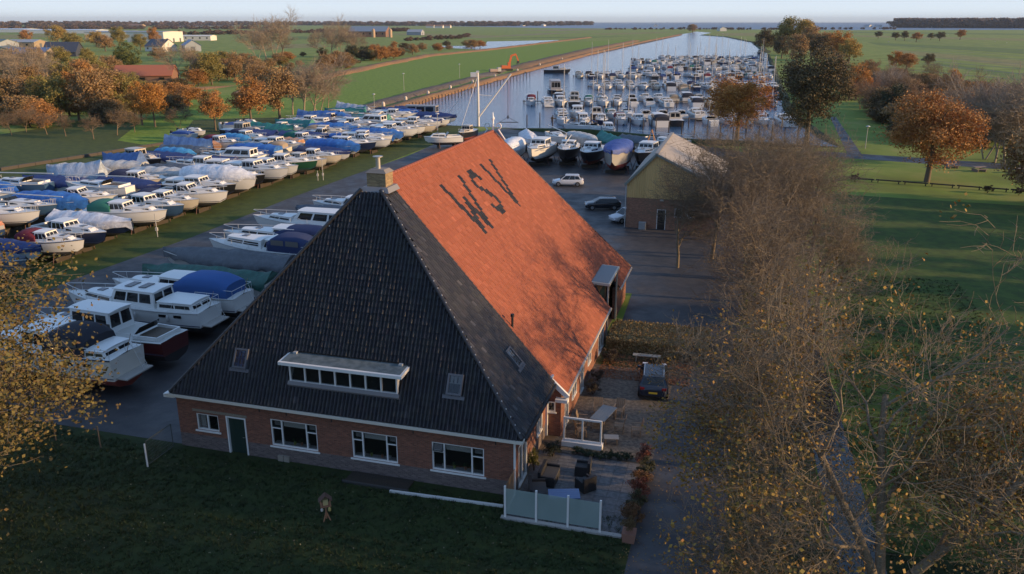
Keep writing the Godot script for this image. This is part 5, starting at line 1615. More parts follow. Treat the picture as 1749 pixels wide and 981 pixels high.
func make_styles() -> void:
	var W := [0.70, 0.70, 0.67]; var CR := [0.66, 0.58, 0.44]; var NV := [0.012, 0.022, 0.065]; var BK := [0.016, 0.017, 0.02]
	var RD := [0.20, 0.035, 0.025]; var BL := [0.05, 0.11, 0.20]; var GN := [0.015, 0.07, 0.04]; var GY := [0.32, 0.33, 0.34]
	var cr := {"L": 8.6, "B": 2.9, "D": 1.75, "hull": W, "bottom": [0.045, 0.045, 0.05], "fore": [0.52, 0.86, 0.42], "wheel": [0.34, 0.56, 0.95], "rail": 0.55}
	var mk := func(base: Dictionary, more: Dictionary) -> Dictionary:
		var d := base.duplicate()
		d.merge(more, true)
		return d
	STYLES = {
		"maroon": mk.call(cr, {"L": 8.0, "canopy": [0.06, 0.36, 1.15], "canopy_col": [0.13, 0.015, 0.03], "desc": "white cruiser with maroon cockpit canopy", "rub": NV}),
		"navy_hull": mk.call(cr, {"L": 9.6, "hull": NV, "rub": W, "cockpit": [0.05, 0.32], "desc": "navy hulled cruiser with white wheelhouse"}),
		"teal": mk.call(cr, {"L": 9.4, "canopy": [0.08, 0.36, 1.15], "canopy_col": [0.02, 0.14, 0.11], "desc": "white cruiser with teal cockpit canopy", "bottom": BK}),
		"blue_hull": mk.call(cr, {"L": 9.8, "hull": BL, "cockpit": [0.04, 0.33], "desc": "steel blue hulled cruiser with white cabin", "rub": W}),
		"navy_canopy": mk.call(cr, {"L": 9.2, "canopy": [0.06, 0.36, 1.2], "canopy_col": [0.018, 0.028, 0.075], "desc": "white cruiser with navy cockpit canopy", "hull": CR}),
		"plain": mk.call(cr, {"L": 9.0, "cockpit": [0.05, 0.33], "desc": "plain white cruiser with open cockpit", "rake": 0.8}),
		"aft": mk.call(cr, {"L": 10.5, "B": 3.3, "D": 1.95, "wheel": [0.36, 0.58, 1.0], "aft": [0.08, 0.35, 0.6], "stern_rail": 1, "desc": "large white cruiser with low aft cabin"}),
		"black_aft": mk.call(cr, {"L": 10.8, "B": 3.4, "D": 2.05, "hull": BK, "bottom": RD, "aft": [0.08, 0.35, 0.6], "wheel": [0.36, 0.6, 1.0], "desc": "black hulled cruiser with red bottom and aft cabin"}),
		"green_hull": mk.call(cr, {"L": 9.4, "hull": GN, "cockpit": [0.05, 0.33], "rub": W, "desc": "dark green hulled cruiser with white cabin"}),
		"cream": mk.call(cr, {"L": 9.0, "hull": CR, "house": [0.66, 0.60, 0.5], "canopy": [0.07, 0.36, 1.1], "canopy_col": [0.30, 0.24, 0.17], "desc": "cream cruiser with beige cockpit canopy"}),
		"small": {"L": 6.2, "B": 2.3, "D": 1.25, "hull": W, "fore": [0.45, 0.85, 0.5], "cockpit": [0.06, 0.43], "outboard": 1, "desc": "small white cabin boat with outboard motor", "stand": 0.4},
		"open_blue": {"L": 6.0, "B": 2.2, "D": 1.2, "hull": [0.45, 0.5, 0.55], "canopy": [0.1, 0.75, 0.6], "canopy_col": [0.03, 0.09, 0.3], "outboard": 1, "desc": "small pale launch under flat blue cover", "stand": 0.4},
		"tarp_white": {"L": 11.0, "B": 3.2, "D": 1.8, "hull": NV, "tarp": [1.0, 0.9, "ridge", [0.60, 0.62, 0.66]], "desc": "long boat wrapped in a white tarpaulin"},
		"tarp_blue": {"L": 9.5, "B": 3.1, "D": 1.8, "hull": [0.5, 0.5, 0.47], "tarp": [1.1, 1.0, "round", [0.025, 0.13, 0.42]], "desc": "boat under a bright blue tarpaulin"},
		"tarp_navy": {"L": 10.0, "B": 3.1, "D": 1.8, "hull": W, "tarp": [0.9, 0.5, "ridge", [0.022, 0.04, 0.15]], "desc": "boat under a navy blue tarpaulin"},
		"tarp_grey": {"L": 9.5, "B": 3.0, "D": 1.7, "hull": GY, "tarp": [1.0, 0.6, "ridge", [0.075, 0.095, 0.125]], "desc": "boat under a slate grey tarpaulin"},
		"tarp_teal": {"L": 9.5, "B": 3.0, "D": 1.8, "hull": W, "tarp": [1.3, 0.5, "tent", [0.02, 0.17, 0.15]], "desc": "boat under a peaked teal tarpaulin"},
		"tarp_salmon": {"L": 9.0, "B": 2.9, "D": 1.6, "hull": GY, "tarp": [0.9, 0.8, "round", [0.38, 0.17, 0.12]], "desc": "boat under a salmon coloured tarpaulin"},
		"tarp_orange": {"L": 7.0, "B": 2.6, "D": 1.5, "hull": W, "tarp": [1.0, 0.6, "round", [0.42, 0.22, 0.12]], "desc": "short boat under an orange brown tarpaulin"},
		"tarp_silver": {"L": 9.5, "B": 3.0, "D": 1.8, "hull": W, "tarp": [1.0, 1.0, "round", [0.42, 0.43, 0.42]], "desc": "boat wrapped in silvery plastic sheet", "shine": 0.35},
		"tarp_tent": {"L": 8.0, "B": 2.9, "D": 1.7, "hull": W, "tarp": [2.0, 0.9, "tent", [0.36, 0.42, 0.50]], "desc": "boat under a tall pale blue peaked tent"},
		"tarp_tent_blue": {"L": 8.0, "B": 2.9, "D": 1.7, "hull": NV, "tarp": [1.9, 0.9, "tent", [0.055, 0.13, 0.32]], "desc": "boat under a tall blue peaked tent"},
		"tarp_sky": {"L": 7.5, "B": 2.6, "D": 1.5, "hull": W, "tarp": [1.2, 0.6, "round", [0.05, 0.26, 0.52]], "desc": "short boat under a sky blue rounded cover"},
		"shrink": {"L": 10.0, "B": 3.3, "D": 1.9, "hull": W, "tarp": [1.7, 0.2, "round", [0.66, 0.69, 0.73]], "desc": "boat shrink wrapped in glossy white film", "shine": 0.3},
		"yacht": {"called": "sailing_yacht", "L": 9.5, "B": 3.0, "D": 1.7, "hull": W, "stern": 0.6, "fore": [0.38, 0.78, 0.42], "cockpit": [0.08, 0.36], "laid_mast": 1, "rail": 0.85, "desc": "white sailing yacht with its mast lowered on deck", "stand": 1.0},
		"yacht_blue": {"called": "sailing_yacht", "L": 9.0, "B": 2.9, "D": 1.6, "hull": BL, "stern": 0.6, "fore": [0.38, 0.78, 0.42], "cockpit": [0.08, 0.36], "laid_mast": 1, "rail": 0.85, "desc": "blue hulled sailing yacht with mast lowered on deck", "stand": 1.0},
		"sail": {"called": "sailing_yacht", "L": 10.0, "B": 3.1, "D": 1.9, "hull": W, "stern": 0.6, "fore": [0.40, 0.78, 0.42], "cockpit": [0.08, 0.38], "mast": 12.5, "rail": 0.85, "desc": "white sailing yacht with tall bare mast"},
		"sail_navy": {"called": "sailing_yacht", "L": 11.0, "B": 3.3, "D": 2.0, "hull": NV, "stern": 0.6, "fore": [0.40, 0.78, 0.45], "cockpit": [0.08, 0.38], "mast": 14.0, "rail": 0.85, "desc": "navy sailing yacht with tall bare mast"},
		"sedan": mk.call(cr, {"L": 10.5, "B": 3.5, "D": 2.1, "fore": [0.6, 0.86, 0.35], "wheel": [0.12, 0.62, 1.05], "rake": 1.2, "desc": "white cruiser with long glazed saloon", "rub": BK}),
		"flybridge": mk.call(cr, {"L": 11.5, "B": 3.7, "D": 2.2, "fore": [0.6, 0.86, 0.4], "wheel": [0.2, 0.62, 1.15], "canopy": [0.03, 0.24, 1.3], "canopy_col": [0.02, 0.025, 0.04], "clear": true, "rake": 0.9, "desc": "big white motor yacht with black aft enclosure", "bottom": RD}),
		"tug": mk.call(cr, {"L": 10.0, "B": 3.3, "D": 2.1, "hull": BK, "house": [0.5, 0.46, 0.4], "fore": [0.6, 0.85, 0.5], "wheel": [0.34, 0.56, 1.35], "rake": 0.05, "bottom": RD, "desc": "dark steel boat with upright pale wheelhouse"}),
		"houseboat": {"called": "houseboat", "L": 13.0, "B": 5.0, "D": 1.6, "hull": BK, "stern": 0.95, "fine": 6.0, "wheel": [0.08, 0.9, 2.9], "wheel_col": [0.36, 0.34, 0.32], "rake": 0.0, "desc": "boxy grey houseboat with flat roof"},
		# the big boats beside the farmhouse
		"near_trawler": mk.call(cr, {"L": 12.6, "B": 3.5, "D": 2.1, "wl": 0.36, "bottom": RD, "hull": [0.66, 0.62, 0.54], "fore": [0.56, 0.88, 0.5], "wheel": [0.38, 0.58, 1.2], "canopy": [0.16, 0.40, 1.55], "canopy_col": [0.018, 0.02, 0.03], "clear": true, "aft": [0.04, 0.16, 0.35], "stern_rail": 1, "rub": BK, "desc": "cream trawler with red bottom, black canopy and stern ladder"}),
		"near_red": mk.call(cr, {"L": 11.8, "B": 3.1, "D": 1.65, "hull": [0.085, 0.016, 0.016], "bottom": BK, "fore": [0.66, 0.88, 0.4], "wheel": [0.36, 0.66, 1.5], "rake": 0.1, "rub": W, "cockpit": [0.04, 0.20], "deck": [0.45, 0.45, 0.42], "desc": "dark red workboat with white wheelhouse and open aft deck"}),
		"near_white": mk.call(cr, {"L": 12.6, "B": 3.3, "D": 1.85, "bottom": BK, "fore": [0.6, 0.86, 0.45], "wheel": [0.30, 0.62, 1.15], "aft": [0.04, 0.28, 0.5], "roof_hatch": 1, "stern_rail": 1, "desc": "white motor cruiser with roof hatches and black bottom"}),
		"near_blue": mk.call(cr, {"L": 12.0, "B": 3.2, "D": 1.8, "bottom": BK, "fore": [0.58, 0.86, 0.5], "wheel": [0.40, 0.60, 1.1], "canopy": [0.05, 0.44, 1.55], "canopy_col": [0.035, 0.105, 0.30], "stern_rail": 1, "desc": "white cruiser with large bright blue canopy"}),
		"near_green": {"L": 12.2, "B": 3.1, "D": 1.7, "hull": [0.6, 0.58, 0.52], "bottom": BK, "tarp": [0.95, 0.5, "ridge", [0.02, 0.095, 0.075]], "desc": "long boat under a dark green tarpaulin"},
		"near_grey": {"L": 13.0, "B": 3.3, "D": 1.8, "hull": [0.45, 0.43, 0.4], "bottom": RD, "tarp": [1.05, 0.5, "ridge", [0.085, 0.095, 0.11]], "desc": "big boat under a dark grey tarpaulin"},
		"near_bimini": mk.call(cr, {"L": 12.0, "B": 3.3, "D": 1.85, "bottom": BK, "fore": [0.46, 0.84, 0.75], "wheel": [0.36, 0.46, 0.9], "canopy": [0.08, 0.40, 1.5], "canopy_col": [0.02, 0.035, 0.10], "clear": true, "rail": 0.4, "stern_rail": 1, "desc": "white cruiser with long cabin and navy bimini"}),
		"near_navy": mk.call(cr, {"L": 12.4, "B": 3.2, "D": 1.8, "bottom": BK, "fore": [0.5, 0.86, 0.55], "canopy": [0.08, 0.5, 1.2], "canopy_col": [0.02, 0.035, 0.10], "rail": 0.4, "desc": "white cruiser with low navy cockpit cover"}),
		"near_round": mk.call(cr, {"L": 12.8, "B": 3.3, "D": 1.85, "bottom": BK, "fore": [0.6, 0.86, 0.4], "wheel": [0.10, 0.60, 1.2], "rail": 0.45, "rake": 0.9, "desc": "white cruiser with long rounded white saloon roof"}),
		"back_white": mk.call(cr, {"L": 11.0, "B": 3.9, "D": 2.4, "bottom": BK, "fore": [0.62, 0.88, 0.45], "wheel": [0.3, 0.64, 1.2], "hull": [0.66, 0.65, 0.6], "rub": NV, "desc": "broad white cruiser facing the cars"}),
		"back_dark": mk.call(cr, {"L": 10.0, "B": 3.4, "D": 2.2, "hull": BK, "bottom": BK, "fore": [0.55, 0.88, 0.5], "rub": W, "laid_mast": 1, "cockpit": [0.08, 0.5], "desc": "black hulled yacht with white deck and lowered mast"}),
		"back_black": mk.call(cr, {"L": 10.5, "B": 3.6, "D": 2.2, "hull": BK, "bottom": RD, "rub": W, "fore": [0.6, 0.88, 0.45], "wheel": [0.36, 0.62, 1.1], "desc": "black hulled cruiser with white upper works"}),
		"back_tarp": {"L": 11.0, "B": 4.0, "D": 3.0, "wl": 0.40, "hull": [0.36, 0.35, 0.33], "bottom": [0.20, 0.035, 0.035], "tarp": [1.2, 0.4, "round", [0.045, 0.085, 0.30]], "desc": "tall grey and red hull under a blue tarpaulin"},
		"back_frame": mk.call(cr, {"L": 11.0, "B": 3.7, "D": 2.4, "hull": BK, "bottom": BK, "rub": W, "fore": [0.62, 0.88, 0.45], "wheel": [0.34, 0.64, 1.2], "frame": 1, "desc": "black hulled white cruiser with orange mast trestle"}),
	}

func build_boatyard() -> void:
	make_styles()
	# nine big boats between the road and the farmhouse, bows to the road
	for q in [["near_trawler", -13.6, 5.4], ["near_red", -12.9, 9.7], ["near_white", -14.2, 14.6], ["near_blue", -13.4, 18.2], ["near_green", -13.4, 22.0], ["near_grey", -14.6, 26.6], ["near_bimini", -13.6, 31.0], ["near_navy", -14.2, 35.0], ["near_round", -14.8, 41.2], ["tarp_grey", -14.2, 46.0], ["plain", -14.6, 50.2]]:
		put_boat(q[0], yard(q[1], q[2]), turn_of(180 + rng.randf_range(-3, 3)), "near")
	# three columns on the grass beyond the road, bows to the road
	var first := [["tarp_navy", 14.5], ["tarp_blue", 18.2], ["tarp_grey", 21.6], ["tarp_navy", 25.2], ["maroon", 28.6], ["navy_hull", 31.9], ["tarp_white", 36.0], ["teal", 40.6], ["blue_hull", 44.4], ["navy_canopy", 47.8], ["plain", 51.0], ["black_aft", 55.0], ["shrink", 59.4], ["black_aft", 63.4], ["aft", 67.4], ["aft", 71.2], ["green_hull", 75.0], ["cream", 78.8], ["navy_canopy", 82.6], ["tarp_navy", 86.4], ["tarp_blue", 91.2], ["navy_hull", 96.0], ["plain", 100.0], ["aft", 103.6], ["tarp_blue", 107.2], ["plain", 110.8], ["aft", 114.4], ["sedan", 118.2], ["cream", 122.0], ["aft", 125.8], ["tarp_navy", 129.6], ["plain", 133.2]]
	for q in first:
		var s: Dictionary = STYLES[q[0]]
		var p := yard(-31.6 - s.L * 0.5 + rng.randf_range(-1.4, 0.7), q[1] + rng.randf_range(-0.3, 0.3))
		if in_view(p): put_boat(q[0], p, turn_of(rng.randf_range(-7, 7)), "yard", rng.randf_range(0.9, 1.06))
	var second := ["tarp_blue", "tarp_navy", "tarp_grey", "tarp_salmon", "yacht", "yacht_blue", "tarp_blue", "plain", "yacht", "tarp_navy", "navy_canopy", "tarp_silver", "tarp_grey", "aft", "tarp_navy", "sedan", "plain", "tarp_blue", "cream", "aft", "tarp_orange", "teal", "tarp_navy", "plain", "cream", "tarp_blue", "navy_canopy", "aft", "sedan", "tarp_teal", "cream", "plain", "aft", "small", "tarp_navy"]
	var third := ["tarp_navy", "tarp_tent", "tarp_silver", "yacht", "tarp_blue", "yacht_blue", "tarp_navy", "tarp_tent", "tarp_silver", "tarp_silver", "tarp_tent_blue", "tug", "tarp_navy", "tarp_sky", "tarp_grey", "tarp_tent_blue", "tarp_orange", "maroon", "tarp_sky", "navy_canopy", "tarp_navy", "small", "tarp_teal", "plain", "tarp_teal", "tarp_silver", "aft", "tarp_tent_blue", "plain", "tarp_blue", "cream", "tarp_teal", "tarp_tent", "plain"]
	for k in second.size():
		var p := yard(-48.2 + rng.randf_range(-1.2, 1.2), 20.0 + k * 3.75 + rng.randf_range(-0.4, 0.4))
		if in_view(p): put_boat(second[k], p, turn_of(rng.randf_range(-9, 9) + (180.0 if rng.randf() < 0.3 else 0.0)), "yard2")
	for k in third.size():
		var p := yard(-59.6 + rng.randf_range(-1.5, 1.5), 32.0 + k * 3.5 + rng.randf_range(-0.5, 0.5))
		if in_view(p): put_boat(third[k], p, turn_of(rng.randf_range(-14, 14) + (180.0 if rng.randf() < 0.4 else 0.0)), "yard3")
	for k in 18:
		var p := yard(-40.5 + rng.randf_range(-0.6, 0.6), 96.0 + k * 3.7) if k < 10 else yard(-52.0 + rng.randf_range(-2, 2), 128.0 + (k - 10) * 4.0)
		put_boat(["small", "plain", "tarp_blue", "cream", "yacht", "tarp_silver", "navy_canopy", "small", "tarp_navy"][k % 9], p, turn_of(rng.randf_range(-12, 12)), "yard2", 0.85)
	for q in [["small", 330, 238], ["open_blue", 318, 243], ["small", 425, 222], ["open_blue", 408, 226], ["small", 640, 208], ["tug", 420, 246], ["tarp_blue", 690, 212], ["tarp_navy", 748, 216], ["houseboat", 722, 206]]:
		var extra := "on the grass behind the boatyard" if q[1] < 500 else "at the water end of the boatyard"
		put_boat(q[0], ground(q[1], q[2]), turn_of(rng.randf_range(-20, 20)), "yard", 0.7 if q[0] == "houseboat" else 1.0, extra)
	# behind the farmhouse, bows to the viewer
	for q in [["back_white", -3.4, 96.5, 0.0], ["back_dark", 1.0, 98.0, 6.0], ["back_black", 5.2, 96.5, 0.0], ["back_tarp", 9.9, 92.5, 0.0], ["back_frame", 14.0, 97.0, -8.0], ["shrink", -8.0, 96.0, 4.0], ["tarp_silver", -12.2, 99.0, 10.0], ["tarp_teal", 6.5, 110.0, 35.0], ["tarp_silver", 1.0, 112.0, 40.0], ["yacht", -4.0, 112.0, 30.0], ["tarp_grey", 11.0, 112.0, 50.0], ["yacht", 15.5, 111.0, 70.0], ["tarp_white", -9.0, 111.0, 20.0]]:
		put_boat(q[0], yard(q[1], q[2]), turn_of(-90.0 + q[3]), "back")
	put_boat("small", ground(757, 252), turn_of(-150), "yard", 1.15, "alone on the asphalt")
	put_boat("tug", ground(797, 243), turn_of(-90), "yard", 0.8, "beside the quay behind the farmhouse ridge")

func build_marina() -> void:
	var wood := noisy("jetty wood", [[0.2, 0.05, 0.045, 0.04], [0.8, 0.12, 0.105, 0.09]], 2.0, 0.03, 0.9)
	var post_m := mat(0.06, 0.05, 0.042, 0.9)
	var piers := [[940, 206, 1338], [893, 176, 1330], [1003, 150, 1326], [978, 132, 1320], [1072, 119, 1314], [1080, 108, 1308], [1128, 101, 1304]]
	var kinds := ["aft", "plain", "navy_canopy", "sedan", "sail", "cream", "black_aft", "flybridge", "aft", "sail", "navy_hull", "plain", "sail_navy", "tarp_navy", "tug", "cream", "sedan", "maroon", "plain", "aft", "sail", "teal", "flybridge", "small"]
	var n := 0
	var post := MB.new()
	post.tube(Vector3.ZERO, Vector3(0, 1.0, 0), 0.14, 0.12, 7, true)
	var pm := post.mesh()
	var posts := 0
	for pi in piers.size():
		var q: Array = piers[pi]
		var a := ground(q[0], q[1]); var b := ground(q[2], q[1] + 1.0)
		var len := a.distance_to(b)
		var dir := (b - a).normalized()
		var j := thing("jetty", "long timber jetty with boats on both sides, %s from the quay" % ["first", "second", "third", "fourth", "fifth", "sixth", "seventh"][pi], "jetty", a, -atan2(dir.z, dir.x))
		var k := int(len / 3.0)
		for i in k:
			beam(j, "deck_board", Vector3(i * 3.0, 0.45, -0.7), Vector3(i * 3.0 + 2.97, 0.58, 0.7), wood)
			if i % 2 == 0: beam(j, "jetty_pile", Vector3(i * 3.0 + 0.2, -0.2, 0.45), Vector3(i * 3.0 + 0.45, 0.9, 0.705), post_m)
		var step := 4.0
		for side in [-1.0, 1.0]:
			var x := 2.0 + rng.randf()
			while x < len - 1.5:
				if rng.randf() < 0.93:
					var key: String = kinds[(n * 7 + pi * 3 + int(side > 0)) % kinds.size()]
					var s: Dictionary = STYLES[key]
					var p := a + dir * x + Vector3(0, 0, side * (1.3 + s.L * 0.5))
					put_boat(key, p, (PI * 0.5 if rng.randf() < 0.5 else -PI * 0.5) + rng.randf_range(-0.06, 0.06), "marina", rng.randf_range(0.92, 1.06))
				n += 1
				if rng.randf() < 0.55:
					var o := part(self, numbered("mooring_post"), pm, post_m)
					tag(o, "dark timber mooring post standing in the marina water", "post", "mooring posts in the marina")
					o.position = a + dir * (x + 2.2) + Vector3(0, -0.1, side * rng.randf_range(11.0, 13.5))
					o.scale = Vector3(1, rng.randf_range(1.6, 2.6), 1)
				x += step + rng.randf_range(-0.3, 0.6)
	# near the quay
	put_boat("plain", ground(992, 222), deg_to_rad(160), "marina", 0.9, "moored at the near quay")
	put_boat("sail", ground(1012, 222), deg_to_rad(100), "marina", 0.8, "moored at the near quay")
	put_boat("sedan", ground(1040, 227), deg_to_rad(-90), "marina", 0.8, "moored at the near quay")
	put_boat("houseboat", ground(948, 158), deg_to_rad(-90), "marina", 1.0, "moored at the open water end of the marina")
	put_boat("tug", ground(952, 125), deg_to_rad(-10), "marina", 1.2, "moored against the far bank of the canal")
	put_boat("tug", ground(1297, 92), deg_to_rad(80), "marina", 1.0, "moored alone near the wooded bank")
	for k in 22:
		var o := part(self, numbered("mooring_post"), pm, post_m)
		tag(o, "dark timber post in the open water along the near quay", "post", "mooring posts near the quay")
		o.position = ground(900 + k * 22.0, 214 + k * 1.2 + rng.randf_range(-2, 2)) - Vector3(0, 0.1, 0)
		o.scale = Vector3(0.9, rng.randf_range(2.0, 3.4), 0.9)
	# row of piles along the far bank
	for k in 52:
		var f := k / 51.0
		var o := part(self, numbered("bank_pile"), pm, post_m)
		tag(o, "dark pile in the row driven along the orange earth bank", "pile", "piles along the earth bank")
		o.position = ground(lerpf(622, 905, f), lerpf(209, 127, pow(f, 0.97)) + 3.0) - Vector3(0, 0.1, 0)
		o.scale = Vector3(1.1, rng.randf_range(1.6, 2.2), 1.1)
# ---------------------------------------------------------------- cars
func car(called: String, label: String, at: Vector3, turn: float, paint: Material, kind: String) -> void:
	# x forward
	var t := thing(called, label, "car", at, turn)
	var L := 4.45; var W := 1.84
	var low := []      # x, belt height, half width, sill height
	var st := [[-2.22, 0.78, 0.70, 0.42], [-2.16, 0.98, 0.82, 0.32], [-1.7, 1.02, 0.90, 0.28], [-0.6, 0.99, 0.92, 0.26], [0.5, 0.97, 0.92, 0.26], [1.05, 0.95, 0.91, 0.26], [1.75, 0.86, 0.88, 0.27], [2.1, 0.74, 0.80, 0.30], [2.22, 0.60, 0.66, 0.38]]
	for q in st:
		var row := []
		for p in [[0.0, q[3]], [0.86, q[3]], [0.98, q[3] + 0.1], [1.0, lerpf(q[3], q[1], 0.5)], [0.97, q[1] - 0.1], [0.9, q[1] - 0.015], [0.6, q[1] + 0.02], [0.0, q[1] + 0.035], [-0.6, q[1] + 0.02], [-0.9, q[1] - 0.015], [-0.97, q[1] - 0.1], [-1.0, lerpf(q[3], q[1], 0.5)], [-0.98, q[3] + 0.1], [-0.86, q[3]], [0.0, q[3]]]:
			row.append(Vector3(q[0], p[1], p[0] * q[2]))
		low.append(row)
	var g := MB.new()
	g.grid(low, true)
	for e in [0, low.size() - 1]:
		for j in 6: g.quad(low[e][j], low[e][j + 1], low[e][13 - j], low[e][14 - j])
	var body := part(t, "body", g, paint)
	# greenhouse
	var x0 := -2.0; var x1 := -1.55; var x2 := 0.35; var x3 := 1.15
	var hr := 1.60
	if kind == "wagon": x0 = -2.1; x1 = -1.6; hr = 1.47; x3 = 1.2
	var b := 0.86; var r := 0.64; var yb := 0.985
	var p := [Vector3(x0, yb, -b), Vector3(x3, yb - 0.03, -b), Vector3(x3, yb - 0.03, b), Vector3(x0, yb, b), Vector3(x1, hr - 0.06, -r), Vector3(x2, hr - 0.04, -r), Vector3(x2, hr - 0.04, r), Vector3(x1, hr - 0.06, r)]
	g = MB.new()
	g.hexa(p)
	var cab := part(t, "cabin", g, paint)
	face(cab, p[0], p[1], p[5], p[4], [[0.08, 0.10, 0.31, 0.86], [0.33, 0.06, 0.60, 0.92], [0.62, 0.06, 0.94, 0.92]], glass_dark(), "side_window")
	face(cab, p[2], p[3], p[7], p[6], [[0.06, 0.06, 0.38, 0.92], [0.40, 0.06, 0.67, 0.92], [0.69, 0.10, 0.92, 0.86]], glass_dark(), "side_window")
	face(cab, p[1], p[2], p[6], p[5], [[0.06, 0.06, 0.94, 0.94]], glass_dark(), "windscreen")
	face(cab, p[3], p[0], p[4], p[7], [[0.08, 0.2, 0.92, 0.9]], glass_dark(), "rear_window")
	g = MB.new()
	var rows := []
	for i in 5:
		var f := i / 4.0
		var row := []
		for j in 5:
			var e := j / 2.0 - 1.0
			row.append(Vector3(lerpf(x1, x2, f), hr - 0.055 + 0.06 * (1 - e * e) * (0.6 + 0.4 * sin(f * PI)), e * r))
		rows.append(row)
	g.grid(rows, true, Vector3(0, -10, 0))
	part(cab, "roof", g, paint)
	for s in [-1.0, 1.0]:
		for x in [-1.36, 1.36]:
			g = MB.new()
			var z0: float = s * 0.70; var z1: float = s * 0.935
			g.tube(Vector3(x, 0.34, z0), Vector3(x, 0.34, z1), 0.34, 0.34, 16, true)
			var wh := part(t, "wheel", g, mat(0.012, 0.012, 0.013, 0.8))
			g = MB.new()
			g.tube(Vector3(x, 0.34, z1 - s * 0.02), Vector3(x, 0.34, z1 + s * 0.012), 0.22, 0.2, 10, true)
			part(wh, "rim", g, mat(0.35, 0.35, 0.36, 0.35, 0.7))
		g = MB.new()
		g.box(Vector3(2.08, 0.72, s * 0.62), Vector3(0.2, 0.12, 0.3))
		part(t, "headlight", g, mat(0.55, 0.57, 0.6, 0.15))
		g = MB.new()
		g.box(Vector3(-2.16, 0.88, s * 0.66), Vector3(0.12, 0.14, 0.26))
		part(t, "tail_light", g, mat(0.25, 0.01, 0.01, 0.2))
		g = MB.new()
		g.box(Vector3(0.85, 1.02, s * 0.98), Vector3(0.12, 0.13, 0.2))
		part(t, "wing_mirror", g, paint)
		if kind != "hatch":
			g = MB.new()
			g.bar(Vector3(x1 + 0.1, hr + 0.0, s * (r - 0.04)), Vector3(x2 - 0.1, hr + 0.01, s * (r - 0.04)), 0.04, 0.04)
			part(cab, "roof_rail", g, mat(0.5, 0.5, 0.5, 0.3, 0.8))
	g = MB.new()
	g.box(Vector3(-2.225, 0.62, 0), Vector3(0.03, 0.11, 0.52))
	part(t, "number_plate", g, mat(0.6, 0.42, 0.03, 0.5))

func build_cars() -> void:
	var w := mat(0.70, 0.71, 0.72, 0.22); var k := mat(0.012, 0.014, 0.02, 0.15)
	for m in [w, k]:
		m.clearcoat_enabled = true; m.clearcoat = 0.6; m.clearcoat_roughness = 0.05
	car("parked_car", "white crossover parked on the asphalt in front of the laid up boats", ground(970, 317), deg_to_rad(176), w, "suv")
	car("parked_car", "black estate car parked nearer the yellow shed", ground(1029, 357), deg_to_rad(180), k, "wagon")
	car("parked_car", "silver white hatchback half hidden by the shed's corner", ground(1072, 378), deg_to_rad(205), mat(0.55, 0.57, 0.6, 0.2, 0.2), "hatch")
	car("parked_car", "dark blue estate car with yellow plate under the bare avenue trees", ground(1116, 662), turn_of(95), mat(0.015, 0.022, 0.04, 0.2), "wagon")

# ---------------------------------------------------------------- terrace and garden
func chair(called: String, label: String, at: Vector3, turn: float, m: Material, group: String) -> void:
	var t := thing(called, label, "chair", at, turn, group)
	for q in [[-0.24, -0.24], [0.24, -0.24], [0.24, 0.24], [-0.24, 0.24]]:
		beam(t, "leg", Vector3(q[0] - 0.025, 0, q[1] - 0.025), Vector3(q[0] + 0.025, 0.42, q[1] + 0.025), m)
	for k in 5: beam(t, "seat_slat", Vector3(-0.26 + k * 0.105, 0.422, -0.27), Vector3(-0.26 + k * 0.105 + 0.09, 0.45, 0.27), m)
	for k in 5:
		var g := MB.new()
		g.bar(Vector3(-0.25, 0.45, -0.22 + k * 0.11), Vector3(-0.40, 1.0, -0.22 + k * 0.11), 0.085, 0.022)
		part(t, "back_slat", g, m)
	for s in [-0.27, 0.27]:
		beam(t, "armrest", Vector3(-0.3, 0.64, s - 0.03), Vector3(0.26, 0.67, s + 0.03), m)

func table(called: String, label: String, at: Vector3, turn: float, l: float, w: float, h: float, m: Material, lm: Material) -> void:
	var t := thing(called, label, "table", at, turn)
	for k in 5: beam(t, "top_board", Vector3(-l * 0.5, h - 0.04, -w * 0.5 + k * w / 5.0), Vector3(l * 0.5, h, -w * 0.5 + (k + 1) * w / 5.0 - 0.008), m)
	for q in [[-1, -1], [1, -1], [1, 1], [-1, 1]]:
		beam(t, "leg", Vector3(q[0] * (l * 0.5 - 0.08) - 0.035, 0, q[1] * (w * 0.5 - 0.08) - 0.035), Vector3(q[0] * (l * 0.5 - 0.08) + 0.035, h - 0.04, q[1] * (w * 0.5 - 0.08) + 0.035), lm)

func bush(called: String, label: String, at: Vector3, w: float, h: float, m: Material, which: int, group := "") -> void:
	var t := thing(called, label, "shrub", at, rng.randf() * TAU, group)
	var k := "garden crown %d" % which
	if not protos.has(k): protos[k] = leaf_crown(2600, 0.05, 22, 0.2, 300 + which)
	var c := part(t, "foliage", protos[k], m)
	c.scale = Vector3(w * 0.5, h * 0.5, w * 0.5)
	c.position.y = -h * 0.05
	var g := MB.new()
	for i in 5:
		var a := TAU * i / 5.0
		g.tube(Vector3(0, 0, 0), Vector3(cos(a) * w * 0.22, h * 0.5, sin(a) * w * 0.22), 0.025, 0.01, 4)
	part(t, "stem", g, mat(0.08, 0.06, 0.04, 0.9))

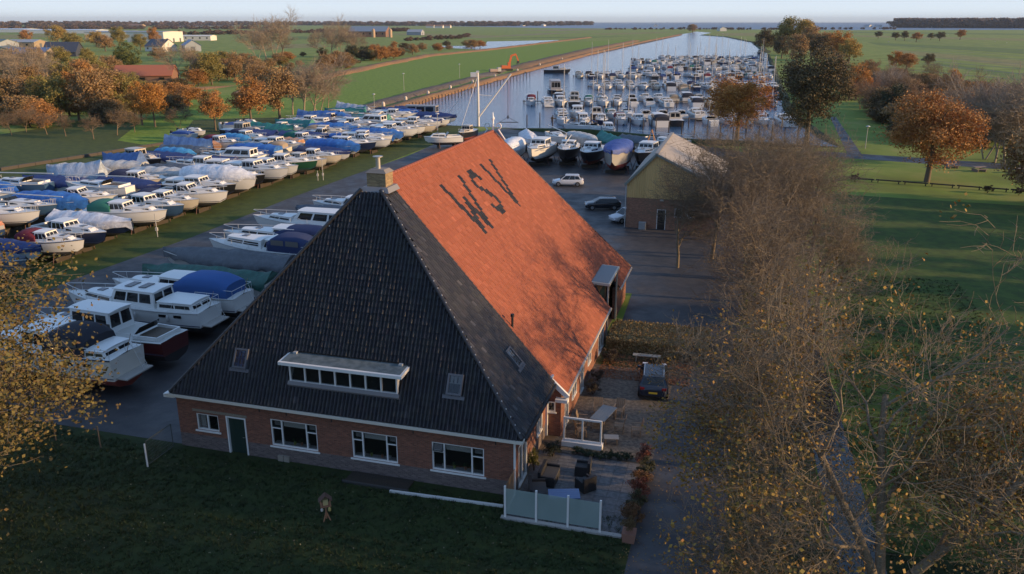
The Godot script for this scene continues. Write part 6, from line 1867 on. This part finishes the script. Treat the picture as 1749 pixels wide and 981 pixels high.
func build_garden() -> void:
	var ta := turn_of(0)
	# paving
	var pav := MB.new()
	var tone := [mat(0.115, 0.098, 0.080, 0.9), mat(0.135, 0.115, 0.092, 0.9), mat(0.10, 0.086, 0.072, 0.9)]
	struct("terrace_paving", flat(lot([[19.2, 5.2], [25.3, 5.2], [25.5, 17.6], [20.0, 17.6], [20.0, 6.9], [19.2, 6.9]]), 0.014), noisy("clinker", [[0.25, 0.075, 0.064, 0.052], [0.5, 0.115, 0.098, 0.078], [0.8, 0.16, 0.135, 0.105]], 5.0, 0.03, 0.9, 0.4))
	var slab := struct("terrace_base", flat(lot([[19.2, -1.7], [25.3, -1.7], [25.3, 5.2], [19.2, 5.2]]), 0.012), mat(0.05, 0.048, 0.045, 0.9))
	var sm := [noisy("slab a", [[0.2, 0.085, 0.085, 0.088], [0.8, 0.15, 0.148, 0.15]], 3.0, 0.02, 0.7), noisy("slab b", [[0.2, 0.07, 0.07, 0.073], [0.8, 0.12, 0.12, 0.122]], 2.4, 0.02, 0.7)]
	var sg := MB.new()
	sg.box(Vector3(0, 0.022, 0), Vector3(0.59, 0.02, 0.59))
	var smesh := sg.mesh()
	for i in 9:
		for j in 11:
			var o := part(slab, "paving_slab", smesh, sm[rng.randi() % 2])
			o.position = yard(19.6 + i * 0.605, -1.3 + j * 0.605); o.rotation.y = ta
	# low soil strip with evergreen plants between the two levels
	for k in 7:
		bush("border_plant", "low dark plant in the border between the two terrace levels", yard(21.3 + k * 0.45, 5.25 + rng.randf_range(-0.15, 0.15)), 0.8, rng.randf_range(0.4, 0.6), leaf_mat(0.03, 0.05, 0.02), k % 2, "plants of the terrace border")
	bush("climber", "yellow green climbing plant against the corner of the brick wall", yard(19.5, 2.9), 0.8, 1.7, leaf_mat(0.14, 0.13, 0.02), 1)
	bush("shrub", "dark round shrub beside the glazed side door", yard(20.1, 4.6), 1.2, 1.1, leaf_mat(0.02, 0.03, 0.015), 0)
	for k in 6:
		bush("border_shrub", "brown ornamental shrub in the row between terrace and lane", yard(25.0 + rng.randf_range(-0.2, 0.15), -0.4 + k * 1.15), 1.4, rng.randf_range(0.9, 1.3), [leaf_mat(0.15, 0.075, 0.03), leaf_mat(0.06, 0.06, 0.025), leaf_mat(0.17, 0.05, 0.03)][k % 3], k % 3, "shrubs between terrace and lane")
	# frosted glass wind screen along the lawn
	var sc := thing("glass_screen", "frosted glass wind screen with white posts along the lawn edge", "screen", yard(19.25, -1.62), ta)
	for k in 4:
		beam(sc, "post", Vector3(k * 1.5 - 0.045, 0.10, -0.045), Vector3(k * 1.5 + 0.045, 1.75, 0.045), white())
		if k < 3: beam(sc, "glass_panel", Vector3(k * 1.5 + 0.05, 0.28, -0.008), Vector3(k * 1.5 + 1.45, 1.62, 0.008), pane(0.5, Color(0.62, 0.70, 0.68), 0.3))
	beam(sc, "kerb", Vector3(-0.2, 0.0, -0.12), Vector3(5.5, 0.10, 0.12), mat(0.35, 0.33, 0.3, 0.8))
	var fp := thing("glass_screen", "short glass screen, wall tan painted in, between the house corner and the post", "screen", yard(19.2, -1.5), ta)
	beam(fp, "glass_panel", Vector3(-0.008, 0.2, -1.7), Vector3(0.008, 1.62, 0.0), pane(0.5, Color(0.62, 0.52, 0.4), 0.3))  # brick wall's tan, mirrored and seen through, is put into the pane colour
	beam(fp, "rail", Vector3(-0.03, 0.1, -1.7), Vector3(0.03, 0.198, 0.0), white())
	# white framed wind break with two panes, by the barn wall
	var wb := thing("wind_break", "white framed two pane wind break on a white base beside the barn wall", "screen", yard(20.35, 6.1), ta)
	beam(wb, "base", Vector3(-0.05, 0.02, -0.22), Vector3(2.2, 0.30, 0.22), white())
	for x in [0.0, 1.02, 2.04]: beam(wb, "post", Vector3(x, 0.302, -0.05), Vector3(x + 0.09, 1.7, 0.05), white())
	for x in [0.09, 1.11]:
		beam(wb, "rail", Vector3(x, 1.61, -0.045), Vector3(x + 0.93, 1.7, 0.045), white()); beam(wb, "rail", Vector3(x, 0.302, -0.045), Vector3(x + 0.93, 0.37, 0.045), white())
		beam(wb, "pane", Vector3(x, 0.37, -0.005), Vector3(x + 0.93, 1.61, 0.005), pane(0.12))
	# lower terrace: dark lounge set and blue table
	var dk := mat(0.018, 0.018, 0.02, 0.7)
	table("garden_table", "low table with blue top on the lower terrace by the glass screen", yard(21.7, 0.1), ta + 0.3, 1.5, 0.85, 0.72, mat(0.10, 0.16, 0.30, 0.45), dk)
	for q in [[20.3, 0.6, 0.3], [20.5, 2.2, 0.0]]:
		var t := thing("lounge_sofa", "black wicker lounge seat against the brick side wall", "sofa", yard(q[0], q[1]), ta + q[2], "black lounge seats")
		beam(t, "base", Vector3(-0.4, 0.05, -0.7), Vector3(0.4, 0.38, 0.7), dk); beam(t, "cushion", Vector3(-0.28, 0.381, -0.62), Vector3(0.4, 0.48, 0.62), mat(0.05, 0.05, 0.052, 0.9))
		beam(t, "backrest", Vector3(-0.46, 0.381, -0.7), Vector3(-0.30, 0.8, 0.7), dk)
		for s in [-1.0, 1.0]: beam(t, "armrest", Vector3(-0.29, 0.382, s * 0.66 - 0.05), Vector3(0.38, 0.6, s * 0.66 + 0.05), dk)
	for q in [[22.4, 1.9, 2.4], [22.0, 3.3, 3.2]]:
		var t := thing("lounge_chair", "black wicker armchair on the lower terrace", "chair", yard(q[0], q[1]), ta + q[2], "black lounge chairs")
		beam(t, "base", Vector3(-0.4, 0.05, -0.38), Vector3(0.38, 0.38, 0.38), dk); beam(t, "cushion", Vector3(-0.26, 0.381, -0.3), Vector3(0.38, 0.47, 0.3), mat(0.05, 0.05, 0.052, 0.9))
		beam(t, "backrest", Vector3(-0.42, 0.381, -0.38), Vector3(-0.28, 0.85, 0.38), dk)
		for s in [-1.0, 1.0]: beam(t, "armrest", Vector3(-0.27, 0.382, s * 0.34 - 0.05), Vector3(0.36, 0.6, s * 0.34 + 0.05), dk)
	# upper terrace furniture
	var teak := mat(0.24, 0.17, 0.11, 0.8)
	table("garden_table", "long grey table behind the white framed wind break", yard(22.1, 9.0), ta + 1.35, 2.0, 0.9, 0.75, mat(0.13, 0.15, 0.165, 0.45), teak)
	table("coffee_table", "small slatted stool table in front of the wooden chairs", yard(22.9, 6.9), ta + 0.2, 0.8, 0.5, 0.42, mat(0.33, 0.3, 0.26, 0.7), teak)
	for q in [[21.0, 8.4, 0.1], [21.6, 10.1, -1.4], [23.1, 8.4, 3.2], [24.1, 8.2, 3.3], [21.1, 7.3, 0.5], [22.8, 10.3, -1.7]]:
		chair("garden_chair", "weathered teak armchair around the long grey table", yard(q[0], q[1]), ta + q[2], teak, "teak chairs on the upper terrace")
	# planter at the terrace corner
	var pl := thing("planter", "square terracotta planter with brown plant at the terrace corner", "planter", yard(25.1, -1.75), ta)
	var g := MB.new()
	g.hexa([Vector3(-0.26, 0, -0.26), Vector3(0.26, 0, -0.26), Vector3(0.26, 0, 0.26), Vector3(-0.26, 0, 0.26), Vector3(-0.31, 0.5, -0.31), Vector3(0.31, 0.5, -0.31), Vector3(0.31, 0.5, 0.31), Vector3(-0.31, 0.5, 0.31)])
	part(pl, "pot", g, mat(0.26, 0.13, 0.09, 0.85))
	if not protos.has("garden crown 0"): protos["garden crown 0"] = leaf_crown(2600, 0.05, 22, 0.2, 300)
	var pc := part(pl, "plant", protos["garden crown 0"], leaf_mat(0.14, 0.09, 0.035))
	pc.scale = Vector3(0.45, 0.4, 0.45); pc.position.y = 0.45
	# clipped hedge, bench and leaf litter behind the upper terrace
	var hd := thing("hedge", "clipped tan brown beech hedge behind the car and bench", "hedge", yard(20.4, 20.0), ta)
	g = MB.new()
	for i in 9000:
		var p := Vector3(rng.randf_range(0, 7.0), rng.randf_range(0, 1.0), rng.randf_range(0, 4.2))
		var e := rng.randi() % 3
		if e == 0: p.y = 1.0 + rng.randf_range(-0.08, 0.06)
		elif e == 1: p.z = 4.2 + rng.randf_range(-0.08, 0.06)
		p.z -= 4.2
		var a := Vector3(rng.randfn(), rng.randfn(), rng.randfn()).normalized() * 0.08
		var b := a.cross(Vector3(rng.randfn(), rng.randfn(), rng.randfn())).normalized() * 0.05
		var k := rng.randf_range(0.6, 1.35)
		g.col = Color(k, k * rng.randf_range(0.85, 1.1), k)
		g.quad(p - a, p + b, p + a, p - b)
	var hf := part(hd, "foliage", g, leaf_mat(0.33, 0.23, 0.09))
	hf.set_meta("kind", "stuff")
	g = MB.new()
	g.span(Vector3(0.05, 0, -4.15), Vector3(6.95, 0.93, -0.05))
	part(hd, "twig_core", g, mat(0.17, 0.12, 0.05, 1.0))
	var bn := thing("park_bench", "pale wooden backless bench in front of the hedge", "bench", yard(23.4, 19.0), ta + 0.05)
	for k in 3: beam(bn, "seat_plank", Vector3(-0.95, 0.43, -0.2 + k * 0.14), Vector3(0.95, 0.48, -0.2 + k * 0.14 + 0.13), mat(0.34, 0.3, 0.24, 0.8))
	for x in [-0.75, 0.7]: beam(bn, "leg", Vector3(x, 0, -0.18), Vector3(x + 0.08, 0.43, 0.2), mat(0.3, 0.26, 0.2, 0.8))
	for q in [[21.0, 18.2, 1.6], [26.2, 19.6, 2.0], [20.8, 12.8, 1.5], [20.7, 15.0, 1.2]]:
		bush("shrub", "dark leafless shrub beside the barn wall and hedge", yard(q[0], q[1]), q[2], q[2] * 0.8, leaf_mat(0.06, 0.045, 0.03), 1, "dark shrubs by the hedge")
	# fallen leaves
	litter("leaf_litter", "brown fallen leaves heaped in front of the hedge and bench", 20.5, 26.5, 15.5, 19.8, 4200, 0.06, [0.20, 0.085, 0.03])
	litter("leaf_litter", "yellow fallen leaves along the lane under the avenue", 24.8, 36.0, -12.0, 26.0, 5200, 0.05, [0.22, 0.14, 0.04])
	litter("leaf_litter", "scattered pale fallen leaves on the front lawn", -24.0, 25.0, -16.0, -0.5, 900, 0.045, [0.24, 0.21, 0.12])
	grass_tufts()
	# white edging, dark pit stand-in and ornament on the lawn
	g = MB.new()
	g.bar(yard(13.1, -1.0, 0.06), yard(18.9, -0.75, 0.06), 0.12, 0.12)
	solo("white_edging", g, mat(0.6, 0.6, 0.57, 0.6), "long white beam lying on the lawn below the windows", "beam")
	var pit := thing("pit_stand_in", "flat dark box standing in for a pit at the foot of the wall", "dark box", yard(12.0, -0.35), ta)
	beam(pit, "soil", Vector3(-1.5, 0.02, -0.55), Vector3(1.9, 0.10, 0.4), noisy("soil", [[0.2, 0.022, 0.017, 0.013], [0.8, 0.05, 0.038, 0.028]], 1.5, 0.03, 1.0, 0.8))  # flat soil-coloured box; the darkness of a pit is put into its colour
	beam(pit, "rim", Vector3(-1.6, 0.008, 0.402), Vector3(2.0, 0.14, 0.5), mat(0.05, 0.05, 0.048, 0.9))
	var fd := thing("bird_feeder", "rustic wooden bird feeder with pitched roof on the dark lawn", "bird feeder", ground(558, 889), 0.3)
	fd.scale = Vector3.ONE * 1.12
	var bw := mat(0.30, 0.15, 0.08, 0.85)
	g = MB.new()
	g.tube(Vector3(0, 0.1, 0), Vector3(0, 0.72, 0), 0.04, 0.035, 7, true)
	part(fd, "post", g, bw)
	for k in 3:
		g = MB.new()
		var a := TAU * k / 3.0 + 0.4
		g.tube(Vector3(0, 0.42, 0), Vector3(cos(a) * 0.17, 0, sin(a) * 0.17), 0.03, 0.03, 5, true)
		part(fd, "leg", g, bw)
	beam(fd, "tray", Vector3(-0.22, 0.72, -0.18), Vector3(0.22, 0.76, 0.18), mat(0.28, 0.13, 0.07, 0.8))
	for s in [-1.0, 1.0]:
		g = MB.new()
		g.bar(Vector3(0, 1.24, 0), Vector3(s * 0.27, 0.98, 0), 0.34, 0.025)
		part(fd, "roof", g, mat(0.10, 0.055, 0.04, 0.9))
		for e in [-1.0, 1.0]: beam(fd, "corner_stick", Vector3(s * 0.19 - 0.015, 0.76, e * 0.15 - 0.015), Vector3(s * 0.19 + 0.015, 1.07, e * 0.15 + 0.015), bw)
	beam(fd, "seed_house", Vector3(-0.1, 0.762, -0.08), Vector3(0.1, 1.02, 0.08), mat(0.45, 0.36, 0.16, 0.8))
	g = MB.new()
	g.lathe(Vector3(-0.17, 0.52, 0.12), [[0.0, 0.0], [0.05, 0.02], [0.06, 0.1], [0.03, 0.16], [0.0, 0.18]], 8)
	part(fd, "hanging_bell", g, mat(0.5, 0.48, 0.44, 0.6))
	g = MB.new()
	g.lathe(Vector3(0.14, 0.5, 0.14), [[0.0, 0.0], [0.06, 0.02], [0.06, 0.14], [0.02, 0.2], [0.0, 0.2]], 8)
	part(fd, "hanging_feeder", g, mat(0.5, 0.38, 0.12, 0.6))

func litter(called: String, label: String, u0: float, u1: float, v0: float, v1: float, n: int, size: float, c: Array) -> void:
	var g := MB.new()
	for i in n:
		var p := yard(rng.randf_range(u0, u1), rng.randf_range(v0, v1), 0.03 + rng.randf() * 0.04)
		var a := Vector3(rng.randfn(), rng.randfn() * 0.25, rng.randfn()).normalized() * size * rng.randf_range(0.5, 1.2)
		var b := a.cross(Vector3.UP).normalized() * size * 0.6 + Vector3(0, rng.randf_range(-0.02, 0.03), 0)
		var k := rng.randf_range(0.5, 1.5)
		g.col = Color(k, k * rng.randf_range(0.8, 1.1), k)
		g.quad(p - a, p + b, p + a, p - b)
	var o := solo(called, g, leaf_mat(c[0], c[1], c[2]), label, "leaves")
	o.set_meta("kind", "stuff")

func grass_tufts() -> void:
	var g := MB.new()
	for i in 9:
		var a := rng.randf() * TAU
		var d := Vector3(cos(a), 0, sin(a))
		var o := d * rng.randf_range(0.0, 0.09)
		g.tri(o - d.cross(Vector3.UP) * 0.012, o + d * rng.randf_range(0.02, 0.05) + Vector3(0, rng.randf_range(0.05, 0.10), 0), o + d.cross(Vector3.UP) * 0.012)
	var mm := MultiMesh.new()
	mm.transform_format = MultiMesh.TRANSFORM_3D
	mm.use_colors = true
	mm.mesh = g.mesh()
	var n := 42000
	mm.instance_count = n
	for i in n:
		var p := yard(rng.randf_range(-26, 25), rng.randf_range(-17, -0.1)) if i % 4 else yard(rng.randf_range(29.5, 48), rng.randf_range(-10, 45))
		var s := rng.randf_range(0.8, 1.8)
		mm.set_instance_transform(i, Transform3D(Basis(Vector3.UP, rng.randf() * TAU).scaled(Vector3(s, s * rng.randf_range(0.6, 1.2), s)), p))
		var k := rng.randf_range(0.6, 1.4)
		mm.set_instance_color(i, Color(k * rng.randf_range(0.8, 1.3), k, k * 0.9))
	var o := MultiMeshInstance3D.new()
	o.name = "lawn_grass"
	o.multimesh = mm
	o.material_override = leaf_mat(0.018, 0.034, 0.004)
	add_child(o)
	tag(o, "short dark grass tufts on the lawn and ditch banks", "grass")
	o.set_meta("kind", "stuff")

# ---------------------------------------------------------------- posts, crane, fences and the like
func lamp_post(at: Vector3, h: float, where: String) -> void:
	var t := thing("lamp_post", "slim pale lamp post " + where, "lamp post", at)
	var g := MB.new()
	g.tube(Vector3.ZERO, Vector3(0, h, 0), 0.07, 0.05, 7)
	part(t, "pole", g, mat(0.42, 0.42, 0.4, 0.5, 0.3))
	g = MB.new()
	g.lathe(Vector3(0, h, 0), [[0.06, 0.0], [0.38, 0.08], [0.40, 0.16], [0.2, 0.26], [0.0, 0.28]], 10)
	part(t, "head", g, mat(0.6, 0.6, 0.58, 0.4))

func build_bits() -> void:
	for q in [[1478, 254, 3.9, "beside the path at the marina corner"], [748, 242, 5.2, "at the end of the boatyard's front column"], [640, 197, 5.0, "on the earth bank beyond the boats"], [690, 155, 5.5, "beside the track on the canal bank"], [785, 134, 5.5, "beside the canal field near the digger"], [1235, 115, 7.0, "among the moored boats"], [1303, 130, 7.0, "on the wooded marina bank"], [1322, 128, 7.0, "on the wooded marina bank near the big oak"]]:
		lamp_post(ground(q[0], q[1]), q[2], q[3])
	# mast crane on the quay
	var cr := thing("mast_crane", "tall white mast crane with slanted boom on the quay", "crane", ground(817, 216))
	var wm := mat(0.66, 0.65, 0.62, 0.45)
	var g := MB.new()
	g.tube(Vector3.ZERO, Vector3(0, 11.6, 0), 0.34, 0.26, 10, true)
	part(cr, "mast", g, wm)
	g = MB.new()
	g.tube(Vector3(0.2, 2.2, 0.1), Vector3(7.3, 11.3, -0.6), 0.22, 0.16, 8, true)
	part(cr, "boom", g, wm)
	g = MB.new()
	g.tube(Vector3(0, 6.9, 0), Vector3(3.2, 6.6, -0.3), 0.07, 0.07, 6, true)
	part(cr, "strut", g, wm)
	g = MB.new()
	g.tube(Vector3(0, 11.3, 0), Vector3(7.2, 11.2, -0.6), 0.04, 0.04, 5); g.tube(Vector3(0, 11.0, 0), Vector3(7.1, 10.9, -0.6), 0.04, 0.04, 5)
	part(cr, "hoist_cable", g, mat(0.35, 0.34, 0.32, 0.5))
	for e in [[-8.5, 0.5, -2.0], [-3.5, 0.5, 4.0]]:
		g = MB.new()
		g.tube(Vector3(0, 11.0, 0), Vector3(e[0], e[1], e[2]), 0.05, 0.05, 5)
		part(cr, "stay", g, wm)
	g = MB.new()
	g.box(Vector3(-0.9, 11.2, 0), Vector3(1.3, 0.9, 1.1)); g.box(Vector3(0, 11.8, 0), Vector3(0.6, 0.4, 0.6))
	part(cr, "winch_house", g, wm)
	g = MB.new()
	g.tube(Vector3(6.6, 10.8, -0.5), Vector3(6.6, 1.6, -0.5), 0.045, 0.045, 5)
	part(cr, "lifting_cable", g, mat(0.08, 0.08, 0.08, 0.5))
	g = MB.new()
	g.tube(Vector3(6.6, 2.0, -0.5), Vector3(4.8, 0.9, -0.5), 0.04, 0.04, 4); g.tube(Vector3(6.6, 2.0, -0.5), Vector3(8.6, 0.9, -0.5), 0.04, 0.04, 4); g.box(Vector3(6.6, 2.0, -0.5), Vector3(0.35, 0.7, 0.3)); g.box(Vector3(6.7, 0.85, -0.5), Vector3(4.4, 0.16, 0.25))
	part(cr, "spreader_hook", g, mat(0.06, 0.06, 0.065, 0.6))
	# excavator on the bank
	var ex := thing("excavator", "orange tracked excavator with raised arm on the canal bank", "excavator", ground(866, 121), 0.25)
	var om := mat(0.55, 0.13, 0.03, 0.5); var bm := mat(0.03, 0.03, 0.03, 0.7)
	for s in [-1.0, 1.0]:
		g = MB.new()
		g.span(Vector3(-2.4, 0.1, s * 1.4 - 0.35), Vector3(2.4, 1.0, s * 1.4 + 0.35))
		part(ex, "track", g, bm)
	g = MB.new()
	g.hexa([Vector3(-3.0, 1.1, -1.5), Vector3(1.6, 1.1, -1.5), Vector3(1.6, 1.1, 1.5), Vector3(-3.0, 1.1, 1.5), Vector3(-2.8, 2.6, -1.4), Vector3(1.4, 2.4, -1.4), Vector3(1.4, 2.4, 1.4), Vector3(-2.8, 2.6, 1.4)])
	var bd := part(ex, "body", g, om)
	g = MB.new()
	g.span(Vector3(0.1, 2.42, 0.2), Vector3(1.5, 3.9, 1.3))
	var cb := part(ex, "cab", g, om)
	beam(cb, "window", Vector3(1.502, 2.7, 0.3), Vector3(1.52, 3.7, 1.2), glass_dark())
	g = MB.new()
	g.bar(Vector3(1.0, 2.2, -0.3), Vector3(2.2, 7.0, -0.3), 0.5, 0.9); g.bar(Vector3(2.1, 6.8, -0.3), Vector3(4.4, 7.6, -0.3), 0.5, 0.8)
	part(ex, "boom", g, om)
	g = MB.new()
	g.bar(Vector3(4.3, 7.6, -0.3), Vector3(5.6, 4.4, -0.3), 0.4, 0.6)
	part(ex, "arm", g, om)
	g = MB.new()
	g.hexa([Vector3(4.8, 3.2, -0.9), Vector3(6.0, 3.4, -0.9), Vector3(6.0, 3.4, 0.3), Vector3(4.8, 3.2, 0.3), Vector3(5.1, 4.5, -0.8), Vector3(5.9, 4.5, -0.8), Vector3(5.9, 4.5, 0.2), Vector3(5.1, 4.5, 0.2)])
	part(ex, "bucket", g, bm)
	var dp := thing("dump_truck", "pale dumper truck parked beside the excavator", "truck", ground(846, 126), 0.3)
	beam(dp, "chassis", Vector3(-2.6, 0.6, -1.0), Vector3(2.6, 0.95, 1.0), bm); beam(dp, "cab", Vector3(1.0, 0.96, -1.0), Vector3(2.5, 2.7, 1.0), mat(0.5, 0.48, 0.44, 0.5)); beam(dp, "tipper_body", Vector3(-2.6, 0.96, -1.1), Vector3(0.9, 2.1, 1.1), mat(0.4, 0.3, 0.24, 0.7))
	for x in [-1.8, -0.7, 1.7]:
		for s in [-1.0, 1.0]:
			g = MB.new()
			g.tube(Vector3(x, 0.5, s * 0.75), Vector3(x, 0.5, s * 1.1), 0.5, 0.5, 12, true)
			part(dp, "wheel", g, bm)
	# boundary stones on the canal bank
	for k in 9:
		var f := k / 8.0
		g = MB.new()
		g.lathe(ground(lerpf(655, 960, f), lerpf(180, 99, f) + 5.0), [[0.0, 0.0], [0.5, 0.0], [0.45, 1.3], [0.25, 1.7], [0.0, 1.75]], 8)
		solo("marker_buoy", g, mat(0.62, 0.52, 0.42, 0.6), "pale marker standing at the edge of the earth bank", "marker", "markers along the earth bank")
	# log fence across the right meadow with dark stumps
	for k in 7:
		var a := ground(1450 + k * 46.0, 308 + k * 3.4); var b := ground(1450 + (k + 1) * 46.0 - 3.0, 308 + (k + 1) * 3.4)
		var t := thing("log_rail", "low dark log rail on short posts across the meadow", "fence", a, -atan2((b - a).z, (b - a).x), "log rails on the meadow")
		g = MB.new()
		g.tube(Vector3(0, 0.38, 0), Vector3(a.distance_to(b), 0.38, 0), 0.11, 0.10, 7, true)
		part(t, "rail", g, mat(0.06, 0.05, 0.035, 0.9))
		for x in [0.3, a.distance_to(b) - 0.3]:
			g = MB.new()
			g.tube(Vector3(x, 0, 0), Vector3(x, 0.5, 0), 0.09, 0.08, 6, true)
			part(t, "post", g, mat(0.06, 0.05, 0.035, 0.9))
	for q in [[1460, 310], [1687, 330], [1740, 334]]:
		bush("round_bush", "small dark round bush at the log fence", ground(q[0], q[1]), 1.7, 1.4, leaf_mat(0.02, 0.022, 0.015), 0, "dark bushes at the log fence")
	for q in [[1625, 287], [1672, 293], [1747, 296]]:
		var t := thing("picnic_table", "grey wooden picnic table on the grass near the orange oak", "table", ground(q[0], q[1]), 0.2, "picnic tables near the oak")
		var pm := mat(0.25, 0.2, 0.17, 0.8)
		for k in 4: beam(t, "top_plank", Vector3(-1.0, 0.72, -0.36 + k * 0.18), Vector3(1.0, 0.76, -0.36 + k * 0.18 + 0.17), pm)
		for s in [-1.0, 1.0]:
			beam(t, "bench_plank", Vector3(-1.0, 0.42, s * 0.72 - 0.13), Vector3(1.0, 0.46, s * 0.72 + 0.13), pm)
			beam(t, "trestle", Vector3(s * 0.7 - 0.04, 0.0, -0.7), Vector3(s * 0.7 + 0.04, 0.418, 0.7), pm)
	# wire fence and gate at the left house corner
	var gt := thing("wire_gate", "dark wire mesh gate between the white post and the house corner", "gate", yard(-0.15, -2.2), turn_of(90))
	g = MB.new()
	g.tube(Vector3(0, 0, 0), Vector3(0, 1.35, 0), 0.045, 0.045, 7, true)
	part(gt, "white_post", g, white())
	g = MB.new()
	g.path([Vector3(0.1, 0.1, 0), Vector3(2.1, 0.1, 0), Vector3(2.1, 1.45, 0), Vector3(0.1, 1.45, 0), Vector3(0.1, 0.1, 0)], 0.022, 5)
	part(gt, "frame", g, mat(0.05, 0.06, 0.05, 0.6))
	g = MB.new()
	for k in 20: g.tube(Vector3(0.1 + k * 0.1, 0.1, 0), Vector3(0.1 + k * 0.1, 1.45, 0), 0.005, 0.005, 3)
	for k in 8: g.tube(Vector3(0.1, 0.2 + k * 0.17, 0), Vector3(2.1, 0.2 + k * 0.17, 0), 0.005, 0.005, 3)
	part(gt, "mesh", g, mat(0.08, 0.09, 0.08, 0.6))
	for k in 5:
		var p := yard(-4.0 - k * 3.0, -1.2)
		g = MB.new()
		g.tube(p, p + Vector3(0, 1.3, 0), 0.04, 0.035, 6, true)
		solo("fence_post", g, mat(0.10, 0.08, 0.06, 0.9), "thin dark fence post at the lawn's edge beside the yard", "post", "fence posts at the lawn edge")
	# low kerb beam behind the left yard and a white tank
	var ea := ground(0, 292); var eb := ground(300, 244)
	g = MB.new()
	for k in 12:
		g = MB.new()
		g.bar(ea.lerp(eb, k / 12.0) + Vector3(0, 0.25, 0), ea.lerp(eb, (k + 0.98) / 12.0) + Vector3(0, 0.25, 0), 0.5, 0.5)
		solo("edge_timber", g, mat(0.07, 0.06, 0.05, 0.9), "dark timber edging between the boatyard and the orchard grass", "edging", "timbers edging the boatyard")
	var tk := thing("white_tank", "white twin plastic tank standing at the orange trees", "tank", ground(383, 225), 0.2)
	for s in [-0.5, 0.5]:
		g = MB.new()
		g.lathe(Vector3(s, 0, 0), [[0.0, 0.0], [0.55, 0.0], [0.58, 1.6], [0.4, 2.0], [0.0, 2.05]], 12)
		part(tk, "drum", g, mat(0.62, 0.6, 0.55, 0.5))
	# yard posts beside the road
	for q in [[269, 405, 2.6], [543, 309, 1.5], [552, 308, 3.0]]:
		var p := ground(q[0], q[1])
		var t := thing("service_post", "slim grey power post on the grass strip beside the road", "post", p, 0.0, "power posts beside the road")
		g = MB.new()
		g.tube(Vector3.ZERO, Vector3(0, q[2], 0), 0.05, 0.045, 6, true)
		part(t, "pole", g, mat(0.4, 0.4, 0.38, 0.5))
		beam(t, "socket_box", Vector3(-0.12, 0.7, -0.1), Vector3(0.12, 1.05, 0.1), mat(0.5, 0.48, 0.44, 0.5))
	# sheep on the sunlit meadow
	for q in [[1518, 72], [1620, 60], [1465, 55], [1530, 66], [1700, 72], [1720, 74], [1640, 64], [1235, 58]]:
		var p := ground(q[0], q[1])
		var t := thing("sheep", "pale sheep grazing on the sunlit meadow", "sheep", p, rng.randf() * TAU, "sheep on the meadow")
		g = MB.new()
		var rows := []
		for i in 7:
			var x := -0.55 + i * 0.18
			var rr := [0.06, 0.26, 0.33, 0.34, 0.32, 0.24, 0.10][i] as float
			var row := []
			for j in 9: row.append(Vector3(x, 0.62 + sin(TAU * j / 8.0) * rr, cos(TAU * j / 8.0) * rr))
			rows.append(row)
		g.grid(rows, true)
		g.tube(Vector3(0.5, 0.65, 0), Vector3(0.72, 0.42, 0), 0.13, 0.09, 6, true); g.tube(Vector3(0.7, 0.45, 0), Vector3(0.86, 0.25, 0), 0.11, 0.06, 6, true)
		for e in [[-0.35, -0.14], [-0.35, 0.14], [0.32, -0.14], [0.32, 0.14]]:
			g.tube(Vector3(e[0], 0.5, e[1]), Vector3(e[0] - 0.03, 0.22, e[1]), 0.07, 0.045, 5); g.tube(Vector3(e[0] - 0.03, 0.22, e[1]), Vector3(e[0], 0.0, e[1]), 0.045, 0.035, 5, true)
		part(t, "body", g, mat(0.55, 0.52, 0.45, 0.95))
